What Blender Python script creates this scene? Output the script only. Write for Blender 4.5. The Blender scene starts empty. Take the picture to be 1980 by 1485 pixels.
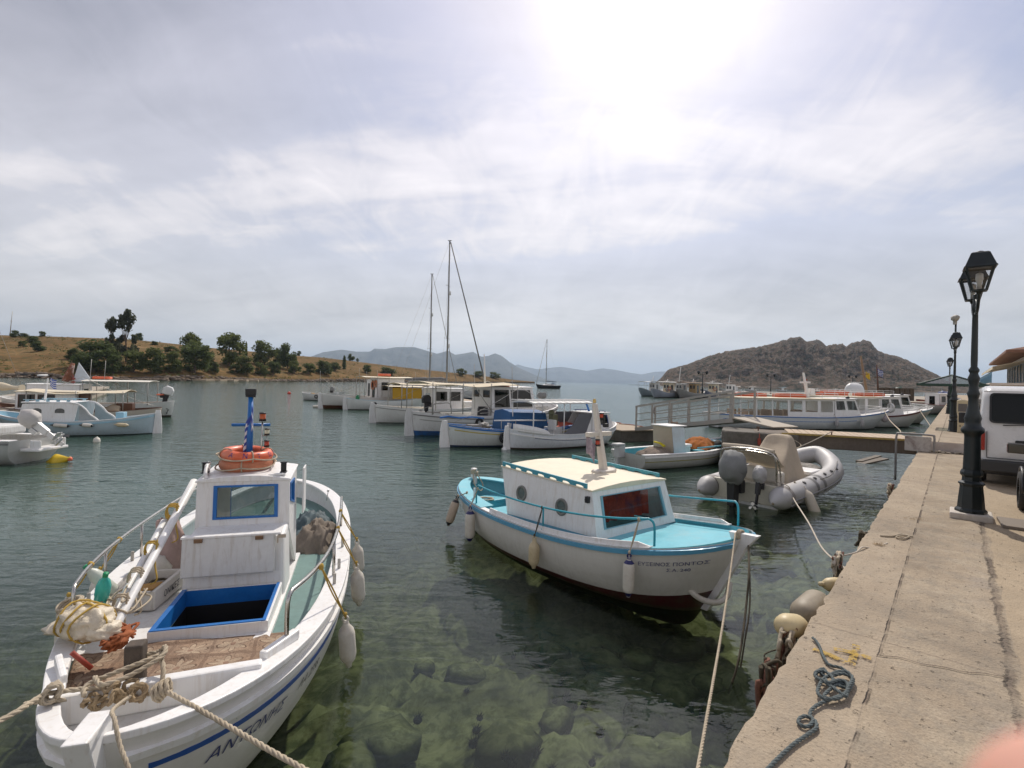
import bpy,bmesh,math,random
from math import sin,cos,pi,radians,sqrt,atan2,hypot
from mathutils import Vector,Matrix,Euler,noise
random.seed(7)
C=bpy.context.scene.collection
SC=bpy.context.scene
# ---------------------------------------------------------------- camera
H=2.8
ROLL=radians(1.3)
cam_d=bpy.data.cameras.new('camera');cam=bpy.data.objects.new('camera',cam_d);C.objects.link(cam)
cam_d.sensor_width=36;cam_d.lens=36*1000/1980
cam_d.shift_y=6.5/1980*-1
cam_d.clip_start=0.01;cam_d.clip_end=60000
cam.location=(0,0,H)
cam.matrix_world=Matrix.Translation((0,0,H))@Matrix.Rotation(-ROLL,4,'Y')@Matrix.Rotation(pi/2,4,'X')
SC.camera=cam
cam_d.dof.use_dof=True;cam_d.dof.focus_distance=9.0;cam_d.dof.aperture_fstop=7
# ---------------------------------------------------------------- sun, sky, exposure
SUN_AZ,SUN_EL=radians(14),radians(50)
SDIR=Vector((sin(SUN_AZ)*cos(SUN_EL),cos(SUN_AZ)*cos(SUN_EL),sin(SUN_EL)))
GLOW=Vector((sin(radians(14))*cos(radians(40)),cos(radians(14))*cos(radians(40)),sin(radians(40))))
sun_d=bpy.data.lights.new('sun','SUN');sun=bpy.data.objects.new('sun',sun_d);C.objects.link(sun)
sun_d.energy=3.4;sun_d.angle=radians(0.6);sun_d.color=(1.0,0.93,0.83)
sun.rotation_euler=SDIR.to_track_quat('Z','Y').to_euler()
SC.view_settings.view_transform='Standard';SC.view_settings.look='None'
SC.view_settings.exposure=0.08;SC.view_settings.gamma=1.0
world=bpy.data.worlds.new('World');SC.world=world;world.use_nodes=True
class NT:
 """tiny helper to write node trees"""
 def __init__(s,tree):
  s.t=tree;s.n=tree.nodes;s.l=tree.links
 def node(s,typ,props=None,**inp):
  n=s.n.new(typ)
  for k,v in(props or{}).items():setattr(n,k,v)
  for k,v in inp.items():
   key=int(k[1:])if k[0]=='i' and k[1:].isdigit()else k.replace('_',' ')
   s.set(n.inputs[key],v)
  return n
 def set(s,sock,v):
  if isinstance(v,bpy.types.NodeSocket):s.l.new(v,sock)
  elif isinstance(v,bpy.types.Node):s.l.new(v.outputs[0],sock)
  else:
   if isinstance(v,(tuple,list))and len(v)==3 and sock.type=='RGBA':v=(*v,1)
   sock.default_value=v
 def math(s,op,a,b=0.0,c=0.0,clamp=False):
  n=s.n.new('ShaderNodeMath');n.operation=op;n.use_clamp=clamp
  s.set(n.inputs[0],a);s.set(n.inputs[1],b)
  if op in('MULTIPLY_ADD','SMOOTH_MIN','COMPARE'):s.set(n.inputs[2],c)
  return n.outputs[0]
 def vmath(s,op,a,b=None,out=0):
  n=s.n.new('ShaderNodeVectorMath');n.operation=op
  s.set(n.inputs[0],a)
  if b is not None:s.set(n.inputs[1],b)
  return n.outputs[out]
 def mix(s,fac,a,b,blend='MIX'):
  n=s.n.new('ShaderNodeMix');n.data_type='RGBA';n.blend_type=blend
  s.set(n.inputs[0],fac);s.set(n.inputs[6],a);s.set(n.inputs[7],b)
  return n.outputs[2]
 def ramp(s,fac,stops,interp='LINEAR'):
  n=s.n.new('ShaderNodeValToRGB');r=n.color_ramp;r.interpolation=interp
  while len(r.elements)>1:r.elements.remove(r.elements[-1])
  for i,(p,c)in enumerate(stops):
   e=r.elements[0]if i==0 else r.elements.new(p)
   e.position=p
   if not isinstance(c,(tuple,list)):c=(c,c,c)
   e.color=(*c[:3],1)
  s.set(n.inputs[0],fac)
  return n.outputs[0]
 def noise(s,vec,scale,detail=4,rough=.55,dist=0.0):
  return s.node('ShaderNodeTexNoise',None,Vector=vec,Scale=scale,Detail=detail,Roughness=rough,Distortion=dist).outputs[0]
 def mapping(s,vec,scale=(1,1,1),rot=(0,0,0),loc=(0,0,0)):
  return s.node('ShaderNodeMapping',None,Vector=vec,Scale=scale,Rotation=rot,Location=loc).outputs[0]
def build_world():
 t=NT(world.node_tree);t.n.clear()
 out=t.node('ShaderNodeOutputWorld')
 d=t.node('ShaderNodeTexCoord').outputs['Generated']
 sep=t.node('ShaderNodeSeparateXYZ',None,Vector=d)
 x,y,z=sep.outputs
 sky=t.node('ShaderNodeTexSky')
 sky.sky_type='NISHITA';sky.sun_disc=False;sky.sun_elevation=SUN_EL;sky.sun_rotation=SUN_AZ
 sky.air_density=1.0;sky.dust_density=2.0
 blue=t.node('ShaderNodeBackground',None,Color=t.mix(1.0,sky.outputs[0],(.95,.95,1.06,1),'MULTIPLY'),Strength=0.088)
 # a thin veil of cirrus laid on a high flat layer
 zz=t.math('ADD',t.math('MAXIMUM',z,0.0),0.30)
 u=t.math('DIVIDE',x,zz);v=t.math('DIVIDE',y,zz)
 p=t.node('ShaderNodeCombineXYZ',None,X=u,Y=v,Z=0.0).outputs[0]
 big=t.noise(t.mapping(p,(0.52,0.95,1),(0,0,radians(-14)),(3.1,0.9,0)),1.0,4,.5,.5)
 fine=t.noise(t.mapping(p,(1.25,3.4,1),(0,0,radians(24)),(7.3,2.2,0)),1.3,6,.54,.5)
 wisp=t.noise(t.mapping(p,(4.6,2.0,1),(0,0,radians(-32)),(1.7,5.2,0)),1.5,7,.60,1.0)
 m=t.math('ADD',t.math('MULTIPLY',big,.65),t.math('ADD',t.math('MULTIPLY',fine,.27),t.math('MULTIPLY',wisp,.15)))
 dens=t.ramp(m,[(.45,.10),(.53,.38),(.61,.85),(.68,1.0)])
 # thicker towards the horizon and the left, thinner over the mid right
 low=t.ramp(z,[(0,.98),(.12,.88),(.28,.40),(.5,.05)])
 left=t.ramp(t.math('MULTIPLY_ADD',x,-.5,.5),[(.30,0),(.52,.15),(.72,.65),(1,.85)])
 dens=t.math('MAXIMUM',dens,t.math('MAXIMUM',low,left))
 g=t.vmath('DOT_PRODUCT',d,tuple(GLOW),1)
 g=t.math('MAXIMUM',g,0.0)
 g1=t.math('POWER',g,140.0);g2=t.math('POWER',g,26.0);g3=t.math('POWER',g,5.0)
 # the cloud itself is lit unevenly: brighter towards the sun, mottled elsewhere
 tone=t.math('MULTIPLY_ADD',t.math('SUBTRACT',m,.5),1.5,.52)
 tone=t.math('MULTIPLY_ADD',t.math('SUBTRACT',1.0,t.math('MULTIPLY',z,1.5)),.17,tone)
 base=t.mix(t.ramp(z,[(0,0),(.22,.5),(.6,1)]),(1.10,1.05,.98),(1.0,.945,1.02))
 lum=t.math('ADD',tone,t.math('ADD',t.math('MULTIPLY',g1,1.1),t.math('ADD',t.math('MULTIPLY',g2,.36),t.math('MULTIPLY',g3,.16))))
 white=t.node('ShaderNodeBackground',None,Color=base,Strength=lum)
 dens=t.math('MAXIMUM',dens,t.math('MULTIPLY',g2,1.4),clamp=True)
 mx=t.n.new('ShaderNodeMixShader');t.set(mx.inputs[0],dens);t.l.new(blue.outputs[0],mx.inputs[1]);t.l.new(white.outputs[0],mx.inputs[2])
 t.l.new(mx.outputs[0],out.inputs[0])
build_world()
# ---------------------------------------------------------------- where a pixel of the photograph stands in the place
CR,SR=cos(ROLL),sin(ROLL)
def hv(px,py):
 dx=px-990;dy=py-736
 return(dx*CR+dy*SR)/1000,(-dx*SR+dy*CR)/1000
def P(px,py,z=0.0):
 h,v=hv(px,py);Y=(H-z)/v
 return Vector((h*Y,Y,z))
def D(px,py,Y):
 h,v=hv(px,py)
 return Vector((h*Y,Y,H-v*Y))
 # ---------------------------------------------------------------- materials
MATS={}
def surf(name,col,rough=.55,metal=0.0,var=.10,vscale=3.0,bump=.0,bscale=30.0,stain=None,stain_amt=.0,spec=.5,streak=False,coat=0.0):
 """painted / worn surface: base colour with blotches, fine grain and stains of their own shape"""
 if name in MATS:return MATS[name]
 m=bpy.data.materials.new(name);m.use_nodes=True;MATS[name]=m
 t=NT(m.node_tree);b=t.n['Principled BSDF']
 co=t.node('ShaderNodeTexCoord').outputs['Object']
 n1=t.noise(co,vscale,5,.6,.3)
 f=t.ramp(n1,[(.25,1-var),(.75,1+var)])
 n2=t.noise(co,vscale*9,3,.6)
 f2=t.ramp(n2,[(.3,1-var*.5),(.7,1+var*.5)])
 c=t.mix(1.0,t.mix(1.0,(*col,1),f,'MULTIPLY'),f2,'MULTIPLY')
 if stain:
  sc=(9,9,.9)if streak else(1,1,1)
  n3=t.noise(t.mapping(co,sc),2.4,6,.68,.5)
  fac=t.math('MULTIPLY',t.ramp(n3,[(.50,0),(.72,1)]),stain_amt)
  c=t.mix(fac,c,(*stain,1))
 t.set(b.inputs['Base Color'],c)
 t.set(b.inputs['Roughness'],t.math('MULTIPLY_ADD',t.math('SUBTRACT',n1,.5),.3,rough,clamp=True))
 b.inputs['Metallic'].default_value=metal
 b.inputs['Specular IOR Level'].default_value=spec
 if coat:b.inputs['Coat Weight'].default_value=coat
 if bump:
  bn=t.node('ShaderNodeBump',None,Height=t.noise(co,bscale,5,.65),Strength=.6,Distance=bump)
  t.l.new(bn.outputs[0],b.inputs['Normal'])
 return m
def hull_mat(name,top,bottom,z0,var=.05,rough=.35,stain=(.30,.27,.20),amt=.25,rise=0.0):
 """topsides above the boot line, antifouling below it, a green-brown tide mark"""
 m=bpy.data.materials.new(name);m.use_nodes=True
 t=NT(m.node_tree);b=t.n['Principled BSDF']
 co=t.node('ShaderNodeTexCoord').outputs['Object']
 z=t.node('ShaderNodeSeparateXYZ',None,Vector=co).outputs[2]
 n1=t.noise(co,1.7,5,.6,.3)
 f=t.ramp(n1,[(.25,1-var),(.75,1+var)])
 c=t.mix(1.0,(*top,1),f,'MULTIPLY')
 st=t.noise(t.mapping(co,(7,7,.8)),2.0,6,.7,.4)
 lowf=t.ramp(z,[(max(0,z0),1),(min(.99,z0+.35),.35),(.99,.2)])
 c=t.mix(t.math('MULTIPLY',t.math('MULTIPLY',t.ramp(st,[(.45,0),(.75,1)]),lowf),amt*2),c,(*stain,1))
 tide=t.math('ADD',z,t.math('MULTIPLY',t.math('SUBTRACT',t.noise(co,6,4),.5),.03))
 bot=t.mix(t.ramp(t.noise(co,5,5,.7),[(.4,0),(.7,.7)]),(*bottom,1),(.05,.055,.03))
 xx=t.math('MAXIMUM',t.node('ShaderNodeSeparateXYZ',None,Vector=co).outputs[0],0.0)
 under=t.math('LESS_THAN',z,t.math('MULTIPLY_ADD',t.math('POWER',xx,3.0),rise,z0))
 c=t.mix(under,c,bot)
 slime=t.math('LESS_THAN',tide,min(z0,.03))
 c=t.mix(t.math('MULTIPLY',slime,.6),c,(.045,.055,.025))
 t.set(b.inputs['Base Color'],c);b.inputs['Roughness'].default_value=rough
 bn=t.node('ShaderNodeBump',None,Height=t.noise(t.mapping(co,(.6,1,4)),3.0,4,.6),Strength=.35,Distance=.012)
 t.l.new(bn.outputs[0],b.inputs['Normal'])
 return m
def glass_mat(name,tint=(.8,.85,.85),clear=.75,rough=.02):
 if name in MATS:return MATS[name]
 m=bpy.data.materials.new(name);m.use_nodes=True;MATS[name]=m
 t=NT(m.node_tree);t.n.clear();out=t.node('ShaderNodeOutputMaterial')
 fr=t.math('MULTIPLY',t.node('ShaderNodeFresnel',None,IOR=1.5).outputs[0],t.math('SUBTRACT',1.0,t.node('ShaderNodeNewGeometry').outputs['Backfacing']))
 tr=t.node('ShaderNodeBsdfTransparent',None,Color=tuple(c*clear for c in tint))
 gl=t.node('ShaderNodeBsdfGlossy',None,Color=(1,1,1),Roughness=rough)
 mx=t.n.new('ShaderNodeMixShader');t.l.new(fr,mx.inputs[0]);t.l.new(tr.outputs[0],mx.inputs[1]);t.l.new(gl.outputs[0],mx.inputs[2])
 t.l.new(mx.outputs[0],out.inputs[0])
 return m
WHITE=surf('white_paint',(.78,.77,.75),.42,var=.04,vscale=2.2,bump=.003,bscale=14,stain=(.46,.36,.24),stain_amt=.36,streak=True)
WHITE2=surf('aged_white_paint',(.66,.66,.64),.5,var=.07,vscale=2,bump=.003,bscale=10,stain=(.36,.29,.20),stain_amt=.45,streak=True)
CREAM=surf('cream_roof_paint',(.71,.63,.47),.55,var=.05,vscale=2.0,bump=.003,bscale=18,stain=(.50,.42,.30),stain_amt=.35)
AQUA=surf('aqua_blue_paint',(.135,.48,.57),.42,var=.08,vscale=3,bump=.006,bscale=20,stain=(.30,.43,.44),stain_amt=.5)
AQUA_RAIL=surf('turquoise_rail_paint',(.03,.34,.43),.4,var=.10,vscale=9,stain=(.35,.16,.06),stain_amt=.3)
BLUE=surf('strong_blue_paint',(.012,.135,.42),.38,var=.10,vscale=5,bump=.002,stain=(.05,.22,.45),stain_amt=.3)
NAVY=surf('navy_paint',(.03,.05,.17),.45,var=.12)
LBLUE=surf('light_blue_paint',(.30,.50,.60),.45,var=.06,stain=(.4,.42,.4),stain_amt=.3)
STEEL=surf('stainless_steel',(.52,.50,.46),.28,1.0,var=.08,vscale=12,stain=(.30,.17,.08),stain_amt=.35)
GALV=surf('galvanised_grey',(.40,.39,.36),.5,.5,var=.08,stain=(.34,.23,.15),stain_amt=.4)
WOOD=surf('bare_wood',(.26,.17,.10),.7,var=.25,vscale=5,bump=.004,bscale=20)
DWOOD=surf('dark_varnished_wood',(.11,.045,.022),.4,var=.25,vscale=5,bump=.002,bscale=20)
OLDWOOD=surf('weathered_post_wood',(.085,.065,.05),.85,var=.3,vscale=14,bump=.008,bscale=30)
BLACK=surf('black_plastic',(.018,.018,.02),.45,var=.1)
RUBBER=surf('black_rubber',(.022,.021,.02),.8,var=.25,bump=.004,bscale=30)
TEAL=surf('teal_deck_paint',(.13,.225,.205),.55,var=.16,vscale=2.2,bump=.004,bscale=9,stain=(.09,.12,.11),stain_amt=.5)
FENDER=surf('white_fender_vinyl',(.66,.62,.54),.45,var=.06,vscale=5,stain=(.36,.28,.17),stain_amt=.5)
FENDER_Y=surf('yellowed_fender_vinyl',(.58,.48,.30),.5,var=.10,vscale=5,stain=(.30,.20,.09),stain_amt=.55)
ROPE=surf('natural_rope',(.44,.37,.27),.9,var=.16,vscale=20,bump=.002,bscale=160,stain=(.20,.15,.09),stain_amt=.4)
ROPE_Y=surf('yellow_rope',(.46,.30,.06),.85,var=.16,vscale=20,bump=.002,bscale=160)
ROPE_D=surf('dark_weedy_rope',(.085,.07,.045),.95,var=.4,vscale=12,bump=.004,bscale=60)
ROPE_G=surf('grey_green_rope',(.095,.115,.115),.85,var=.25,vscale=20,bump=.002,bscale=160)
ROPE_W=surf('pale_rope',(.52,.46,.38),.9,var=.12,vscale=20)
RED=surf('red_paint',(.50,.045,.02),.45,var=.12)
ORANGE=surf('orange_vinyl',(.70,.13,.05),.42,var=.10,vscale=4,stain=(.62,.32,.22),stain_amt=.7)
ORANGE2=surf('faded_orange_vinyl',(.50,.18,.09),.6,var=.18,vscale=5,bump=.004,bscale=12,stain=(.36,.19,.12),stain_amt=.6)
YELLOW=surf('yellow_plastic',(.62,.42,.02),.45,var=.1)
GREY=surf('grey_hypalon',(.43,.42,.41),.5,var=.06,vscale=3,bump=.002,bscale=40,stain=(.24,.22,.19),stain_amt=.4)
DGREY=surf('dark_grey_patch',(.17,.165,.16),.65,var=.10)
BEIGE=surf('beige_canvas',(.46,.385,.29),.9,var=.08,vscale=3,bump=.012,bscale=4,stain=(.33,.27,.19),stain_amt=.35)
AWNING=surf('cream_awning_canvas',(.62,.54,.40),.9,var=.06,vscale=1.5,bump=.01,bscale=3)
COVER=surf('grey_engine_cover',(.20,.205,.20),.7,var=.10,vscale=4,bump=.02,bscale=7)
GREEN_IRON=surf('dark_green_cast_iron',(.006,.011,.012),.42,var=.25,vscale=8,bump=.002,bscale=40,stain=(.035,.045,.04),stain_amt=.35)
GREENP=surf('green_painted_steel',(.015,.05,.035),.5,var=.2)
CONC=surf('concrete',(.33,.285,.225),.9,var=.16,vscale=1.2,bump=.012,bscale=14,stain=(.17,.15,.12),stain_amt=.5)
DCONC=surf('wet_concrete',(.13,.115,.095),.85,var=.25,vscale=1.5,bump=.02,bscale=9,stain=(.06,.06,.035),stain_amt=.7)
GLASS=glass_mat('clear_glass')
DGLASS=glass_mat('smoked_glass',(.5,.55,.55),.35)
BLIND=surf('dark_window_glass',(.02,.025,.03),.12,var=.1,spec=.8)
INK=surf('blue_lettering',(.035,.045,.16),.5,var=.15,vscale=12)
INK2=surf('faded_black_lettering',(.04,.04,.05),.6,var=.3,vscale=12)
# ---------------------------------------------------------------- mesh builder
class MB:
 def __init__(s):s.v=[];s.f=[];s.m=[];s.sm=[]
 def add(s,verts,faces,mat=0,smooth=False,M=None):
  o=len(s.v)
  for p in verts:
   p=Vector(p);s.v.append(M@p if M is not None else p)
  for f in faces:s.f.append([o+i for i in f]);s.m.append(mat);s.sm.append(smooth)
  return s
 def box(s,c,d,mat=0,M=None,rz=0.0,taper=1.0):
  x,y,z=d[0]/2,d[1]/2,d[2]/2
  vs=[(-x,-y,-z),(x,-y,-z),(x,y,-z),(-x,y,-z),(-x*taper,-y*taper,z),(x*taper,-y*taper,z),(x*taper,y*taper,z),(-x*taper,y*taper,z)]
  T=Matrix.Translation(c)@Matrix.Rotation(rz,4,'Z')
  if M is not None:T=M@T
  return s.add(vs,[(3,2,1,0),(4,5,6,7),(0,1,5,4),(1,2,6,5),(2,3,7,6),(3,0,4,7)],mat,False,T)
 def quad(s,a,b,c,d,th=0.0,mat=0):
  """a panel with corners a b c d, thickened against its normal"""
  a,b,c,d=map(Vector,(a,b,c,d))
  if not th:return s.add([a,b,c,d],[(0,1,2,3)],mat)
  n=(b-a).cross(d-a).normalized()*th
  vs=[a,b,c,d,a-n,b-n,c-n,d-n]
  return s.add(vs,[(0,1,2,3),(7,6,5,4),(0,4,5,1),(1,5,6,2),(2,6,7,3),(3,7,4,0)],mat)
 def tube(s,pts,r,n=8,mat=0,cap=True,closed=False,rr=None,smooth=True,flat=1.0):
  pts=[Vector(p)for p in pts];k=len(pts)
  if k<2:return s
  vs=[];up=Vector((0,0,1));prev=None
  for i,p in enumerate(pts):
   if closed:tg=pts[(i+1)%k]-pts[i-1]
   else:tg=pts[min(i+1,k-1)]-pts[max(i-1,0)]
   if tg.length<1e-9:tg=Vector((0,0,1))
   tg.normalize()
   if prev is None:
    a=up if abs(tg.dot(up))<.9 else Vector((1,0,0))
    nx=tg.cross(a).normalized()
   else:
    nx=prev-tg*prev.dot(tg)
    nx=nx.normalized()if nx.length>1e-6 else prev
   prev=nx;ny=tg.cross(nx)
   ra=rr[i]if rr else r
   for j in range(n):
    an=2*pi*j/n
    vs.append(p+nx*cos(an)*ra+ny*sin(an)*ra*flat)
  fs=[]
  for i in range(k if closed else k-1):
   i2=(i+1)%k
   for j in range(n):
    j2=(j+1)%n
    fs.append((i*n+j,i*n+j2,i2*n+j2,i2*n+j))
  s.add(vs,fs,mat,smooth)
  if cap and not closed:
   o=len(s.v)-len(vs)
   s.f.append([o+j for j in range(n)][::-1]);s.m.append(mat);s.sm.append(False)
   s.f.append([o+(k-1)*n+j for j in range(n)]);s.m.append(mat);s.sm.append(False)
  return s
 def lathe(s,prof,n=20,mat=0,M=None,smooth=True,arc=2*pi):
  """prof: list of (radius, z)"""
  vs=[];fs=[];k=len(prof);full=abs(arc-2*pi)<1e-6;m=n if full else n+1
  for r,z in prof:
   for j in range(m):
    a=arc*j/n;vs.append((r*cos(a),r*sin(a),z))
  for i in range(k-1):
   for j in range(n):
    j2=(j+1)%m
    fs.append((i*m+j,i*m+j2,(i+1)*m+j2,(i+1)*m+j))
  s.add(vs,fs,mat,smooth,M)
  return s
 def sweep(s,pts,prof,mat=0,closed=False,smooth=False,up=(0,0,1)):
  """sweep a flat profile [(side, up)] along points, kept upright"""
  pts=[Vector(p)for p in pts];k=len(pts);n=len(prof);vs=[];upv=Vector(up)
  for i,p in enumerate(pts):
   tg=(pts[(i+1)%k]-pts[i-1])if closed else(pts[min(i+1,k-1)]-pts[max(i-1,0)])
   tg.normalize();sd=tg.cross(upv)
   sd=sd.normalized()if sd.length>1e-6 else Vector((0,1,0))
   u=sd.cross(tg)
   for a,b in prof:vs.append(p+sd*a+u*b)
  fs=[]
  for i in range(k if closed else k-1):
   i2=(i+1)%k
   for j in range(n):
    j2=(j+1)%n;fs.append((i*n+j,i*n+j2,i2*n+j2,i2*n+j))
  s.add(vs,fs,mat,smooth)
  if not closed:
   o=len(s.v)-len(vs)
   s.f.append([o+j for j in range(n)][::-1]);s.m.append(mat);s.sm.append(False)
   s.f.append([o+(k-1)*n+j for j in range(n)]);s.m.append(mat);s.sm.append(False)
  return s
 def prism(s,poly,z0,z1,mat=0,M=None,smooth=False):
  n=len(poly)
  vs=[(x,y,z0)for x,y in poly]+[(x,y,z1)for x,y in poly]
  fs=[list(range(n))[::-1],list(range(n,2*n))]+[(i,(i+1)%n,n+(i+1)%n,n+i)for i in range(n)]
  return s.add(vs,fs,mat,smooth,M)
 def ball(s,c,r,n=12,mat=0,M=None,wob=0.0,seed=0,rot=None):
  if not isinstance(r,(tuple,list)):r=(r,r,r)
  vs=[];fs=[];k=max(5,n*2//3)
  for i in range(k+1):
   ph=pi*i/k
   for j in range(n):
    a=2*pi*j/n
    v=Vector((sin(ph)*cos(a),sin(ph)*sin(a),cos(ph)))
    w=1+wob*noise.noise(v*1.9+Vector((seed*3.7,seed,-seed)))+wob*.5*noise.noise(v*4.3+Vector((seed,7,0)))
    p=Vector((v.x*r[0]*w,v.y*r[1]*w,v.z*r[2]*w))
    if rot is not None:p=rot@p
    vs.append(p+Vector(c))
  for i in range(k):
   for j in range(n):
    j2=(j+1)%n;fs.append((i*n+j,(i+1)*n+j,(i+1)*n+j2,i*n+j2))
  return s.add(vs,fs,mat,True,M)
 def build(s,name,mats,parent=None,bevel=0.0,M=None,fix=True,subd=0):
  if not isinstance(mats,(list,tuple)):mats=[mats]
  me=bpy.data.meshes.new(name);me.from_pydata([tuple(v)for v in s.v],[],s.f)
  for m in mats:me.materials.append(m)
  for p,m,sm in zip(me.polygons,s.m,s.sm):p.material_index=m;p.use_smooth=sm
  if fix:
   bm=bmesh.new();bm.from_mesh(me);bmesh.ops.remove_doubles(bm,verts=bm.verts,dist=1e-5)
   bmesh.ops.recalc_face_normals(bm,faces=bm.faces);bm.to_mesh(me);bm.free()
  o=bpy.data.objects.new(name,me);C.objects.link(o)
  if parent is not None:o.parent=parent
  if M is not None:o.matrix_basis=M
  if bevel:
   b=o.modifiers.new('bevel','BEVEL');b.width=bevel;b.segments=2;b.limit_method='ANGLE';b.angle_limit=radians(40)
   b.harden_normals=False
  if subd:
   q=o.modifiers.new('sub','SUBSURF');q.levels=subd;q.render_levels=subd
  return o
LABELS=set()
def tag(o,label,cat,group=None,kind=None):
 if label:o['label']=label
 if cat:o['category']=cat
 if group:o['group']=group
 if kind:o['kind']=kind
 return o
def thing(name,label,cat,loc=(0,0,0),rz=0.0,group=None,M=None):
 o=bpy.data.objects.new(name,None);C.objects.link(o);o.empty_display_size=.2
 if M is not None:o.matrix_basis=M
 else:o.location=loc;o.rotation_euler=(0,0,rz)
 return tag(o,label,cat,group)
def struct(o):o['kind']='structure';return o
def part_label(o,label):o['label']=label;return o
def copy_tree(o,parent=None):
 c=o.copy();C.objects.link(c)
 if parent is not None:c.parent=parent
 for ch in list(o.children):copy_tree(ch,c)
 return c
def catmull(pts,n=8,closed=False):
 pts=[Vector(p)for p in pts];k=len(pts);out=[]
 rng=range(k if closed else k-1)
 for i in rng:
  g=(lambda j:pts[j%k])if closed else(lambda j:pts[max(0,min(k-1,j))])
  p0,p1,p2,p3=g(i-1),g(i),g(i+1),g(i+2)
  for j in range(n):
   t=j/n;t2=t*t;t3=t2*t
   out.append(.5*((2*p1)+(-p0+p2)*t+(2*p0-5*p1+4*p2-p3)*t2+(-p0+3*p1-3*p2+p3)*t3))
 if not closed:out.append(pts[-1])
 return out
def resample(pts,step):
 out=[pts[0]];acc=0.0
 for a,b in zip(pts[:-1],pts[1:]):
  L=(b-a).length
  if L<1e-9:continue
  d=step-acc
  while d<=L:out.append(a.lerp(b,d/L));d+=step
  acc=(acc+L)%step
 if(out[-1]-pts[-1]).length>step*.3:out.append(pts[-1])
 return out
def laid(mb,pts,r,mat=0,pitch=None,n=5,strands=3):
 """a laid rope: strands wound round one another"""
 pitch=pitch or r*9
 pts=resample([Vector(p)for p in pts],r*1.5);k=len(pts)
 fr=[];prev=None
 for i in range(k):
  tg=(pts[min(i+1,k-1)]-pts[max(i-1,0)]).normalized()
  if prev is None:
   a=Vector((0,0,1))if abs(tg.z)<.9 else Vector((1,0,0));nx=tg.cross(a).normalized()
  else:nx=(prev-tg*prev.dot(tg)).normalized()
  prev=nx;fr.append((nx,tg.cross(nx)))
 for q in range(strands):
  line=[]
  for i,(nx,ny)in enumerate(fr):
   a=2*pi*(i*r*1.5/pitch+q/strands);line.append(pts[i]+nx*cos(a)*r*.5+ny*sin(a)*r*.5)
  mb.tube(line,r*.56,n,mat)
 return mb
def sag(a,b,drop,n=14):
 a,b=Vector(a),Vector(b)
 return[a.lerp(b,i/n)-Vector((0,0,4*drop*(i/n)*(1-i/n)))for i in range(n+1)]
def text_mesh(txt,size,shear=0.0):
 cu=bpy.data.curves.new('t','FONT');cu.body=txt;cu.size=size;cu.shear=shear;cu.resolution_u=3
 cu.align_x='LEFT'
 o=bpy.data.objects.new('t',cu);C.objects.link(o)
 dg=bpy.context.evaluated_depsgraph_get();me=bpy.data.meshes.new_from_object(o.evaluated_get(dg))
 vs=[tuple(v.co)for v in me.vertices];fs=[tuple(p.vertices)for p in me.polygons]
 bpy.data.objects.remove(o);bpy.data.curves.remove(cu);bpy.data.meshes.remove(me)
 return vs,fs
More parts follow.
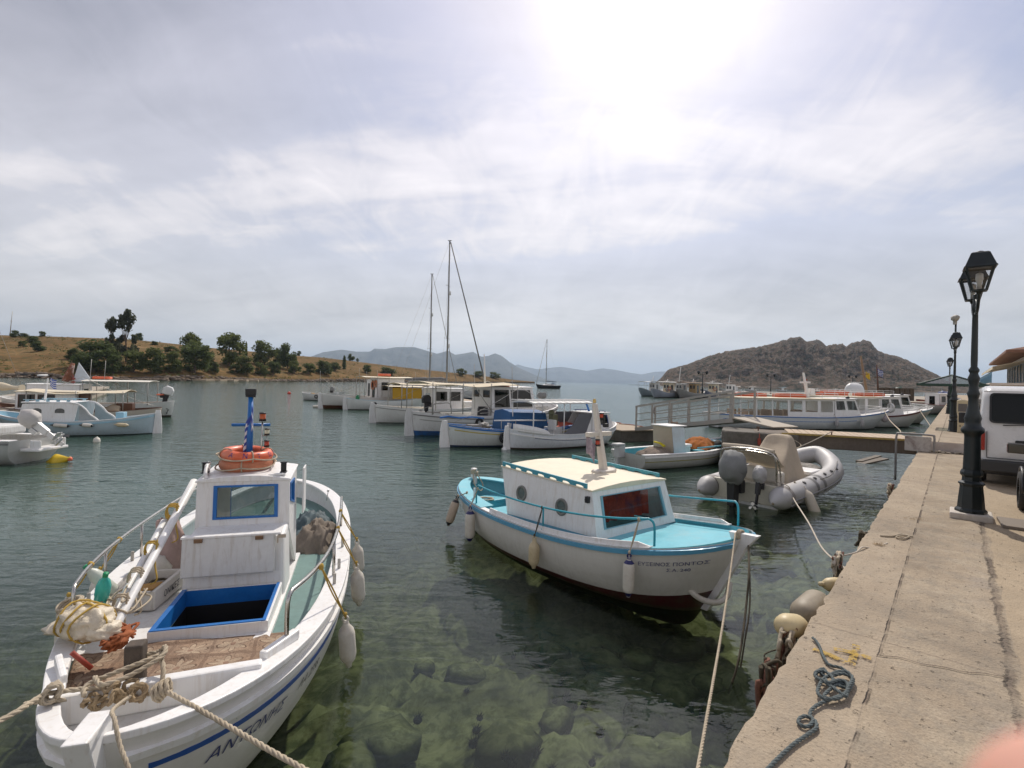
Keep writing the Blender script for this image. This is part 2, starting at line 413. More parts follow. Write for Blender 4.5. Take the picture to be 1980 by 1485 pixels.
 # ================================================================ WATER, SEABED
E0=Vector((.99,2.43,0));QE=Vector((.652,.759,0)).normalized();QN=Vector((QE.y,-QE.x,0))
QM=Matrix(((QE.x,-QN.x,0,E0.x),(QE.y,-QN.y,0,E0.y),(0,0,1,0),(0,0,0,1)))
def Q(a,b,z=1.0):return E0+QE*a+QN*b+Vector((0,0,z))
def qloc(p):d=Vector(p)-E0;return d.dot(QE),d.dot(QN)
def water_mat():
 m=bpy.data.materials.new('harbour_water');m.use_nodes=True
 t=NT(m.node_tree);t.n.clear();out=t.node('ShaderNodeOutputMaterial')
 co=t.node('ShaderNodeTexCoord').outputs['Object']
 # wind ripples: long crests, finer ones on top; sheltered and glassy by the quay
 q=t.vmath('SUBTRACT',co,tuple(E0))
 b=t.vmath('DOT_PRODUCT',q,tuple(-QN),1)
 a=t.vmath('DOT_PRODUCT',q,tuple(QE),1)
 open_=t.ramp(t.math('MULTIPLY',t.math('ADD',t.math('MULTIPLY',t.math('ADD',a,4.0),.6),b),1/45),[(0,.08),(.14,.16),(.30,.50),(.55,.92),(1,1)])
 patch=t.ramp(t.noise(co,.11,3,.5),[(.35,.55),(.65,1.25)])
 n1=t.noise(t.mapping(co,(.75,1.5,1),(0,0,radians(12))),.9,3,.5,.5)
 n2=t.noise(t.mapping(co,(1.0,2.3,1),(0,0,radians(-9))),2.6,3,.55,.4)
 n3=t.noise(t.mapping(co,(1.0,1.9,1),(0,0,radians(20))),8.0,3,.6,.3)
 h=t.math('ADD',t.math('MULTIPLY',n1,.075),t.math('ADD',t.math('MULTIPLY',n2,.038),t.math('MULTIPLY',n3,t.math('MULTIPLY',t.math('MULTIPLY',patch,open_),.011))))
 h=t.math('MULTIPLY',h,t.math('MULTIPLY_ADD',open_,.92,.09))
 bump=t.node('ShaderNodeBump',None,Height=h,Strength=1.0,Distance=1.0)
 fr=t.node('ShaderNodeFresnel',None,IOR=1.333,Normal=bump.outputs[0])
 gl=t.node('ShaderNodeBsdfGlossy',None,Color=(.93,.96,.96),Roughness=.035,Normal=bump.outputs[0])
 clear=t.node('ShaderNodeBsdfTransparent',None,Color=(.50,.57,.45))
 murk=t.node('ShaderNodeBsdfDiffuse',None,Color=(.036,.072,.052))
 dp=t.ramp(t.math('MULTIPLY',t.math('ADD',b,t.math('MULTIPLY',t.math('MAXIMUM',a,0.0),.28)),1/14),[(.0,.03),(.3,.12),(.55,.38),(.8,.78),(1,.94)])
 mk=t.n.new('ShaderNodeMixShader');t.set(mk.inputs[0],dp);t.l.new(clear.outputs[0],mk.inputs[1]);t.l.new(murk.outputs[0],mk.inputs[2])
 mx=t.n.new('ShaderNodeMixShader');t.set(mx.inputs[0],fr.outputs[0]);t.l.new(mk.outputs[0],mx.inputs[1]);t.l.new(gl.outputs[0],mx.inputs[2])
 t.l.new(mx.outputs[0],out.inputs[0])
 return m
def build_water():
 mb=MB();s=26000
 # a ring of ever larger sheets keeps the near water finely divided
 mb.add([(-s,-400,0),(s,-400,0),(s,s,0),(-s,s,0)],[(0,1,2,3)])
 struct(mb.build('water',water_mat(),fix=False))
build_water()
def seabed():
 m=bpy.data.materials.new('seabed_stones');m.use_nodes=True
 t=NT(m.node_tree);b=t.n['Principled BSDF'];co=t.node('ShaderNodeTexCoord').outputs['Object']
 n=t.noise(co,1.6,8,.72,.8);n2=t.noise(co,7,5,.65)
 c=t.ramp(n,[(.30,(.13,.13,.085)),(.44,(.27,.255,.17)),(.56,(.42,.395,.28)),(.70,(.60,.56,.43))])
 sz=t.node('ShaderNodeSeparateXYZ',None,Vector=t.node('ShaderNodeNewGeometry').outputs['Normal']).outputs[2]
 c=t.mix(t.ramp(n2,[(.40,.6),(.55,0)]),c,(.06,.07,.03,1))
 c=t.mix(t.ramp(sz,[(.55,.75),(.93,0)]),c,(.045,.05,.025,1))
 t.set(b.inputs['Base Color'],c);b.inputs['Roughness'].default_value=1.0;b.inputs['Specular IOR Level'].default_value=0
 mb=MB();nx,ny=260,220;x0,x1,y0,y1=-16,26,-2,30
 vs=[]
 for j in range(ny+1):
  for i in range(nx+1):
   x=x0+(x1-x0)*i/nx;y=y0+(y1-y0)*(j/ny)**1.25
   a,bb=qloc((x,y,0));out=max(0,-bb)
   d=.34+.06*min(out,5)+.10*max(0,min(out,18)-5)
   p=Vector((x*1.05,y*1.05,0));p+=Vector((noise.noise(p*.7),noise.noise(p*.7+Vector((9,9,9))),0))*.8
   d0=noise.voronoi(p*1.15,distance_metric='DISTANCE')[0];d0=1-(d0[1]-d0[0])
   d1=noise.voronoi(p*3.3+Vector((9,3,1)),distance_metric='DISTANCE')[0][0]
   e=min(1,max(0,(.90-d0)/.22));st=.20*e*e*(3-2*e)*(.6+.8*abs(noise.cell(p*1.15)))+.10*max(0,.55-d1)**.6
   z=-d-.22+st+.12*noise.noise(p*.9)
   vs.append((x,y,z))
 fs=[(j*(nx+1)+i,j*(nx+1)+i+1,(j+1)*(nx+1)+i+1,(j+1)*(nx+1)+i)for j in range(ny)for i in range(nx)]
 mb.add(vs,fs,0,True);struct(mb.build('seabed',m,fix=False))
 # the far bottom, out of sight under murky water
 mb=MB();mb.add([(-900,-400,-6),(900,-400,-6),(900,900,-6),(-900,900,-6)],[(0,1,2,3)])
 struct(mb.build('deep_seabed',m,fix=False))
 # sea urchins on the stones
 mb=MB();rnd=random.Random(5);mb.ball((0,0,0),(.035,.035,.025),8)
 for i in range(60):
  d=Vector((rnd.gauss(0,1),rnd.gauss(0,1),abs(rnd.gauss(0,.8)))).normalized();n_=d.cross(Vector((.3,.5,.8))).normalized()*.004;mb.add([d*.02-n_,d*.02+n_,d*.075],[(0,1,2)])
 u0=mb.build('sea_urchin',surf('urchin_black',(.01,.008,.012),.6),fix=False)
 for i in range(34):
  u=u0 if i==0 else u0.copy()
  if i:C.objects.link(u)
  x,y=rnd.uniform(-.9,1.3),rnd.uniform(3.6,6.6);ob=max(0,-qloc((x,y,0))[1]);u.location=(x,y,-.34-.06*min(ob,5)-.10+rnd.uniform(-.02,.05));u.scale=[rnd.uniform(.8,1.4)]*3
  tag(u,'black sea urchin on the pale stones under the water, bottom centre','sea urchin','sea urchins under the clear water')
  # loose boulders by the quay foot: rubble nobody could count
 mb=MB();rnd=random.Random(3)
 for i in range(150):
  a=rnd.uniform(-3,17);bb=-rnd.uniform(.05,3.6)**1.1;r=rnd.uniform(.09,.30)
  p=Q(a,bb,-.47-.06*min(4,-bb)+rnd.uniform(-.05,.06))
  mb.ball(p,(r*rnd.uniform(.8,1.4),r,r*.55),10,0,wob=.5,seed=i,rot=Matrix.Rotation(rnd.uniform(0,6),3,'Z'))
 tag(mb.build('submerged_rubble',m),'mossy pale stones lying under clear water by the quay','rocks',kind='stuff')
seabed()
# ================================================================ QUAY
def quay_mat():
 m=bpy.data.materials.new('quay_concrete');m.use_nodes=True
 t=NT(m.node_tree);b=t.n['Principled BSDF'];co=t.node('ShaderNodeTexCoord').outputs['Object']
 sx,sy,sz=t.node('ShaderNodeSeparateXYZ',None,Vector=co).outputs
 n=t.noise(co,.9,6,.62,.6);n2=t.noise(co,5.5,6,.7);n3=t.noise(co,60,3,.7)
 c=t.ramp(n,[(.32,(.265,.210,.150)),(.50,(.355,.285,.205)),(.66,(.42,.345,.25))])
 c=t.mix(t.ramp(n2,[(.46,0),(.62,.55)]),c,(.245,.215,.172,1))
 c=t.mix(t.ramp(t.noise(co,2.6,7,.75,.8),[(.52,0),(.62,.5)]),c,(.46,.385,.285,1))
 c=t.mix(t.ramp(n3,[(.40,.28),(.55,0)]),c,(.17,.14,.105,1))
 # edge beam a little paler and warmer
 edge=t.math('GREATER_THAN',sy,t.math('MULTIPLY_ADD',t.math('SUBTRACT',n2,.5),.02,-.47))
 c=t.mix(t.math('MULTIPLY',edge,.35),c,(.42,.34,.25,1))
 road=t.math('LESS_THAN',sy,t.math('MULTIPLY_ADD',t.math('SUBTRACT',n,.5),.25,-1.17))
 c=t.mix(t.math('MULTIPLY',road,.55),c,(.41,.32,.215,1))
 # speckled aggregate and pits
 vor=t.node('ShaderNodeTexVoronoi',None,Vector=co,Scale=46.0).outputs[0]
 c=t.mix(t.ramp(vor,[(.0,.8),(.22,0)]),c,(.16,.135,.11,1))
 pit=t.ramp(t.noise(co,17,4,.75),[(.62,0),(.70,1)])
 c=t.mix(t.math('MULTIPLY',pit,.6),c,(.14,.115,.09,1))
 # joints: one thin, one eroded
 def line(y0,w,wob,sc):
  d=t.math('ABSOLUTE',t.math('SUBTRACT',sy,t.math('MULTIPLY_ADD',t.math('SUBTRACT',t.noise(t.mapping(co,(1,.2,1)),sc,5,.7),.5),wob,y0)))
  return t.ramp(t.math('DIVIDE',d,w),[(.35,1),(1.0,0)])
 j1=t.math('MULTIPLY',line(-.47,.012,.03,5.0),t.ramp(t.noise(co,2.6,4),[(.42,.15),(.56,1)]))
 er=t.ramp(t.noise(co,1.4,5,.7),[(.40,.25),(.62,1)])
 j2=t.math('MULTIPLY',line(-1.13,.030,.14,4.5),er)
 j3=t.math('MULTIPLY',t.ramp(t.math('DIVIDE',t.math('ABSOLUTE',t.math('SUBTRACT',sy,t.math('MULTIPLY_ADD',t.math('SUBTRACT',n,.5),.3,-1.02))),.13),[(.4,1),(1,0)]),t.ramp(t.noise(co,1.1,5,.7),[(.50,0),(.60,1)]))
 c=t.mix(t.math('MULTIPLY',j1,.75),c,(.12,.09,.07,1))
 c=t.mix(t.math('MULTIPLY',j3,.4),c,t.ramp(vor,[(0,(.16,.13,.10)),(.4,(.34,.29,.24))]))
 c=t.mix(t.math('MULTIPLY',j2,.8),c,(.10,.075,.06,1))
 oil=t.ramp(t.noise(t.mapping(co,(1,1.6,1)),.55,3,.5,.4),[(.60,0),(.66,.35)])
 c=t.mix(t.math('MULTIPLY',oil,t.ramp(n2,[(.35,.3),(.6,1)])),c,(.17,.145,.115,1))
 xj=t.math('ABSOLUTE',t.math('SUBTRACT',t.math('FRACT',t.math('MULTIPLY',t.math('ADD',sx,t.math('MULTIPLY',n2,.06)),.24)),.5))
 j4=t.math('MULTIPLY',t.ramp(t.math('DIVIDE',xj,.0035),[(.4,1),(1,0)]),t.math('GREATER_THAN',sy,-1.13))
 c=t.mix(t.math('MULTIPLY',j4,.35),c,(.12,.095,.075,1))
 # wall face below the lip: weed and damp
 wet=t.ramp(t.math('ADD',sz,t.math('MULTIPLY',t.math('SUBTRACT',n2,.5),.5)),[(0.0,1),(.42,.75),(.82,.0)])
 c=t.mix(t.math('MULTIPLY',wet,.9),c,(.030,.032,.018,1))
 t.set(b.inputs['Base Color'],c);b.inputs['Roughness'].default_value=.92;b.inputs['Specular IOR Level'].default_value=.25
 hgt=t.math('ADD',t.math('MULTIPLY',n2,.5),t.math('ADD',t.math('MULTIPLY',n3,.22),t.math('ADD',t.math('MULTIPLY',vor,-.12),t.math('ADD',t.math('MULTIPLY',t.math('MAXIMUM',j1,j2),-.9),t.math('MULTIPLY',pit,-.35)))))
 bn=t.node('ShaderNodeBump',None,Height=hgt,Strength=1.0,Distance=.03);t.l.new(bn.outputs[0],b.inputs['Normal'])
 return m
QMAT=quay_mat()
def build_quay():
 mb=MB()
 # top sheet, finely cut near the photographer, its lip chipped
 As=[-6+.09*i for i in range(160)];a=As[-1]
 while a<260:a+=.12+.02*(a-8);As.append(a)
 Bs=[0,.035,.12,.3,.6,1.0,1.6,3,6,14,60]
 vs=[];nb=len(Bs)+3
 for a in As:
  ch=max(0,noise.noise(Vector((a*1.7,1.7,0)))-.12)*.06+max(0,noise.noise(Vector((a*7.3,4.7,0))))*.035+.012*noise.noise(Vector((a*23,0,3)))
  lip=1.0-.02-.5*max(0,ch-.03)
  step=0.0
  vs+=[(a,.03,-1.6),(a,-.01+.02*noise.noise(Vector((a*3,9,0))),.3),(a,-ch*.7,.90)]
  for k,bb in enumerate(Bs):
   z=1.0+.006*noise.noise(Vector((a*1.3,bb*1.3,5)))
   y=-bb
   if k==0:y=-ch;z=lip
   if k==1:y=-ch-.035
   vs.append((a,y,z))
 fs=[(i*nb+k,(i+1)*nb+k,(i+1)*nb+k+1,i*nb+k+1)for i in range(len(As)-1)for k in range(nb-1)]
 mb.add(vs,fs,0,False)
 q=struct(mb.build('quay',QMAT,M=QM))
 # raised quay beyond the footbridge landing, white painted riser
 mb=MB()
 mb.add([(17.0,-.02,1.003),(17.0,-1.16,1.003),(17.0,-1.16,1.30),(17.0,-.02,1.30),(20,-1.16,1.30),(20,-8,1.30),(240,-8,1.30),(240,-.02,1.30),(240,-.02,.9),(17,-.02,.9),(20,-1.16,1.003),(20,-8,1.003)],[(0,1,2,3),(3,2,4,5,6,7),(3,7,8,9,0),(2,1,10,4),(4,10,11,5)])
 struct(mb.build('raised_quay',QMAT,M=QM,fix=True))
 # mole across the harbour mouth and its rubble
 mb=MB()
 for i in range(22):
  x=50+i*5.0;y=124+1.2*sin(i*.7)
  mb.box((x,y,.1),(5.0,3.2,1.9),0)
 struct(mb.build('breakwater_mole',CONC,bevel=.08))
build_quay()
def paint_marks():
 m=surf('worn_yellow_road_paint',(.43,.28,.05),.85,var=.25,vscale=14,stain=(.33,.27,.20),stain_amt=1.0,bump=.01,bscale=60)
 t=NT(m.node_tree);o_=t.n['Material Output'];bs=t.n['Principled BSDF'];co=t.node('ShaderNodeTexCoord').outputs['Object']
 mk=t.n.new('ShaderNodeMixShader');tr=t.node('ShaderNodeBsdfTransparent');t.set(mk.inputs[0],t.ramp(t.noise(co,24,6,.75),[(.44,0),(.52,.92)]));t.l.new(tr.outputs[0],mk.inputs[1]);t.l.new(bs.outputs[0],mk.inputs[2]);t.l.new(mk.outputs[0],o_.inputs[0])
 mb=MB()
 def stroke(pts,w):
  ps=[P(1400+x/3.4138,1050+y/3.4138,1.0)for x,y in pts]
  for a,b in zip(ps[:-1],ps[1:]):
   d=(b-a).normalized();n=Vector((-d.y,d.x,0))*w/2;e=d*w*.2
   vs=[a-n-e,b-n+e,b+n+e,a+n-e]
   mb.add([v+Vector((0,0,.011))for v in vs],[(0,1,2,3)])
 stroke([(600,712),(690,745),(790,795)],.055)
 stroke([(735,712),(850,735),(960,772)],.05)
 mb2=mb
 stroke([(872,690),(858,750),(840,815)],.045)
 vs=mb.v
 for i,v in enumerate(vs):v.z+=.0012*(i//4)
 o=mb.build('paint_mark',m,fix=False);tag(o,'worn yellow paint arrow on the quay beside the grey-green rope','paint mark')
 # long hairline crack across the slab
 mb=MB();pts=[]
 for i,(x,y)in enumerate([(1000,738),(1090,755),(1200,772),(1290,800),(1400,822),(1500,838),(1600,860),(1700,866),(1800,885),(1890,893)]):
  pts.append(P(1400+x/3.4138,1050+y/3.4138,1.0))
 pts=catmull(pts,5)
 vs=[]
 for i,p in enumerate(pts):
  j=noise.noise(p*9)*.02;w=.0035+.0035*abs(noise.noise(p*5));p=p+Vector((0,j,.0085));vs+=[p-Vector((0,w,0)),p+Vector((0,w,0))]
 mb.add(vs,[(2*i,2*i+2,2*i+3,2*i+1)for i in range(len(pts)-1)])
 o=mb.build('quay_crack',surf('dark_crack_concrete',(.075,.055,.04),1.0),fix=False);struct(o)  # crack ribbon in a dark concrete colour
 # road marking beside the lamp
 mb=MB()
 for a,bb in[(5.2,2.75),(7.6,2.5)]:
  p=Q(a,bb,1.012);mb.box(p,(1.6,.13,.002),rz=atan2(QE.y,QE.x))
 o=mb.build('road_marking',m);struct(o)
paint_marks()
# ================================================================ HEADLAND, ISLAND, FAR MOUNTAINS
def lin(tab,x):
 if x<=tab[0][0]:return tab[0][1]
 for(a,b),(c,d)in zip(tab[:-1],tab[1:]):
  if x<=c:return b+(d-b)*(x-a)/(c-a)
 return tab[-1][1]
def terrain_mat(name,cols,bush,bamt,scale,bumpd,rocks=None,line=.62):
 m=bpy.data.materials.new(name);m.use_nodes=True
 t=NT(m.node_tree);b=t.n['Principled BSDF'];co=t.node('ShaderNodeTexCoord').outputs['Object']
 n=t.noise(co,scale,7,.62,.5)
 c=t.ramp(n,[(.28,cols[0]),(.50,cols[1]),(.72,cols[2])])
 n2=t.noise(co,scale*6,6,.72,.3)
 c=t.mix(t.math('MULTIPLY',t.ramp(n2,[(line-.08,0),(line,1)]),bamt),c,(*bush,1))
 if rocks:
  n3=t.noise(t.mapping(co,(1,1,3)),scale*3.3,7,.7,.6)
  c=t.mix(t.ramp(n3,[(.52,0),(.66,.8)]),c,(*rocks,1))
 t.set(b.inputs['Base Color'],c);b.inputs['Roughness'].default_value=1.0;b.inputs['Specular IOR Level'].default_value=.1
 bn=t.node('ShaderNodeBump',None,Height=t.math('ADD',n2,t.noise(co,scale*20,4,.7)),Strength=.7,Distance=bumpd);t.l.new(bn.outputs[0],b.inputs['Normal'])
 return m
SIL=[(-900,640),(-400,640),(0,648),(80,650),(250,656),(330,664),(400,672),(470,678),(560,687),(620,691),(680,698),(760,708),(830,716),(900,723),(960,730),(1000,735),(1030,738)]
Y0T=[(-900,200),(0,165),(130,172),(330,185),(600,262),(800,380),(1030,640)]
DPT=[(-900,120),(0,110),(600,110),(900,60),(1030,12)]
def shore_bank(px):
 return 1.1+.5*sin(px*.02)
def head_pt(px,t):
 """t 0 shoreline .. 1 ridge .. 1.4 behind"""
 y0=lin(Y0T,px)+6*noise.noise(Vector((px*.012,0,0)));dy=lin(DPT,px)
 h,v=hv(px,lin(SIL,px));Yr=y0+dy;zr=H-v*Yr
 Y=y0+dy*t
 bank=min(1.0,t/.025)*min(shore_bank(px),zr*.8)
 z=-.6+.6*min(1,t/.006)+bank+(zr-bank)*min(1,max(0,(t-.03)/.97))**.8 if t<=1 else zr-(t-1)*8
 z+=.55*noise.noise(Vector((px*.02,t*9,2)))*min(1,t*8)*(1 if t<1 else 0)*min(1,zr/6)
 return Vector((h*Y,Y,z))
def build_headland():
 pxs=[-900+20*i for i in range(97)];pxs=[p for p in pxs if p<=1020]+[1028,1034]
 ts=[-.03,0,.006,.012,.02,.03,.05,.08,.12,.17,.23,.3,.38,.46,.55,.64,.73,.82,.9,.96,1,1.1,1.5]
 vs=[head_pt(px,t)for px in pxs for t in ts];k=len(ts)
 fs=[(i*k+j,(i+1)*k+j,(i+1)*k+j+1,i*k+j+1)for i in range(len(pxs)-1)for j in range(k-1)]
 m=bpy.data.materials.new('dry_grass_hillside');m.use_nodes=True
 t=NT(m.node_tree);b=t.n['Principled BSDF'];co=t.node('ShaderNodeTexCoord').outputs['Object']
 z=t.node('ShaderNodeSeparateXYZ',None,Vector=co).outputs[2]
 n=t.noise(t.mapping(co,(1,1,5)),.035,6,.6,.5);n2=t.noise(t.mapping(co,(1,1,4)),.35,6,.7,.3)
 c=t.ramp(n,[(.30,(.105,.062,.026)),(.5,(.175,.100,.040)),(.72,(.26,.165,.075))])
 c=t.mix(t.ramp(n2,[(.46,0),(.62,.8)]),c,(.065,.068,.024,1))
 c=t.mix(t.ramp(t.noise(t.mapping(co,(.3,1,9)),.22,5,.7,.2),[(.56,0),(.64,.7)]),c,(.085,.065,.03,1))
 low=t.ramp(t.math('ADD',z,t.math('MULTIPLY',t.math('SUBTRACT',n2,.5),1.4)),[(.0,1),(.9,.9),(1.0,.0)])
 rk=t.ramp(t.noise(co,.5,6,.75),[(.35,(.035,.024,.018)),(.62,(.10,.07,.048)),(.8,(.17,.12,.085))])
 c=t.mix(low,c,rk)
 t.set(b.inputs['Base Color'],c);b.inputs['Roughness'].default_value=1;b.inputs['Specular IOR Level'].default_value=.1
 bn=t.node('ShaderNodeBump',None,Height=n2,Strength=.8,Distance=.6);t.l.new(bn.outputs[0],b.inputs['Normal'])
 mb=MB();mb.add(vs,fs,0,True);struct(mb.build('headland',m,fix=False))
build_headland()
def head_at(px,py):
 last=head_pt(px,0)
 for i in range(0,101):
  p=head_pt(px,i/100)
  h,v=p.x/p.y,(H-p.z)/p.y
  y=736+(v*CR+h*SR)*1000
  if y<=py:return p
 return p
def island():
 prof=[(1215,748),(1262,744),(1270,738),(1278,731),(1290,716),(1300,712),(1330,704),(1365,690),(1400,680),(1440,674),(1480,668),(1505,661),(1530,653),(1548,651),(1560,661),(1572,658),(1584,657),(1600,669),(1612,666),(1622,664),(1636,669),(1650,662),(1668,658),(1682,659),(1692,672),(1702,681),(1740,690),(1765,701),(1790,714),(1812,724),(1830,736),(1860,744),(1960,752),(2100,757),(2400,764)]
 pxs=[1215+2.0*i for i in range(450)];rows=100;vs=[]
 for px in pxs:
  Yr=1050+(px-1215)*.1;Y0=820-(px-1215)*.35
  h,v=hv(px,lin(prof,px));zr=max(0,(H-v*Yr)*(1+.035*noise.noise(Vector((px*.12,0,0)))+.02*noise.noise(Vector((px*.4,3,0)))))
  for j in range(rows+8):
   t=j/rows;Y=Y0+(Yr-Y0)*t
   env=t**.95 if t<=1 else 1-(t-1)*3
   q=Vector((h*Y*.011,Y*.011,0))
   rid=(1-abs(noise.noise(q*1.6))*2)*.55+(1-abs(noise.noise(q*3.9+Vector((3,1,0))))*2)*.25+noise.noise(q*9)*.12
   rid+=.22*(.5-abs(noise.noise(q*17)))+.10*noise.noise(q*38);z=zr*(env+(rid-.52)*.38*sin(pi*min(1,t)))
   z=min(z,zr*(.25+.75*t)+5)if t<1 else z
   if j==0:z=-3
   vs.append((h*Y,Y,z-1.0*(1-min(1,t*6))))
 k=rows+8
 fs=[(i*k+j,(i+1)*k+j,(i+1)*k+j+1,i*k+j+1)for i in range(len(pxs)-1)for j in range(k-1)]
 m=terrain_mat('island_scrub',[(.105,.076,.054),(.165,.118,.083),(.22,.165,.12)],(.035,.040,.026),.85,.022,9,rocks=(.23,.20,.18),line=.55)
 mb=MB();mb.add(vs,fs,0,True);struct(mb.build('island_hill',m,fix=False))
island()
def far_range(name,prof,Y,depth,col,seed):
 pxs=[];x=prof[0][0]
 while x<=prof[-1][0]:pxs.append(x);x+=4
 vs=[];rows=16
 for px in pxs:
  h,v=hv(px,lin(prof,px));zr=max(2.0,H-v*(Y+depth))
  for j in range(rows+3):
   t=j/rows;yy=Y+depth*t
   e=t**.7 if t<=1 else 1-(t-1)
   z=zr*(e+.16*noise.noise(Vector((px*.06,t*3,seed)))*sin(pi*min(1,t)))
   if j==0:z=-20
   vs.append((h*yy,yy,z))
 k=rows+3
 fs=[(i*k+j,(i+1)*k+j,(i+1)*k+j+1,i*k+j+1)for i in range(len(pxs)-1)for j in range(k-1)]
 m=terrain_mat(name+'_slopes',[tuple(c*.75 for c in col),col,tuple(c*1.3 for c in col)],(.03,.04,.02),.7,.0016,20)
 mb=MB();mb.add(vs,fs,0,True);struct(mb.build(name,m,fix=False))
far_range('mountains',[(560,700),(600,690),(625,681),(660,676),(690,680),(715,680),(724,674),(745,675),(765,671),(800,671),(815,675),(845,684),(866,678),(880,686),(900,683),(915,680),(930,690),(945,688),(957,683),(970,688),(985,700),(1005,712),(1030,723),(1052,732),(1075,737),(1110,740)],7000,900,(.10,.10,.085),1)
far_range('distant_mountains',[(950,735),(985,716),(1000,704),(1015,709),(1040,714),(1065,711),(1085,709),(1110,713),(1135,717),(1165,712),(1190,715),(1215,720),(1240,724),(1265,719),(1290,718),(1320,726),(1400,736),(1500,742)],12000,1000,(.10,.10,.09),4)
# air: closed box round everything, sky outside
def haze():
 m=bpy.data.materials.new('haze_air');m.use_nodes=True
 t=NT(m.node_tree);t.n.clear();out=t.node('ShaderNodeOutputMaterial')
 pv=t.node('ShaderNodeVolumePrincipled',None,Color=(.62,.79,1.0,1),Density=8.0e-5,Anisotropy=.3)
 t.l.new(pv.outputs[0],out.inputs['Volume'])
 mb=MB();mb.add([(x,y,z)for x in(-27000,27000)for y in(-500,27000)for z in(-25,900)],[(0,1,3,2),(4,6,7,5),(0,4,5,1),(2,3,7,6),(0,2,6,4),(1,5,7,3)])
 tag(mb.build('haze',m,fix=True),None,None,kind='stuff')
haze()
# ================================================================ TREES ON THE HEADLAND
def leaf_mat(name,a,b):
 m=bpy.data.materials.new(name);m.use_nodes=True
 t=NT(m.node_tree);bs=t.n['Principled BSDF'];co=t.node('ShaderNodeTexCoord').outputs['Object']
 c=t.mix(t.ramp(t.noise(co,4,3,.6),[(.35,0),(.65,1)]),(*a,1),(*b,1))
 c=t.mix(t.ramp(t.noise(co,22,2,.6),[(.4,.30),(.65,0)]),c,tuple(x*.5 for x in a)+(1,))
 t.set(bs.inputs['Base Color'],c);bs.inputs['Roughness'].default_value=.7;bs.inputs['Specular IOR Level'].default_value=.2
 tl=t.node('ShaderNodeBsdfTranslucent',None,Color=c);mx=t.n.new('ShaderNodeMixShader');mx.inputs[0].default_value=.45
 t.l.new(bs.outputs[0],mx.inputs[1]);t.l.new(tl.outputs[0],mx.inputs[2]);t.l.new(mx.outputs[0],t.n['Material Output'].inputs[0])
 return m
LEAF=[leaf_mat('olive_green_leaves',(.105,.135,.042),(.17,.19,.068)),leaf_mat('dark_green_leaves',(.080,.110,.042),(.135,.160,.060)),leaf_mat('grey_green_leaves',(.070,.080,.046),(.12,.125,.072))]
BARK=surf('tree_bark',(.13,.095,.07),.95,var=.3,bump=.02)
CROWNS={}
def crown_mesh(kind,var):
 key=(kind,var)
 if key in CROWNS:return CROWNS[key]
 rnd=random.Random(hash(key)%1000+17 if False else var*31+{'round':1,'euca':2,'cyp':3}[kind]*100)
 mb=MB();lobes=[]
 if kind=='round':
  for i in range(22):
   a=rnd.uniform(0,2*pi);z=rnd.uniform(.10,.86);r=(.36*sqrt(max(0,1-((z-.38)/.60)**2)))*rnd.uniform(.35,1.05)
   lobes.append((Vector((r*cos(a),r*sin(a),z)),rnd.uniform(.11,.19)))
  n=130
 elif kind=='euca':
  for i in range(17):
   z=rnd.uniform(.20,.95);a=rnd.uniform(0,2*pi);r=.36*(1.05-z)**.6*rnd.uniform(.3,1.0)
   lobes.append((Vector((r*cos(a),r*sin(a),z)),rnd.uniform(.07,.13)))
  n=120
 else:
  for i in range(12):
   z=.08+.88*i/11;lobes.append((Vector((rnd.uniform(-.05,.05),rnd.uniform(-.05,.05),z)),.30*(1-abs(z-.35)*.9)))
  n=100
 s=.040 if kind!='cyp' else .06
 for c,r in lobes:
  for i in range(n):
   d=Vector((rnd.gauss(0,1),rnd.gauss(0,1),rnd.gauss(0,1))).normalized()*r*rnd.uniform(.35,1.12)
   d.z*=.9
   p=c+d
   u=Vector((rnd.gauss(0,1),rnd.gauss(0,1),rnd.gauss(0,.6))).normalized();w=u.cross(Vector((rnd.gauss(0,1),rnd.gauss(0,1),rnd.gauss(0,1)))).normalized()
   q=s*rnd.uniform(.6,1.5)
   mb.add([p-u*q,p+w*q*.5,p+u*q,p-w*q*.5],[(0,1,2,3)])
 me=bpy.data.meshes.new('crown');me.from_pydata([tuple(v)for v in mb.v],[],mb.f)
 tb=MB();tb.tube([(0,0,-.08),(.01,0,.2),(-.01,.01,.45),(0,0,.7)],.02,6,0,rr=[.035,.025,.018,.008])
 for c,r in lobes[::2]:tb.tube([(0,0,min(.45,c.z*.5)),tuple(c*.6+Vector((0,0,.1*c.z))),tuple(c)],.01,5,0,rr=[.014,.009,.004])
 tm=bpy.data.meshes.new('trunk');tm.from_pydata([tuple(v)for v in tb.v],[],tb.f);tm.materials.append(BARK)
 CROWNS[key]=(me,tm);return CROWNS[key]
def tree(px,top,base,w,kind,leaf,var,name,label,cat='tree',group='trees on the headland'):
 g=head_at(px,base);Y=g.y;hgt=(base-top)/1000*Y*1.04;wd=w/1000*Y*(1.12 if kind!='euca' else 1.6)
 r=thing(name,label,cat,(g.x,g.y,g.z-.15),random.uniform(0,6),group)
 me,tm=crown_mesh(kind,var)
 key=('m',kind,var,leaf)
 if key not in CROWNS:m2=me.copy();m2.materials.append(LEAF[leaf]);CROWNS[key]=m2
 c=bpy.data.objects.new('crown',CROWNS[key]);C.objects.link(c);c.parent=r
 t=bpy.data.objects.new('trunk',tm);C.objects.link(t);t.parent=r
 sc=(wd,wd,hgt);c.scale=sc;t.scale=sc
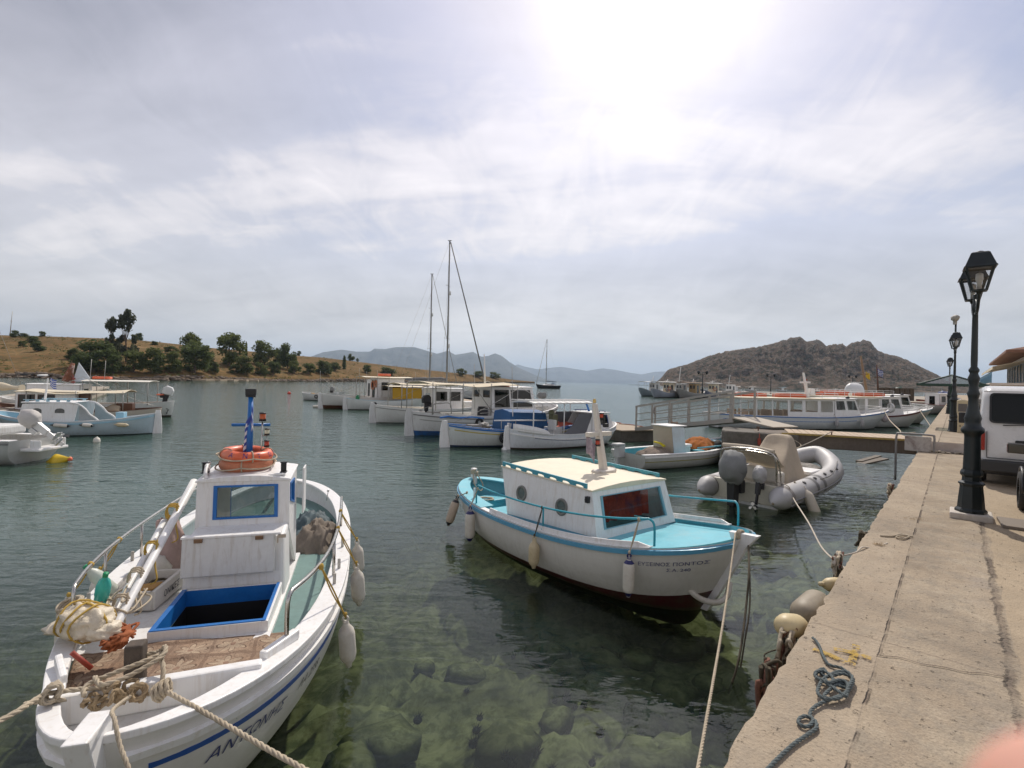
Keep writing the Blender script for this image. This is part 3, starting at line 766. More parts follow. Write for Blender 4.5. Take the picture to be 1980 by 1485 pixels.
TREES=[(213,617,700,34,'euca',2,0,'eucalyptus_tree','shorter of the two tall narrow eucalyptus trees on the headland'),(244,604,700,36,'euca',2,1,'eucalyptus_tree','tallest narrow eucalyptus tree, rising highest above the headland'),(184,657,720,86,'round',1,0,'shore_tree','broad dark green tree left of and below the tall eucalyptus pair'),(218,672,721,44,'round',1,1,'shore_tree','round dark tree at the shore directly under the eucalyptus pair'),(260,677,720,42,'round',0,2,'shore_tree','olive green shore tree just behind the small pale blue boat'),(300,672,720,52,'round',0,3,'shore_tree','wide olive shore tree between the two small boats moored off the headland'),(338,679,720,34,'round',0,0,'shore_tree','small olive shore tree behind the small white boat off the headland'),(378,664,722,62,'round',1,2,'shore_tree','large round dark shore tree right of the small white boat'),(371,643,700,46,'round',0,1,'hillside_tree','bushy tree rising behind the large round shore tree'),(444,643,708,54,'round',0,2,'hillside_tree','big bright green tree standing free mid headland above the skyline'),(476,664,692,9,'cyp',1,0,'cypress','thin dark cypress right of the big bright green tree'),(512,658,706,42,'round',0,3,'hillside_tree','green tree right of the thin cypress, cresting the skyline'),(538,673,706,22,'round',1,1,'hillside_tree','narrow dark tree squeezed between two skyline trees'),(557,664,713,36,'round',1,0,'hillside_tree','rightmost tall dark tree of the skyline group on the headland'),(472,688,723,42,'round',0,0,'shore_tree','low olive tree at the shore below the thin cypress'),(504,700,724,28,'round',0,1,'shore_tree','small shore bush right of the low olive tree below the cypress'),(529,698,725,27,'round',1,2,'shore_tree','small dark shore tree below the narrow skyline tree'),(570,697,723,25,'round',0,3,'shore_tree','small shore tree below the rightmost tall dark tree'),(597,702,723,25,'round',0,2,'shore_tree','low pale shore bush above the grey dinghy with dark engine cover'),(625,697,723,35,'round',1,1,'shore_tree','dark clump left of the small upright dark tree near the shore'),(649,700,717,21,'round',1,3,'shore_tree','rounded dark bush beside the small upright dark tree'),(666,690,714,12,'cyp',1,0,'cypress','small upright dark tree on the low slope of the headland'),(679,677,691,14,'round',1,0,'skyline_bush','lone round bush against the blue mountains on the headland ridge'),(691,684,691,6,'round',1,2,'skyline_bush','tiny bush right of the lone round ridge bush'),(709,705,721,21,'round',0,0,'shore_bush','pale green bush on the low bare slope of the headland'),(749,710,723,36,'round',1,1,'shore_bush','wide dark shrub left of the mizzen mast of the ketch'),(891,712,726,22,'round',0,2,'shore_bush','rounded shrub between the main mast and the dark forestay'),(925,717,730,24,'round',1,3,'shore_bush','dark shrub near the headland tip beside the dark forestay'),(955,719,731,24,'round',0,1,'shore_bush','last shrub before the bare tip of the headland'),(142,673,695,28,'round',1,1,'hillside_bush','dark bush on the slope left of the broad dark shore tree'),(28,638,653,17,'round',1,0,'skyline_bush','leftmost rounded bush on the skyline beside the thin aerial'),(46,644,652,20,'round',1,3,'skyline_bush','flat low bush on the skyline right of the leftmost rounded one'),(81,640,651,12,'round',1,2,'skyline_bush','small umbrella shaped tree alone on the left skyline'),(64,649,663,24,'round',1,1,'hillside_bush','dark scrub just below the small umbrella shaped skyline tree'),(74,661,679,28,'round',1,0,'hillside_bush','largest rounded bush on the bare left slope'),(45,658,671,15,'round',0,2,'hillside_bush','green bush left of the largest bush on the bare left slope'),(267,643,658,17,'round',1,3,'skyline_bush','round bush on the skyline right of the tallest eucalyptus'),(298,659,667,14,'round',1,1,'skyline_bush','low bush below the skyline right of the eucalyptus pair'),(330,669,683,28,'round',1,2,'hillside_bush','flat dark shrub left of the bushy tree behind the round shore tree'),(578,674,684,10,'round',1,0,'skyline_bush','tiny skyline bush right of the rightmost tall dark tree'),(412,700,722,24,'round',1,3,'shore_bush','dark bush right of the large round shore tree'),(405,688,704,18,'round',0,1,'hillside_bush','low scrub left of the big bright green tree'),(455,704,723,22,'round',1,2,'shore_bush','dark shore bush below the big bright green tree'),]
for T in TREES:tree(*T)
def ground_cover():
 rnd=random.Random(77);mb=MB()
 for i in range(1900):
  px=rnd.uniform(-60,980);t_=rnd.random()**1.3*.97+.02
  if noise.noise(Vector((px*.012,t_*5,7)))+rnd.uniform(-.25,.25)<.02:continue
  g=head_pt(px,t_);s=rnd.uniform(.25,.85)*(1 if t_>.08 else 1.3)
  for k in range(9):
   c=g+Vector((rnd.gauss(0,1)*s*.7,rnd.gauss(0,1)*s*.7,abs(rnd.gauss(0,.45))*s));u=Vector((rnd.gauss(0,1),rnd.gauss(0,1),rnd.gauss(0,.6))).normalized()*s*.42;w=Vector((rnd.gauss(0,.5),rnd.gauss(0,.5),1)).normalized()*s*.30
   mb.add([c-u,c-w,c+u,c+w],[(0,1,2,3)],k%2)
 o=mb.build('dry_scrub',[LEAF[0],surf('dry_straw_scrub',(.20,.15,.06),1,var=.3)],fix=False);tag(o,'low dry scrub scattered over the headland slope','scrub',kind='stuff')
 mb=MB()
 for i in range(900):
  px=rnd.uniform(-60,1020);g=head_pt(px,rnd.uniform(.002,.035));s=rnd.uniform(.3,1.1);mb.ball((g.x,g.y-.5,max(.0,g.z-.15)),(s*1.3,s,s*.55),6,wob=.7,seed=i)
 o=mb.build('shore_rocks',surf('brown_shore_rock',(.15,.115,.085),.95,var=.4,vscale=.6,bump=.05,bscale=3));tag(o,'brown rocks and boulders along the headland waterline','rocks',kind='stuff')
ground_cover()
def aerial():
 g=head_at(19,650);mb=MB()
 top=D(24,602,g.y);mb.tube([g,top],.16,6,rr=[.22,.10])
 mb.box(g,(1.2,1.2,.6));mb.box(g.lerp(top,.6),(.8,.3,.3))
 o=mb.build('radio_aerial',GALV);tag(o,'thin leaning radio aerial on the left skyline','aerial')
aerial()
def shore_clutter():
# flat stone landing and upturned dinghies on the left beach
 for i,(px,py,w,lab)in enumerate([(52,731,3.2,'dark upturned dinghy pulled up on the left beach'),(92,727,2.6,'white dinghy lying on the left beach')]):
  p=P(px,py,.3);p=head_pt(px,.012);p.z=.9-i*.1
  mb=MB();vs=[];n=10
  for k in range(n+1):
   u=k/n*2-1;b=.8*sqrt(max(0,1-u**2));
   for j in range(7):
    a=pi*j/6;vs.append((u*w,b*cos(a),.65*sin(a)*(1-.3*u*u)))
  mb.add(vs,[(k*7+j,(k+1)*7+j,(k+1)*7+j+1,k*7+j+1)for k in range(n)for j in range(6)],0,True)
  o=mb.build('beached_dinghy',[RUBBER,WHITE2][i],M=Matrix.Translation(p)@Matrix.Rotation(.2+i,4,'Z'));tag(o,lab,'dinghy')
 mb=MB();a=head_pt(395,.0);b=head_pt(505,0)
 for k in range(6):
  q=a.lerp(b,k/5.0);mb.box((q.x,q.y-3,.25+.04*(k%2)),(a-b).length/5*1.0 and(9.0,6,.7),rz=.1*k)
 struct(mb.build('stone_slipway',surf('pale_stone',(.34,.27,.19),.95,var=.2,bump=.05,bscale=1.5),bevel=.05))
shore_clutter()
# ================================================================ BOAT KIT
class Hull:
 asym=0.0
 def __init__(s,L,B,mid=.7,bow=.95,stern=.8,draft=.4,rake_b=.4,rake_s=.25,transom=0.0,p=3.5,q=.5,ps=3.0,ful=3.0,vee=1.25,keelrise=.0):
  s.L2=L/2;s.B=B/2;s.mid,s.bow,s.stern,s.draft=mid,bow,stern,draft
  s.rb,s.rs,s.tr,s.p,s.q,s.ps,s.ful,s.vee=rake_b,rake_s,transom,p,q,ps,ful,vee
 def half(s,u):
  a=min(1.0,abs(u)/s.L2)
  if u>=0:return max(.02,s.B*(1-a**s.p)**s.q)
  if s.tr:return s.B*(1-(1-s.tr)*a**2.2)
  return max(.02,s.B*(1-a**s.ps)**.55)
 def sheer(s,u):
  a=u/s.L2
  return s.mid+((s.bow-s.mid)*a**2.0 if a>0 else(s.stern-s.mid)*abs(a)**2.2)
 def keel(s,u):
  a=abs(u)/s.L2;return-s.draft*(1-.55*a**6)if(u>0 or not s.tr)else-s.draft*(1-.5*a**2)
 def v_at(s,u,z):return min(1,max(0,(s.sheer(u)-z)/(s.sheer(u)-s.keel(u))))
 def sec(s,u,v):
  a=abs(u)/s.L2
  if u<0 and s.tr:pw=s.ful
  else:pw=s.ful+(s.vee-s.ful)*a**1.6
  return(1-v**pw)**.85
 def pt(s,u,v,side=1,off=0.0):
  v=min(1,max(0,v));a=u/s.L2
  y=s.half(u)*s.sec(u,v)
  z=s.sheer(u)+(s.keel(u)-s.sheer(u))*v
  if a>0:x=u-s.rb*(v**1.15)*a**3
  else:x=u+(s.rs*(v**1.3)*abs(a)**3)
  p=Vector((x,side*y,z))
  if off:
   e=.01;u2=min(s.L2*.999,u+e);u1=max(-s.L2*.999,u-e);
   tu=s.pt(u2,v,side)-s.pt(u1,v,side);tv=s.pt(u,min(1,v+e),side)-s.pt(u,max(0,v-e),side)
   n=tu.cross(tv)
   if n.length>1e-9:
    n.normalize()
    if n.y*side<0:n=-n
    p=p+n*off
  return p
 def inner(s,u,z,t=.045):return max(.0,s.half(u)*s.sec(u,s.v_at(u,z))-t)
 def mesh(s,name,mat,inmat,parent,nu=34,nv=11,floor=None,wall=.045):
  mb=MB();us=[s.L2*sin(pi/2*(i/nu*2-1))if not s.tr else(-s.L2+2*s.L2*sin(pi/2*i/nu))for i in range(nu+1)]
  vs=[]
  for u in us:
   for j in range(2*nv+1):
    k=j-nv;side=1 if k<0 else-1
    v=1-abs(k)/nv;vs.append(s.pt(u,v**1.0,side))
  m=2*nv+1
  fs=[(i*m+j,(i+1)*m+j,(i+1)*m+j+1,i*m+j+1)for i in range(nu)for j in range(2*nv)]
  mb.add(vs,fs,0,True)
  if s.tr:mb.add(vs[:m],[list(range(m))[::-1]],0)
  # inside of the bulwark down to the floor
  fl=floor or(lambda u:s.sheer(u)-.3)
  for side in(1,-1):
   iv=[]
   for u in us:
    zt=s.sheer(u);zb=fl(u)
    for k in range(4):
     z=zt+(zb-zt)*k/3;x=s.pt(u,s.v_at(u,z),side).x
     iv.append((x*(1-.02*(abs(u)/s.L2)**8),side*s.inner(u,z,wall),z))
   mb.add(iv,[(i*4+k,i*4+k+1,(i+1)*4+k+1,(i+1)*4+k)for i in range(nu)for k in range(3)],1,True)
  return mb.build(name,[mat,inmat],parent)
 def deck(s,name,mat,parent,u0,u1,zf,n=24,t=.03,camber=.0,rows=5,bevel=0,y0=None):
  mb=MB();vs=[]
  for i in range(n+1):
   u=u0+(u1-u0)*i/n;z=zf(u)if callable(zf)else zf;w=s.inner(u,z,t);x=s.pt(u,s.v_at(u,z)).x
   for k in range(rows):
    f=k/(rows-1)*2-1;vs.append((x,w*f,z+camber*(1-f*f)*min(1,w)))
  mb.add(vs,[(i*rows+k,(i+1)*rows+k,(i+1)*rows+k+1,i*rows+k+1)for i in range(n)for k in range(rows-1)],0,True)
  # bulkheads at both ends
  return mb.build(name,mat,parent)
 def bulkhead(s,name,mat,parent,u,z0,z1,t=.03):
  mb=MB();x=u
  vs=[(s.pt(u,s.v_at(u,z)).x,f*s.inner(u,z,t),z)for z,f in((z0,-1),(z0,1),(z1,1),(z1,-1))]
  mb.quad(*vs,th=.03);return mb.build(name,mat,parent)
 def line(s,u0,u1,dz,side,off=0.0,n=30,absz=False):
  out=[]
  for i in range(n+1):
   u=u0+(u1-u0)*i/n;v=s.v_at(u,dz if absz else s.sheer(u)+dz);out.append(s.pt(u,v,side,off))
  return out
 def cap(s,name,mat,parent,w=.11,th=.03,u0=None,u1=None,inset=.35,bevel=.006):
  """gunwale capping board along the sheer, both sides"""
  mb=MB();u0=-s.L2 if u0 is None else u0;u1=s.L2 if u1 is None else u1
  for side in(1,-1):
   n=46;vs=[]
   for i in range(n+1):
    f=i/n;u=u0+(u1-u0)*(.5-.5*cos(pi*f))if(u0<=-s.L2*.98 or u1>=s.L2*.98)else u0+(u1-u0)*f
    z=s.sheer(u);h=s.half(u);x=u
    o=h+w*inset*.4;inn=max(0.0,h-w)
    vs+=[(x,side*o,z+.002),(x,side*o,z+th),(x,side*inn,z+th),(x,side*inn,z+.002)]
   mb.add(vs,[(i*4+k,(i+1)*4+k,(i+1)*4+(k+1)%4,i*4+(k+1)%4)for i in range(n)for k in range(4)]+[(0,1,2,3),(n*4,n*4+3,n*4+2,n*4+1)],0,False)
  return mb.build(name,mat,parent,bevel=bevel)
 def strip(s,name,mat,parent,dz,w,off=.004,u0=None,u1=None,th=.0,sides=(1,-1),absz=False,n=48):
  """painted band or raised rubbing strake following the sheer"""
  mb=MB();u0=-s.L2*.995 if u0 is None else u0;u1=s.L2*.995 if u1 is None else u1
  for side in sides:
   a=s.line(u0,u1,dz,side,off+th,n,absz);b=s.line(u0,u1,dz-w,side,off+th,n,absz)
   a0=s.line(u0,u1,dz,side,-.01,n,absz);b0=s.line(u0,u1,dz-w,side,-.01,n,absz)
   vs=[]
   for p in zip(a0,a,b,b0):vs+=list(p)
   mb.add(vs,[(i*4+k,(i+1)*4+k,(i+1)*4+k+1,i*4+k+1)for i in range(n)for k in range(3)]+[(0,1,2,3),(n*4+3,n*4+2,n*4+1,n*4)],0,False)
  return mb.build(name,mat,parent)
 def text(s,name,txt,size,mat,parent,u,z,side,forward=True,off=.006,shear=0.0,slope=1.0,xs=1.0):
  vs,fs=text_mesh(txt,size,shear)
  out=[]
  for x,y,_ in vs:
   uu=u+(x*xs if forward else-x*xs);dz=s.sheer(uu)-s.sheer(u)
   zz=z+y+dz*slope;out.append(s.pt(min(s.L2*.99,uu),s.v_at(uu,zz),side,off))
  mb=MB();mb.add(out,fs);return mb.build(name,mat,parent,fix=False)
def boatM(x,y,hx,hy,heel=0.0,trim=0.0,z=0.0):
 return Matrix.Translation((x,y,z))@Matrix.Rotation(atan2(hy,hx),4,'Z')@Matrix.Rotation(-trim,4,'Y')@Matrix.Rotation(heel,4,'X')
def hull_boat(name,label,M,hull,top,bottom,z0,inside=WHITE,capm=None,floor=None,group='boats in the harbour',deckm=None,cat='boat',band=None,rub=None,capw=.11,detail=34,amt=.25,rough=.35):
 o=thing(name,label,cat,M=M,group=group)
 hm=hull_mat(name+'_hull_paint_'+str(len(bpy.data.materials)),top,bottom,z0,amt=amt,rough=rough)
 fl=floor if callable(floor)else((lambda u:hull.sheer(u)-.35)if floor is None else(lambda u:floor))
 hull.mesh('hull',hm,inside,o,nu=detail,floor=fl)
 hull.cap('gunwale',capm or WHITE,o,w=capw)
 if deckm:hull.deck('deck',deckm,o,-hull.L2*.995,hull.L2*.995,fl)
 if band:hull.strip('painted_band',band[0],o,band[1],band[2])
 if rub:hull.strip('rubbing_strake',rub[0],o,rub[1],rub[2],th=.022)
 return o
def wall_open(mb,A,Bq,Cq,Dq,wins,th=.03,mat=0,rimmat=None):
 """wall A B C D (bottom-left, bottom-right, top-right, top-left, seen from outside) with real openings; wins in 0..1 units"""
 A,Bq,Cq,Dq=map(Vector,(A,Bq,Cq,Dq))
 n=(Bq-A).cross(Dq-A).normalized()
 F=lambda s_,t_:A.lerp(Bq,s_).lerp(Dq.lerp(Cq,s_),t_)
 ss=sorted({0,1,*[w[0]for w in wins],*[w[1]for w in wins]});ts=sorted({0,1,*[w[2]for w in wins],*[w[3]for w in wins]})
 for i in range(len(ss)-1):
  for j in range(len(ts)-1):
   cs,ct=(ss[i]+ss[i+1])/2,(ts[j]+ts[j+1])/2
   if any(w[0]<cs<w[1]and w[2]<ct<w[3]for w in wins):continue
   q=[F(ss[i],ts[j]),F(ss[i+1],ts[j]),F(ss[i+1],ts[j+1]),F(ss[i],ts[j+1])]
   mb.add(q,[(0,1,2,3)],mat);mb.add([p-n*th for p in q],[(3,2,1,0)],mat)
 for w in[(0,1,0,1)]+list(wins):
  q=[F(w[0],w[2]),F(w[1],w[2]),F(w[1],w[3]),F(w[0],w[3])]
  for a,b in zip(q,q[1:]+q[:1]):mb.add([a,b,b-n*th,a-n*th],[(0,1,2,3)],mat)
 return F,n
def window(parent,F,n,w,frame_mat,glass,fw=.03,proud=.012,name='window',th=.03,rad=.0):
 """frame ring standing proud of the wall round an opening, with its pane set back"""
 fr=MB()
 p=lambda a,b:F(a,b)
 q=[p(w[0],w[2]),p(w[1],w[2]),p(w[1],w[3]),p(w[0],w[3])]
 c=sum(q,Vector())/4
 outq=[x+(x-c).normalized()*fw*1.3 for x in q];inq=[x-(x-c).normalized()*fw*.25 for x in q]
 for i in range(4):
  j=(i+1)%4
  a,b,d,e=outq[i],outq[j],inq[j],inq[i]
  up=n*proud;dn=-n*.02
  fr.add([a+up,b+up,d+up,e+up,a+dn,b+dn,d+dn,e+dn],[(0,1,2,3),(0,4,5,1),(3,2,6,7),(4,7,6,5)])
 o=fr.build(name,frame_mat,parent)
 g=MB();g.quad(*[x-n*th*.5 for x in inq],th=.004);g.build('pane',glass,o)
 return o
def house(parent,x0,x1,yb,yt,z0,z1,mat,roof_mat,wins=None,x0t=None,x1t=None,roof_th=.04,over=.05,camber=.03,frame=None,glass=None,name='cabin',z1f=None,yoff=0.0,open_back=False,th=.03,yb1=None,yt1=None):
 """deckhouse: x0 aft, x1 fore (bottom), x0t/x1t (top). wins: dict side-> list of (s0,s1,t0,t1)"""
 x0t=x0 if x0t is None else x0t;x1t=x1 if x1t is None else x1t;wins=wins or{};z1f=z1 if z1f is None else z1f
 yb1=yb if yb1 is None else yb1;yt1=yt if yt1 is None else yt1
 mb=MB();W=[]
 z0a,z0f=z0 if isinstance(z0,tuple)else(z0,z0)
 corners={'port':((x1,yb1+yoff,z0f),(x0,yb+yoff,z0a),(x0t,yt+yoff,z1),(x1t,yt1+yoff,z1f)),'star':((x0,-yb+yoff,z0a),(x1,-yb1+yoff,z0f),(x1t,-yt1+yoff,z1f),(x0t,-yt+yoff,z1)),'front':((x1,-yb1+yoff,z0f),(x1,yb1+yoff,z0f),(x1t,yt1+yoff,z1f),(x1t,-yt1+yoff,z1f)),'back':((x0,yb+yoff,z0a),(x0,-yb+yoff,z0a),(x0t,-yt+yoff,z1),(x0t,yt+yoff,z1))}
 for k,q in corners.items():
  if k=='back' and open_back:continue
  F,n=wall_open(mb,*q,wins.get(k,[]),th)
  for w in wins.get(k,[]):W.append((F,n,w,k))
 c=mb.build(name,mat,parent)
 rf=MB();rows=7;vs=[]
 for i in range(2):
  x=x0t-over if i==0 else x1t+over;z=z1 if i==0 else z1f;yy=(yt if i==0 else yt1)+over
  for k in range(rows):
   f=k/(rows-1)*2-1;vs.append((x,f*yy+yoff,z+camber*(1-f*f)+roof_th))
  for k in range(rows):
   f=k/(rows-1)*2-1;vs.append((x,f*yy+yoff,z+.001))
 m=rows
 fs=[(k,2*m+k,2*m+k+1,k+1)for k in range(m-1)]+[(m+k,m+k+1,3*m+k+1,3*m+k)for k in range(m-1)]
 fs+=[(k,k+1,m+k+1,m+k)for k in range(m-1)]+[(2*m+k+1,2*m+k,3*m+k,3*m+k+1)for k in range(m-1)]
 fs+=[(0,m,3*m,2*m),(m-1,3*m-1,4*m-1,2*m-1)]
 rf.add(vs,fs);rf.build('roof',roof_mat,parent,bevel=.008)
 for F,n,w,k in W:window(parent,F,n,w,frame or mat,glass or GLASS,fw=.025)
 return corners
def canopy(parent,x0,x1,y,z,post_mat,top_mat,z_deck,posts=3,slats=True,sag_=0.0,th=.03,name='canopy',tilt=0.0,legs=True):
 if legs:
  for i in range(posts):
   x=x0+.08+(x1-x0-.16)*i/(posts-1)
   for s_ in(1,-1):
    mb=MB();mb.tube([(x,s_*(y-.06),z_deck),(x,s_*(y-.06),z+tilt*(x-x0))],.025,7);mb.build('canopy_post',post_mat,parent)
 mb=MB();n=10;m=7;vs=[]
 for i in range(n+1):
  x=x0+(x1-x0)*i/n
  for k in range(m):
   f=k/(m-1)*2-1;edge=sag_*(.5+.5*cos(2*pi*i/n*posts/2))if posts else 0
   vs.append((x,f*y,z+tilt*(x-x0)+.07*(1-f*f)-sag_*.6*sin(pi*i/n)-edge*abs(f)*.4))
 o=len(vs);vs+=[(a,b,c-th)for a,b,c in vs]
 fs=[(i*m+k,(i+1)*m+k,(i+1)*m+k+1,i*m+k+1)for i in range(n)for k in range(m-1)]
 fs+=[tuple(o+j for j in f[::-1])for f in fs]
 fs+=[(i*m,o+i*m,o+(i+1)*m,(i+1)*m)for i in range(n)]+[(i*m+m-1,(i+1)*m+m-1,o+(i+1)*m+m-1,o+i*m+m-1)for i in range(n)]
 fs+=[(k,k+1,o+k+1,o+k)for k in range(m-1)]+[(n*m+k+1,n*m+k,o+n*m+k,o+n*m+k+1)for k in range(m-1)]
 mb.add(vs,fs,0,False);return mb.build(name,top_mat,parent)
def mast_cross(parent,x,y,z0,z1,mat,lean=-.08,w=.055,cross=.25,zc=.6,name='mast',foot=True,cm=None):
 mb=MB();top=Vector((x+lean*(z1-z0),y,z1));b=Vector((x,y,z0))
 h=z1-z0
 vs=[]
 for(p,r)in((b,w),(b.lerp(top,.45),w*.85),(top,w*.6)):
  vs+=[p+Vector((-r,-r*.7,0)),p+Vector((r,-r*.7,0)),p+Vector((r,r*.7,0)),p+Vector((-r,r*.7,0))]
 fs=[(i*4+k,i*4+(k+1)%4,(i+1)*4+(k+1)%4,(i+1)*4+k)for i in range(2)for k in range(4)]+[(3,2,1,0),(8,9,10,11)]
 mb.add(vs,fs);m=mb.build(name,mat,parent,bevel=.008)
 if cross:
  c=MB();p=b.lerp(top,zc);c.box(p,(w*1.2,cross*2,w*1.1));c.build('crossbar',cm or mat,m,bevel=.008)
 if foot:
  f=MB();f.box(b+Vector((0,0,.03)),(w*4,w*5,.07));f.build('mast_step',mat,m,bevel=.02)
 return m
def nav_lamp(parent,p,col,s=.035,name='nav_light'):
 mb=MB();mb.lathe([(0,-s*1.3),(s,-s*1.3),(s,-s*.6)],10,1);mb.lathe([(s*.85,-s*.6),(s*.9,s),(0,s*1.05)],10,0);
 mb.lathe([(s,s),(s,s*1.4),(0,s*1.45)],10,1)
 o=mb.build(name,[col,BLACK],parent);o.location=p;return o
def tyre_mesh(mb,c,R=.3,r=.09,axis='Y',mat=0):
 T=Matrix.Translation(c)@(Matrix.Rotation(pi/2,4,'X')if axis=='Y' else Matrix.Rotation(pi/2,4,'Y')if axis=='X' else Matrix())
 n=18;k=8;vs=[]
 for i in range(n):
  a=2*pi*i/n
  for j in range(k):
   b=2*pi*j/k;rr=R-r+r*cos(b)*(1 if cos(b)>0 else .8);vs.append((rr*cos(a),rr*sin(a),r*1.05*sin(b)))
 mb.add(vs,[(i*k+j,((i+1)%n)*k+j,((i+1)%n)*k+(j+1)%k,i*k+(j+1)%k)for i in range(n)for j in range(k)],mat,True,T);return mb
RINGS={}
def ring_thing(M,label,mat=ORANGE,R=.3,r=.065,text=True,group='lifebuoys',band=None):
 o=thing('lifebuoy',label,'lifebuoy',M=M,group=group)
 mb=MB();n=40;k=12;vs=[]
 for i in range(n):
  a=2*pi*i/n
  for j in range(k):
   b=2*pi*j/k;vs.append(((R+r*cos(b))*cos(a),(R+r*cos(b))*sin(a),r*sin(b)))
 mb.add(vs,[(i*k+j,((i+1)%n)*k+j,((i+1)%n)*k+(j+1)%k,i*k+(j+1)%k)for i in range(n)for j in range(k)],0,True)
 mb.build('ring',mat,o)
 g=MB();pts=[]
 for i in range(49):
  a=2*pi*i/48;rr=R+r+.012+.035*abs(sin(2*a));pts.append((rr*cos(a),rr*sin(a),-.02*abs(sin(2*a))))
 g.tube(pts,.008,6);g.build('grab_line',ROPE,o)
 for q in range(4):
  a=pi/2*q
  b=MB();ring=[((R+(r+.006)*cos(t))*cos(a),(R+(r+.006)*cos(t))*sin(a),(r+.006)*sin(t))for t in[2*pi*i/14 for i in range(14)]]
  b.tube(ring,.007,6,closed=True);b.build('strap',band or ROPE,o)
 return o
def fender_thing(top,length,r,label,group,mat=FENDER,hang=None,tilt=(0,0),rope=ROPE,tip=None,name='fender',flat=1.0):
 """hanging cylinder fender; 'top' is the eye, 'hang' a world point the lanyard is tied to"""
 top=Vector(top)
 d=Vector((tilt[0],tilt[1],-1)).normalized()
 R=d.to_track_quat('-Z','X').to_matrix().to_4x4()
 o=thing(name,label,'fender',M=Matrix.Translation(top)@R,group=group)
 mb=MB();L=length
 mb.lathe([(0,-.028),(r*.32,-.03),(r*.42,-.06),(r*.86,-.06-r*.55),(r,-.06-r*1.1),(r,-L*.5),(r,-L+r*1.1),(r*.86,-L+r*.5),(r*.42,-L),(r*.34,-L-.03),(0,-L-.04)],20,0)
 if tip:mb2=MB();
 b=mb.build('body',mat,o)
 e=MB()
 n=12;ring=[(.022*cos(2*pi*i/n),0,-.008+.022*sin(2*pi*i/n))for i in range(n)];e.tube(ring,.010,6,closed=True)
 e.lathe([(r*.36,-.03),(r*.40,-.062)],12);e.build('eye',tip or mat,o)
 if tip:
  t=MB();t.lathe([(r*.45,-.055),(r*.72,-.06-r*.30),(r*.88,-.06-r*.50)],20,0);t.build('end_cap',tip,o)
  t=MB();t.lathe([(r*.80,-L+r*.42),(r*.74,-L+r*.32),(r*.45,-L-.004),(r*.30,-L-.035),(0,-L-.045)],20,0);t.build('end_cap',tip,o)
 if hang is not None:
  hv_=(Matrix.Translation(top)@R).inverted()@Vector(hang)
  l=MB();pts=[(0,0,0),tuple(hv_*.5+Vector((.008,.006,0))),tuple(hv_)]
  l.tube(catmull(pts,5),.007,6);l.tube(catmull([(0.012,0,0),tuple(hv_*.5+Vector((-.01,-.008,0))),tuple(hv_)],5),.006,6)
  l.ball(tuple(hv_),(.022,.022,.028),8,wob=.3);l.ball((0,0,.03),(.016,.016,.022),8,wob=.3)
  l.build('lanyard',rope,o)
 return o
def rope_thing(pts,r,label,mat=ROPE,group='mooring lines',laid_=False,name='mooring_rope',n=6):
 mb=MB()
 if laid_:laid(mb,pts,r)
 else:mb.tube(pts,r,n)
 o=mb.build(name,mat);return tag(o,label,'rope',group)
def rail(parent,hull,u0,u1,h,side,mat,r=.014,inset=.05,posts=(),name='rail',droop=True,ends=True):
 mb=MB();pts=[];n=24
 for i in range(n+1):
  u=u0+(u1-u0)*i/n;pts.append(Vector((u,side*(hull.half(u)-inset),hull.sheer(u)+h)))
 path=list(pts)
 if ends:
  a=pts[0];b=pts[-1];da=(pts[1]-pts[0]).normalized();db=(pts[-1]-pts[-2]).normalized()
  path=catmull([Vector((a.x,a.y,hull.sheer(u0)+.02))-da*.02,Vector((a.x,a.y,a.z-.07))-da*.015,a+da*.05],4)+pts[2:-2]+catmull([b-db*.05,Vector((b.x,b.y,b.z-.07))+db*.015,Vector((b.x,b.y,hull.sheer(u1)+.02))+db*.02],4)
 mb.tube(path,r,8);o=mb.build(name,mat,parent)
 for u in posts:
  p=MB();y=side*(hull.half(u)-inset);p.tube([(u,y,hull.sheer(u)+.02),(u,y,hull.sheer(u)+h)],r*.9,8);p.lathe([(r*2.2,0),(r*2.2,.012),(r,.014)],10,M=Matrix.Translation((u,y,hull.sheer(u)+.03)));p.build('stanchion',mat,o)
 return o
def rudder(parent,hull,mat,h=1.1,w=.35,tiller=None,z0=-.2,th=.05):
 x=-hull.L2;mb=MB();zt=hull.stern+h*.12
 e=hull.rs*.8;poly=[(x+.02+e,z0),(x+.0+e*.3,hull.stern*.5),(x-.03,zt),(x-.03-w*.55,zt),(x-.02-w*.75,hull.stern*.75),(x-w+e*.5,z0+.3),(x-w+e,z0)]
 mb.add([(a,s_*th/2,b)for s_ in(-1,1)for a,b in poly],[list(range(7)),list(range(7,14))[::-1]]+[(i,7+i,7+(i+1)%7,(i+1)%7)for i in range(7)])
 o=mb.build('rudder',mat,parent,bevel=.008)
 if tiller:t=MB();t.box((x+.32,0,zt+.02),(.95,.05,.05));t.build('tiller',tiller,o,bevel=.01)
 return o
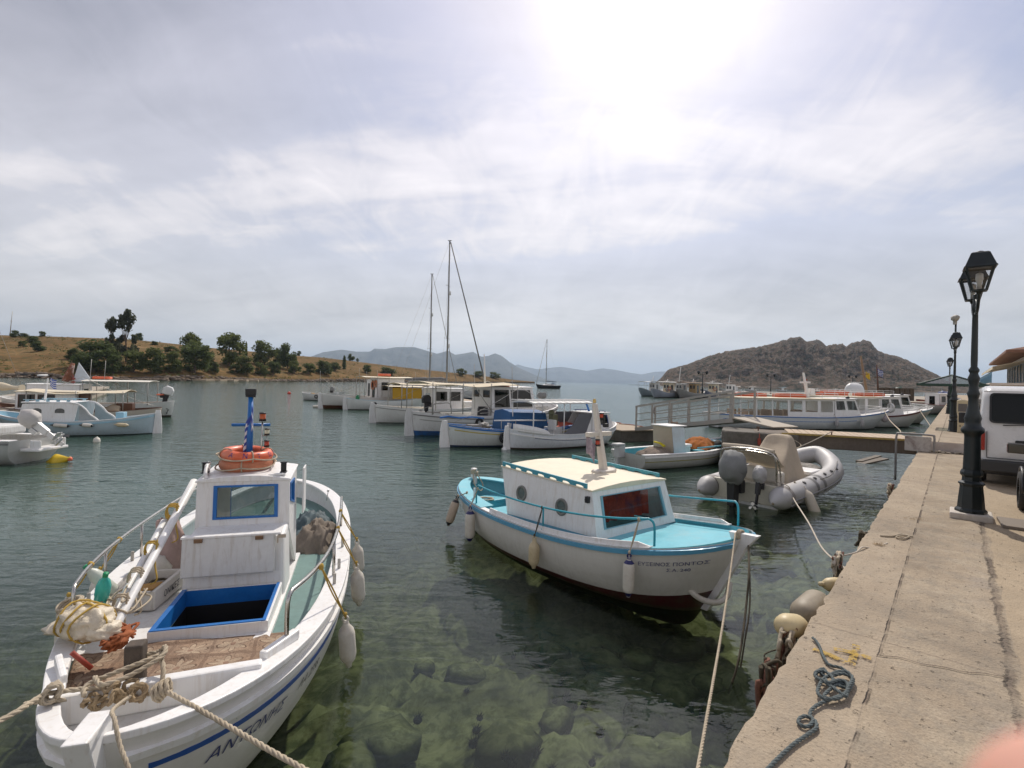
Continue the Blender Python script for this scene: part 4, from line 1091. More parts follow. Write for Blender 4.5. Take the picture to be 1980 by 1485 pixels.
def outboard(parent_or_M,label=None,cowl=BLACK,leg=BLACK,s=1.0,tilt=0.0,cover=False,group='outboard engines',prop=BLACK):
 """outboard: clamp at origin, leg hangs down -Z, faces aft -X"""
 M=parent_or_M@Matrix.Rotation(tilt,4,'Y')if isinstance(parent_or_M,Matrix)else None
 if label:o=thing('outboard_engine',label,'outboard engine',M=M,group=group)
 else:o=parent_or_M
 S=Matrix.Scale(s,4)
 c=MB()
 if cover:
  c.ball((-.22,0,.40),(.30,.25,.34),28,wob=.12,seed=3);c.lathe([(.16,.14),(.20,.26),(.25,.36)],14,M=Matrix.Translation((-.20,0,-.02)))
 else:
  prof=[(-.45,.12),(-.47,.40),(-.36,.56),(-.10,.60),(.04,.46),(.05,.12)]
  for y0,y1,k0,k1 in[(-.15,-.11,.82,1),(-.11,.11,1,1),(.11,.15,1,.82)]:
   cx,cz=-.2,.35
   vs=[((a-cx)*k0+cx,y0,(b-cz)*k0+cz)for a,b in prof]+[((a-cx)*k1+cx,y1,(b-cz)*k1+cz)for a,b in prof]
   c.add(vs,[(i,(i+1)%6,6+(i+1)%6,6+i)for i in range(6)]+([tuple(range(6))[::-1]]if y0<-.12 else[])+([tuple(range(6,12))]if y1>.12 else[]))
 c.v=[S@v for v in c.v];c.build('cowl',cowl,o,bevel=0 if cover else .02)
 g=MB();g.box((-.2,0,-.10),(.20,.13,.44),taper=1.15);g.box((-.2,0,-.48),(.15,.06,.44));g.box((-.28,0,-.62),(.36,.22,.02))
 g.lathe([(0,-.62),(.05,-.56),(.055,-.40),(.03,-.26),(0,-.24)],10,M=Matrix.Translation((-.2+0,0,-.78))@Matrix.Rotation(pi/2,4,'Y')@Matrix.Translation((0,0,.42)))
 g.prism([(-.27,-.96),(-.13,-.96),(-.14,-.72),(-.26,-.72)],-.012,.012,M=Matrix(((1,0,0,0),(0,0,-1,0),(0,1,0,0),(0,0,0,1))))
 g.v=[S@v for v in g.v];g.build('leg',leg,o,bevel=.006)
 k=MB();k.box((.0,0,.02),(.16,.22,.24));k.v=[S@v for v in k.v];k.build('clamp_bracket',leg,o,bevel=.01)
 p=MB()
 for i in range(3):
  R=Matrix.Translation((-.48,0,-.79))@Matrix.Rotation(2*pi*i/3,4,'X')@Matrix.Rotation(.5,4,'Z')
  p.add([(0,-.02,.02),(0,.02,.02),(.0,.075,.10),(0,.03,.16),(0,-.05,.13),(.008,-.02,.02),(.008,.02,.02),(.008,.075,.10),(.008,.03,.16),(.008,-.05,.13)],[(0,1,2,3,4),(9,8,7,6,5),(0,5,6,1),(1,6,7,2),(2,7,8,3),(3,8,9,4),(4,9,5,0)],M=R)
 p.v=[S@v for v in p.v];p.build('propeller',prop,o)
 return o
def flag_mat(name,kind='greek'):
 if name in MATS:return MATS[name]
 m=bpy.data.materials.new(name);m.use_nodes=True;MATS[name]=m
 t=NT(m.node_tree);b=t.n['Principled BSDF'];uv=t.node('ShaderNodeUVMap').outputs[0]
 x,y,z=t.node('ShaderNodeSeparateXYZ',None,Vector=uv).outputs
 st=t.math('LESS_THAN',t.math('FRACT',t.math('MULTIPLY',y,4.5)),.5)
 canton=t.math('MULTIPLY',t.math('LESS_THAN',x,.37),t.math('GREATER_THAN',y,.445))
 cx=t.math('LESS_THAN',t.math('ABSOLUTE',t.math('SUBTRACT',x,.185)),.037);cy=t.math('LESS_THAN',t.math('ABSOLUTE',t.math('SUBTRACT',y,.7225)),.055)
 cross=t.math('MAXIMUM',cx,cy)
 blue=t.mix(canton,t.mix(st,(.72,.72,.74,1),(.05,.08,.34,1)),t.mix(cross,(.05,.08,.34,1),(.72,.72,.74,1)))
 t.set(b.inputs['Base Color'],blue);b.inputs['Roughness'].default_value=.85
 return m
def flag(M,w,h,label,mat=None,seed=0,droop=.0,name='flag',group='flags'):
 """cloth hanging from a staff: u along fly, v up the hoist"""
 mb=MB();nx,ny=16,10;vs=[];uvs=[]
 for j in range(ny+1):
  for i in range(nx+1):
   u=i/nx;v=j/ny
   fold=sin(u*9+v*2+seed)*.10*w*u**.5
   x=w*u*(1-droop*.86);z=h*(v-1)*(1+.1*u)-droop*w*(u)*(.95)+.02*sin(u*7+seed)
   y=fold*(1+droop*.6)+.03*w*noise.noise(Vector((u*3,v*3,seed)))
   vs.append((x,y,z));uvs.append((u,v))
 fs=[(j*(nx+1)+i,j*(nx+1)+i+1,(j+1)*(nx+1)+i+1,(j+1)*(nx+1)+i)for j in range(ny)for i in range(nx)]
 mb.add(vs,fs,0,True);o=mb.build(name,mat or flag_mat('striped_flag_cloth'),fix=False,M=M)
 ul=o.data.uv_layers.new(name='UVMap')
 for p in o.data.polygons:
  for li,vi in zip(p.loop_indices,p.vertices):ul.data[li].uv=uvs[vi]
 sol=o.modifiers.new('s','SOLIDIFY');sol.thickness=.002
 return tag(o,label,'flag',group)
def cloth_heap(M,size,label,cat,mat,seed=1,name='crumpled_cloth',n=34,amp=.5,group=None,ridge=3.0):
 """a heap of crumpled fabric"""
 mb=MB();vs=[]
 for j in range(n+1):
  for i in range(n+1):
   u=i/n*2-1;v=j/n*2-1;r=sqrt(u*u+v*v);k=max(0,1-(max(abs(u),abs(v)))**2.2)
   q=Vector((u*1.5+seed,v*1.5,seed*2.0))
   w=1-abs(noise.noise(q*ridge*.5))*1.7;w2=1-abs(noise.noise(q*ridge*1.3+Vector((4,4,4))))*1.8
   e=.12*noise.noise(Vector((u*3,v*3,seed+9)))
   vs.append(((u+e)*size[0]*.5,(v-e)*size[1]*.5,size[2]*(k*(.55+amp*.42*w+amp*.2*w2))))
 fs=[(j*(n+1)+i,j*(n+1)+i+1,(j+1)*(n+1)+i+1,(j+1)*(n+1)+i)for j in range(n)for i in range(n)]
 mb.add(vs,fs,0,True);o=mb.build(name,mat,M=M,fix=False);sol=o.modifiers.new('s','SOLIDIFY');sol.thickness=.006;sol.offset=-1
 return tag(o,label,cat,group)
def coil(mb,c,R,r,turns=3,mat=0,wob=.25,seed=0,flat=1.0,up=0.0):
 pts=[];n=26*turns;rnd=random.Random(seed)
 for i in range(n+1):
  a=2*pi*i/26;k=1+wob*noise.noise(Vector((cos(a),sin(a),i*.02+seed)))-.05*(i/26)
  pts.append(Vector((c[0]+R*k*cos(a),c[1]+R*k*sin(a)*flat,c[2]+r+up*i/n+.9*r*abs(noise.noise(Vector((i*.11,seed,0))))*2)))
 mb.tube(pts,r,6,mat);return mb
def deck_gear(o,M,L,z,seed):
 rnd=random.Random(seed)
 mb=MB();x=-L*rnd.uniform(.02,.12);mb.tube([(x,.3,z+.6),(x-.1,.3,z+3.0)],.014,5);mb.build('aerial',GALV,o)
 mb=MB();[mb.box((-L*rnd.uniform(.1,.38),rnd.uniform(-.5,.5),z+.15),(rnd.uniform(.25,.5),rnd.uniform(.25,.4),rnd.uniform(.2,.35)),k,rz=rnd.uniform(0,1.5))for k in range(3)];mb.build('deck_boxes',[YELLOW,LBLUE,DGREY],o)
 mb=MB();mb.ball((-L*.30,rnd.uniform(-.4,.4),z+.12),(.42,.34,.22),16,wob=.6,seed=seed);mb.build('net_pile',surf('ochre_net_pile',(.28,.17,.05),.95,var=.4,vscale=10),o)
 h_=rnd.uniform(.3,.5)
 for s_ in(-1,1):
  mb=MB();tyre_mesh(mb,(L*rnd.uniform(-.25,.2),s_*(L*.165),z+.02),.24,.075,'Y');mb.build('tyre',RUBBER,o)
 mb=MB();coil(mb,(L*.28,.1,z+h_),.22,.02,4,seed=seed);mb.build('rope_coil',ROPE,o)
 mb=MB();mb.tube(sag((L*.47,0,z+.7),(-L*.02,0,z+2.1),.1,6),.010,4);mb.tube(sag((-L*.46,0,z+.6),(-L*.02,0,z+2.1),.1,6),.010,4);mb.build('stays',GALV,o)
 # ================================================================ LEFT BOAT: white double-ender with blue stripe
FITS='gear on the left foreground boat'
HA=Hull(7.3,2.30,mid=.76,bow=.95,stern=.86,draft=.5,rake_b=.55,rake_s=.35,p=3.0,q=.5,ps=2.6,ful=3.0,vee=1.35)
MA=boatM(-3.08,6.04,.286,-.958)
def build_left():
 h=HA
 o=thing('fishing_boat','white double-ended fishing boat with blue hull stripe and blue mast at lower left','fishing boat',M=MA,group='boats in the harbour')
 hm=hull_mat('left_boat_hull_paint',(.72,.70,.66),(.02,.05,.16),.02,amt=.18,rough=.32)
 deckz=lambda u:h.sheer(u)-.17 if u>1.9 else h.sheer(u)-.17+(.0 if u>0 else-.1*min(1,-u))
 h.mesh('hull',hm,WHITE,o,nu=48,nv=14,floor=deckz,wall=.05)
 h.cap('gunwale',WHITE,o,w=.15,th=.045,inset=.5,bevel=.014)
 h.strip('rubbing_strake',WHITE,o,-.075,.045,th=.028,n=60)
 h.strip('blue_stripe',surf('hull_stripe_blue',(.02,.085,.33),.4,var=.06),o,-.20,.038,u0=-3.3,u1=3.60,n=70,sides=(1,))
 mb=MB();us=[-3.5+.1*i for i in range(46)]+[1.05,1.21,1.3,1.5,1.7,1.9,2.01,2.1,2.3,2.5,2.7,2.9,3.1,3.25];vs=[]
 fy=[-1.2,-.9,-.6,-.29,0,.3,.55,.8,1.0,1.2]
 for u in us:
  z=deckz(u);w=h.inner(u,z,.03)
  for y in fy:vs.append((u,max(-w,min(w,y)),z+.02*(1-(y/1.2)**2)))
 k=len(fy);fs=[]
 for i in range(len(us)-1):
  for j in range(k-1):
   if 1.2<(us[i]+us[i+1])/2<2.02 and-.3<(fy[j]+fy[j+1])/2<.56:continue
   fs.append((i*k+j,(i+1)*k+j,(i+1)*k+j+1,i*k+j+1))
 mb.add(vs,fs);mb.build('deck',TEAL,o)
 # white painted deck platform round the hatch, on the far side
 mb=MB();vs=[]
 us=[-.2,.2,.6,1.0,1.19,1.4,1.6,1.8,2.03,2.14]
 for u in us:
  z=deckz(u)+.024;w=h.inner(u,z,.05)*.985
  vs+=[(u,-w,z),(u,-.31,z+.008),(u,.56,z+.02),(u,.59,z+.02),(u,.59,z-.03)]
 mb.add(vs,[(i*5+k,i*5+5+k,i*5+6+k,i*5+1+k)for i in range(len(us)-1)for k in range(4)if not(k==1 and 4<=i<8)]);mb.build('deck_platform',WHITE,o)
 # bow well, capping beam, bitt, knees, stem
 mb=MB();n=10;vs=[]
 for i in range(n+1):
  u=3.10+.42*i/n;w=h.inner(u,.80,.06);vs+=[(u,-w,.80),(u,w,.80)]
 mb.add(vs,[(2*i,2*i+2,2*i+3,2*i+1)for i in range(n)]);mb.build('bow_well',WHITE,o)
 mb=MB();mb.box((3.10,.13,.885),(.085,1.62*h.half(3.1)-.06,.17),rz=.10);mb.build('capping_beam',WHITE,o,bevel=.014)
 for s in(1,-1):
  mb=MB();mb.box((2.8,s*(h.half(2.8)-.10),h.sheer(2.8)+.07),(.34,.06,.07),rz=-s*.55)
  mb.build('chock',WHITE,o,bevel=.012)
 mb=MB();poly=[]
 for v in[0,.1,.2,.35,.5,.65,.8,.95]:p=h.pt(h.L2,v);poly.append((p.x,p.z))
 front=[(x+.10,z)for x,z in poly];front[0]=(poly[0][0]+.16,poly[0][1]+.12);back=[(x-.05,z)for x,z in poly];back[0]=(poly[0][0]-.12,poly[0][1]+.11)
 pts=front+back[::-1]
 T=Matrix(((1,0,0,0),(0,0,-1,0),(0,1,0,0),(0,0,0,1)))
 for i in range(len(front)-1):
  mb.prism([front[i],front[i+1],back[i+1],back[i]],-.055,.055,M=T)
 mb.build('stem',WHITE,o,bevel=.01)
 mb=MB();mb.box((2.93,-.06,.95),(.10,.10,.34));mb.build('mooring_bitt',OLDWOOD,o,bevel=.012)
 # hatch: raised coaming with strong blue inside
 x0,x1,ya,yb_,z0,z1=1.19,2.03,-.30,.56,.60,.78
 mb=MB();t=.045
 for(a,b,c,d)in[((x0,ya),(x1,ya),(x1,ya+t),(x0,ya+t)),((x0,yb_-t),(x1,yb_-t),(x1,yb_),(x0,yb_)),((x1-t,ya+t),(x1,ya+t),(x1,yb_-t),(x1-t,yb_-t)),((x0,ya+t),(x0+t,ya+t),(x0+t,yb_-t),(x0,yb_-t))]:
  mb.prism([a,b,c,d],z0,z1)
 hc=mb.build('hatch_coaming',WHITE,o,bevel=.005)
 mb=MB();xa,xb,yc,yd=x0+t+.003,x1-t-.003,ya+t+.003,yb_-t-.003;zt=z1+.005;zb=.64
 for q in[((xa,yc),(xb,yc)),((xb,yc),(xb,yd)),((xb,yd),(xa,yd)),((xa,yd),(xa,yc))]:
  (p,r),(s_,u_)=q
  mb.add([(p,r,zb),(s_,u_,zb),(s_,u_,zt),(p,r,zt)],[(0,1,2,3)])
 mb.build('coaming_lining',BLUE,hc)
 mb=MB();e=-.003
 for q in[((xa-e,yc-e),(xb+e,yc-e)),((xb+e,yc-e),(xb+e,yd+e)),((xb+e,yd+e),(xa-e,yd+e)),((xa-e,yd+e),(xa-e,yc-e))]:
  (p,r),(s_,u_)=q
  mb.add([(p,r,.1),(s_,u_,.1),(s_,u_,.642),(p,r,.642)],[(0,1,2,3)])
 mb.build('hold_lining',surf('black_hold',(.008,.007,.006),.6),o)  # near-black box below the blue lining
 mb=MB()
 for(a,b,c,d)in[((x0+.012,ya+.006),(x1-.006,ya+.006),(x1-.006,ya+t),(x0+.012,ya+t)),((x0+.012,yb_-t),(x1-.006,yb_-t),(x1-.006,yb_-.018),(x0+.012,yb_-.018)),((x1-t,ya+t+.001),(x1-.006,ya+t+.001),(x1-.006,yb_-t-.001),(x1-t,yb_-t-.001))]:
  mb.prism([a,b,c,d],z1+.001,z1+.007)
 mb.build('coaming_rim',BLUE,hc)
 mb=MB();mb.box(((x0+x1)/2,.13,.10),(.85,.86,.06));mb.lathe([(0,.30),(.16,.30),(.17,.13)],18,M=Matrix.Translation((1.6,.12,0)));mb.build('hold_floor',surf('black_hold',(.008,.007,.006),.6),o)
 # trunk behind the hatch with its sliding lid folded down on the front
 yo=.13
 mb=MB()
 T2=lambda x,y,z:(x,y+yo,z)
 mb.add([T2(*p)for p in[(1.18,-.45,.6),(1.18,.45,.6),(.72,.45,.6),(.72,-.45,.6),(1.13,-.43,1.22),(1.13,.43,1.22),(.72,.43,1.27),(.72,-.43,1.27)]],[(0,1,5,4),(1,2,6,5),(2,3,7,6),(3,0,4,7),(4,5,6,7)])
 tk=mb.build('cabin_trunk',WHITE,o,bevel=.03)
 mb=MB();mb.quad(T2(1.235,-.44,.90),T2(1.235,.36,.90),T2(1.20,.36,1.255),T2(1.20,-.44,1.255),th=.035);mb.build('hatch_lid',WHITE2,o,bevel=.012)
 for yy in(-.30,.22):mb=MB();mb.box(T2(1.212,yy,1.235),(.03,.07,.035));mb.build('hinge',surf('rusty_hinge',(.20,.12,.07),.6,.4),o,bevel=.004)
 mb=MB();mb.box(T2(1.165,-.02,1.262),(.085,.86,.022));mb.build('lid_ledge',WHITE,o,bevel=.006)
 mb=MB();mb.box(T2(1.20,.42,1.235),(.03,.07,.03));mb.box(T2(1.215,.385,1.21),(.02,.012,.07));mb.build('lid_catch',STEEL,o)
 # wheelhouse with a see-through front window, open to the stern
 house(o,.10,.80,.44,.43,(.60,1.2),1.74,WHITE,WHITE,{'front':[(.21,.84,.28,.90)],'port':[(.12,.55,.62,.90)],'back':[(.18,.80,.05,.92)]},x0t=.12,x1t=.79,roof_th=.02,over=.015,camber=.045,frame=BLUE,glass=glass_mat('salt_hazed_glass',(.86,.9,.9),.88),yoff=yo,z1f=1.70)
 mb=MB()
 mb.box((.10,.44+yo+.075,1.47),(.26,.018,.52));mb.build('side_door',WHITE,o,bevel=.004)
 for y,x in((.36+yo,.70),(-.40+yo,.62)):
  mb=MB();mb.box((0,0,0),(.10,.065,.012));mb.box((0,0,.05),(.022,.055,.085));mb.box((-.012,0,.10),(.05,.07,.012));l=mb.build('roof_lamp',[BLACK],o,bevel=.004);l.location=(x,y,1.775)
 mb=MB();mb.tube(catmull([(.77,-.35+yo,1.735),(.74,-.37+yo,1.79),(.62,-.38+yo,1.86),(.55,-.38+yo,1.86)],4),.018,8);mb.box((.60,-.385+yo,1.80),(.16,.014,.12));mb.build('side_lamp_board',WHITE,o)
 mb=MB();mb.tube([(.76,.22+yo,1.745),(.77,.30+yo,1.76),(.74,.38+yo,1.76)],.014,8);mb.build('grab_handle',WHITE,o)
 # mast, cross tree and lamps
 ms=MB();ms.tube([(.40,-.03+yo,1.76),(.33,-.04+yo,2.2),(.27,-.05+yo,2.55)],.030,12,rr=[.036,.031,.026]);m=ms.build('mast',BLUE,o)
 mb=MB();mb.tube([(.30,-.23+yo,2.24),(.30,.16+yo,2.24)],.017,8);mb.build('crossbar',BLUE,m)
 mb=MB();mb.box((.27,-.05+yo,2.56),(.07,.10,.02));mb.box((.27,-.05+yo,2.605),(.05,.11,.075));mb.build('mast_lamp',BLACK,m,bevel=.006)
 mb=MB();mb.tube([(.42,.09+yo,1.76),(.40,.095+yo,2.28)],.009,8);pole=mb.build('lamp_pole',STEEL,o)
 RL=surf('red_lamp_lens',(.45,.05,.015),.2);AL=surf('amber_lamp_lens',(.5,.10,.02),.2);CL=surf('clear_lamp_lens',(.6,.56,.4),.2)
 nav_lamp(pole,(.39,.095+yo,2.335),AL,.036);nav_lamp(pole,(.41,.145+yo,2.17),CL,.028);nav_lamp(pole,(.41,.145+yo,2.04),RL,.028)
 mb=MB();mb.tube([(.40,.095+yo,2.13),(.41,.145+yo,2.13)],.006,6);mb.tube([(.41,.145+yo,2.13),(.41,.145+yo,2.0)],.004,6);mb.build('lamp_bracket',STEEL,pole)
 # rails on the gunwale
 rail(o,h,-.78,2.72,.40,1,STEEL,r=.017,inset=.09,posts=(-.6,1.25),name='rail')
 rail(o,h,-1.7,2.15,.40,-1,STEEL,r=.017,inset=.09,posts=(-1.0,.15,1.15),name='rail')
 for u in(1.05,1.5,.3):
  for s in(1,-1):
   mb=MB();mb.box((u,s*(h.half(u)-.055),h.sheer(u)+.09),(.022,.03,.11));mb.build('thole_pin',GALV,o,bevel=.004)
 mb=MB();mb.tube([(-1.9,.80,.86),(-1.9,.82,1.0)],.006,6);mb.ball((-1.9,.82,1.01),.018,8);mb.build('cleat_pin',STEEL,o)
 # lettering
 h.text('lettering','ΑΝΤΩΝΗΣ',.115,INK,o,3.42,h.sheer(3.42)-.385,1,forward=False,shear=.25,xs=1.02,slope=1.1)
 h.text('lettering','ΛΑ 2598',.10,INK2,o,2.66,h.sheer(2.66)-.36,1,forward=False,shear=.35,xs=1.05,slope=1.05)
 rudder(o,h,WHITE,tiller=WHITE)
 return o
LEFT=build_left()
def trim_bow(v):
# the far bow quarter of this old hull is a little finer than the near one
 if v.y<0 and v.x>0:v.y*=1-.07-.30*min(1,v.x/3.0)**2
 elif v.y<0:v.y*=.93
for ch in LEFT.children:
 if ch.type=='MESH' and ch.name.split('.')[0]in('hull','gunwale','rubbing_strake','deck','deck_platform','bow_well','rail','chock','thole_pin'):
  for ob in[ch]+list(ch.children):
   for v in ob.data.vertices:trim_bow(v.co)
def LP(u,w,z):return MA@Vector((u,w,z))
def LM(u,w,z,rz=0,rx=0,ry=0):return MA@Matrix.Translation((u,w,z))@Euler((rx,ry,rz)).to_matrix().to_4x4()
def carpet():
 m=bpy.data.materials.new('faded_floral_carpet');m.use_nodes=True
 t=NT(m.node_tree);b=t.n['Principled BSDF'];co=t.node('ShaderNodeTexCoord').outputs['Object']
 wob=t.node('ShaderNodeTexNoise',None,Vector=co,Scale=3.0,Detail=2).outputs[1]
 cw=t.vmath('ADD',co,t.vmath('SCALE',t.vmath('SUBTRACT',wob,(.5,.5,.5)),None))
 # SCALE needs its own input
 for n in t.n:
  if n.type=='VECT_MATH' and n.operation=='SCALE':n.inputs[3].default_value=.09
 def flowers(scale,off,k,r0,amp,ph=0.0):
  mp=t.mapping(cw,(scale,scale,0),(0,0,ph),off)
  fr=t.vmath('SUBTRACT',t.vmath('FRACTION',mp),(.5,.5,0))
  x,y,z=t.node('ShaderNodeSeparateXYZ',None,Vector=fr).outputs
  r=t.math('SQRT',t.math('ADD',t.math('MULTIPLY',x,x),t.math('MULTIPLY',y,y)))
  a=t.math('ARCTAN2',y,x)
  pet=t.math('MULTIPLY_ADD',t.math('ABSOLUTE',t.math('COSINE',t.math('MULTIPLY',a,k))),amp,r0)
  f=t.math('LESS_THAN',r,pet);core=t.math('LESS_THAN',r,r0*.55)
  edge=t.math('LESS_THAN',t.math('ABSOLUTE',t.math('SUBTRACT',r,pet)),.022)
  return f,core,edge,x,y
 f,core,edge,x,y=flowers(3.3,(.1,.3,0),4,.12,.28)
 f2,core2,edge2,x2,y2=flowers(6.6,(.45,.10,0),3,.08,.22)
 ground=t.ramp(t.noise(co,2.2,4,.6),[(.3,(.28,.18,.12)),(.55,(.37,.26,.18)),(.75,(.46,.35,.25))])
 c=t.mix(t.math('MULTIPLY',f2,.35),ground,(.36,.27,.20,1))
 c=t.mix(t.math('MULTIPLY',edge2,.4),c,(.11,.065,.045,1))
 c=t.mix(t.math('MULTIPLY',f,.85),c,(.50,.39,.28,1))
 c=t.mix(t.math('MULTIPLY',edge,.85),c,(.10,.06,.045,1))
 c=t.mix(t.math('MULTIPLY',core,.6),c,(.22,.10,.07,1))
 gx=t.math('MULTIPLY',t.math('GREATER_THAN',t.math('MAXIMUM',t.math('ABSOLUTE',x),t.math('ABSOLUTE',y)),.455),.5)
 c=t.mix(gx,c,(.15,.09,.065,1))
 dirt=t.ramp(t.noise(co,5,6,.7,.6),[(.42,0),(.68,.6)])
 c=t.mix(dirt,c,(.21,.155,.115,1))
 c=t.mix(t.ramp(t.noise(co,90,3,.7),[(.4,.35),(.65,0)]),c,(.10,.07,.055,1))
 t.set(b.inputs['Base Color'],c);b.inputs['Roughness'].default_value=1;b.inputs['Specular IOR Level'].default_value=.1
 bn=t.node('ShaderNodeBump',None,Height=t.math('ADD',t.noise(co,8,5,.65,.8),t.math('MULTIPLY',t.noise(co,120,2),.25)),Strength=.8,Distance=.018);t.l.new(bn.outputs[0],b.inputs['Normal'])
 mb=MB();n=60;mm=90;vs=[]
 for i in range(n+1):
  u=2.07+.90*i/n;z=HA.sheer(u)-.17;w=HA.inner(u,z,.05)-.03
  for k in range(mm+1):
   f=k/mm*2-1;ww=w*(.98+.02*noise.noise(Vector((u*4,f,1))));fold=max(0,noise.noise(Vector((u*9,f*1.3,4)))-.1)*.05+max(0,noise.noise(Vector((u*3,f*5,9))))*.025
   vs.append((u+.015*noise.noise(Vector((f*4,i*.1,3))),f*ww*(1-(.07+.30*min(1,u/3.0)**2)*(f<0)),z+.028+.02*(1-f*f)+fold))
 mb.add(vs,[(i*(mm+1)+k,(i+1)*(mm+1)+k,(i+1)*(mm+1)+k+1,i*(mm+1)+k+1)for i in range(n)for k in range(mm)],0,True)
 o=mb.build('carpet',m,M=MA,fix=False);sl=o.modifiers.new('s','SOLIDIFY');sl.thickness=.008
 tag(o,'faded brown floral carpet laid over the bow deck of the left boat','carpet',FITS)
carpet()
def left_gear():
# lifebuoys stacked round the mast
 r1=ring_thing(LM(.42,.08,1.835,0,.03,.05),'faded worn orange lifebuoy, lower one of the two around the blue mast',ORANGE2,.205,.062)
 r2=ring_thing(LM(.41,.08,1.930,.4,-.04,.07),'bright orange lifebuoy with blue letters, upper one around the blue mast',ORANGE,.205,.06)
 bl=surf('blue_marker_ink',(.07,.04,.20),.6)
 mb=MB()
 for ch,a0 in zip('ΑΝΤΩΝΗΣΟΛΓΑ',[-.95+.55*i for i in range(11)]):
  vs,fs=text_mesh(ch,.075)
  out=[]
  for x,y,_ in vs:
   a=a0+(x)/.26;b=.25+(.07-y)/.062*-1.0+.9
   b=1.25-(0.05-y)/.062*1.0;b=max(-.2,min(1.9,1.3-(y-.02)/.062*-1.0-.9))
   out.append(((.205+.0625*cos(b))*cos(a),(.205+.0625*cos(b))*sin(a),.0625*sin(b)))
  mb.add(out,fs)
 mb.build('lettering',bl,r2,fix=False)
 flag(LM(.37,.11,2.44,radians(215),0,0),.40,.30,'striped blue and white flag furled round the blue mast of the left boat',droop=.86,seed=2)
 # fish crate with junk
 cr=thing('fish_crate','white foam fish crate with faded lettering beside the blue hatch','crate',M=LM(.98,-.62,.655,-.12),group=FITS)
 w,d,hgt,t=.58,.34,.17,.028
 mb=MB();mb.box((0,0,.012),(w-.05,d-.05,.024))
 for(c,s,tp)in[((0,d/2-t/2,hgt/2),(w,t,hgt),0),((0,-d/2+t/2,hgt/2),(w,t,hgt),0),((w/2-t/2,0,hgt/2),(t,d-2*t,hgt),0),((-w/2+t/2,0,hgt/2),(t,d-2*t,hgt),0)]:mb.box(c,s)
 mb.build('box',surf('foam_white',(.70,.66,.60),.8,var=.05,bump=.003,bscale=60,stain=(.35,.28,.2),stain_amt=.5),cr,bevel=.008)
 vs,fs=text_mesh('ΟΝΙΚΕΣ',.085);mb=MB();mb.add([(.13-x,d/2+.003,.05+y)for x,y,_ in vs],fs);mb.build('lettering',INK2,cr,fix=False)
 mb=MB();mb.box((.12,.0,.09),(.18,.2,.10));ob=mb.build('tackle_box',surf('ochre_box',(.42,.22,.05),.7),M=LM(.98,-.62,.67,.2),bevel=.01);tag(ob,'ochre tackle box inside the white foam fish crate','box',FITS)
 mb=MB();coil(mb,(-.08,0,.06),.08,.009,4,seed=4);ob=mb.build('dark_line',ROPE_D,M=LM(.92,-.60,.68));tag(ob,'dark fishing line coiled inside the foam fish crate','rope',FITS)
 # two white oars lashed to the rail
 for i,(a,b,lab)in enumerate([((2.14,-.50,.83),(.28,-.46,1.62),'thick white pole lashed along the left rail, the one nearer the hatch'),((2.10,-.565,.83),(.75,-.59,1.32),'thinner white pole lashed beside the thick one along the left rail')]):
  a,b=LP(*a),LP(*b);mb=MB();L=(b-a).length;d=(b-a).normalized()
  ps=[a+d*(L*f)for f in(0,.012,.03,.5,.9,1.0)];r=[.034,.027][i]
  mb.tube(ps,r,14,rr=[r*.55,r*.85,r*.95,r,r*1.15,r*1.15]);o=mb.build('white_pole',WHITE);tag(o,lab,'pole',FITS)
  # lashings round the poles
 for k,(f,s)in enumerate([(.16,2),(.30,3),(.47,2),(.74,3)]):
  a,b=LP(2.14,-.50,.83),LP(.28,-.46,1.62);c=a.lerp(b,f)-Vector((.045,0,.0));mb=MB();d=(b-a).normalized()
  R=d.to_track_quat('Z','X').to_matrix()
  for q in range(s):
   ring=[c+R@Vector((.085*cos(2*pi*i/16),.055*sin(2*pi*i/16),(q-s/2)*.024+.012*sin(i)))for i in range(16)];mb.tube(ring,.008,6,closed=True)
  tail=catmull([c+R@Vector((.1,.05,0)),c+Vector((.08,-.08,-.10)),c+Vector((.14,-.14,-.22)),c+Vector((.06,-.10,-.28))],6);mb.tube(tail,.007,6)
  o=mb.build('lashing',[ROPE,ROPE,ROPE_Y,ROPE_Y][k]);tag(o,['grey lashing round the white poles, lowest of four','grey lashing round the white poles, second from the bow','yellowish lashing round the white poles above the pink cloth','yellow lashing tying the white poles to the left rail'][k],'rope','lashings on the white poles')
 mb=MB();rnd=random.Random(5)
 for k in range(4):
  pts=[LP(1.75+.22*rnd.uniform(-1,1),-.58+.16*rnd.uniform(-1,1),.95+.07*rnd.uniform(-1,1))for _ in range(6)];mb.tube(catmull(pts,8),.008,6)
 o=mb.build('tangled_line',ROPE);tag(o,'tangle of thin grey line around the feet of the white poles','rope',FITS)
 # bag, bottles, nets at the bow quarter
 mb=MB();mb.ball((0,0,.10),(.22,.135,.12),40,wob=.28,seed=6);mb.ball((.17,.02,.06),(.11,.10,.07),30,wob=.3,seed=2);mb.ball((-.2,-.03,.03),(.12,.10,.04),24,wob=.3,seed=9)
 o=mb.build('plastic_sack',surf('dirty_white_sack',(.62,.54,.41),.45,var=.10,vscale=5,bump=.05,bscale=5,stain=(.42,.34,.22),stain_amt=.5),M=LM(2.28,-.60,.92,.9));tag(o,'dirty white plastic sack tied with yellow string on the bow rail','sack',FITS)
 mb=MB()
 for k in range(3):ring=[LM(2.28,-.60,.92,.9)@Vector(((-.09+.09*k)+.02*sin(i+k),.142*cos(2*pi*i/18),.10+.122*sin(2*pi*i/18)))for i in range(18)];mb.tube(ring,.007,6,closed=True)
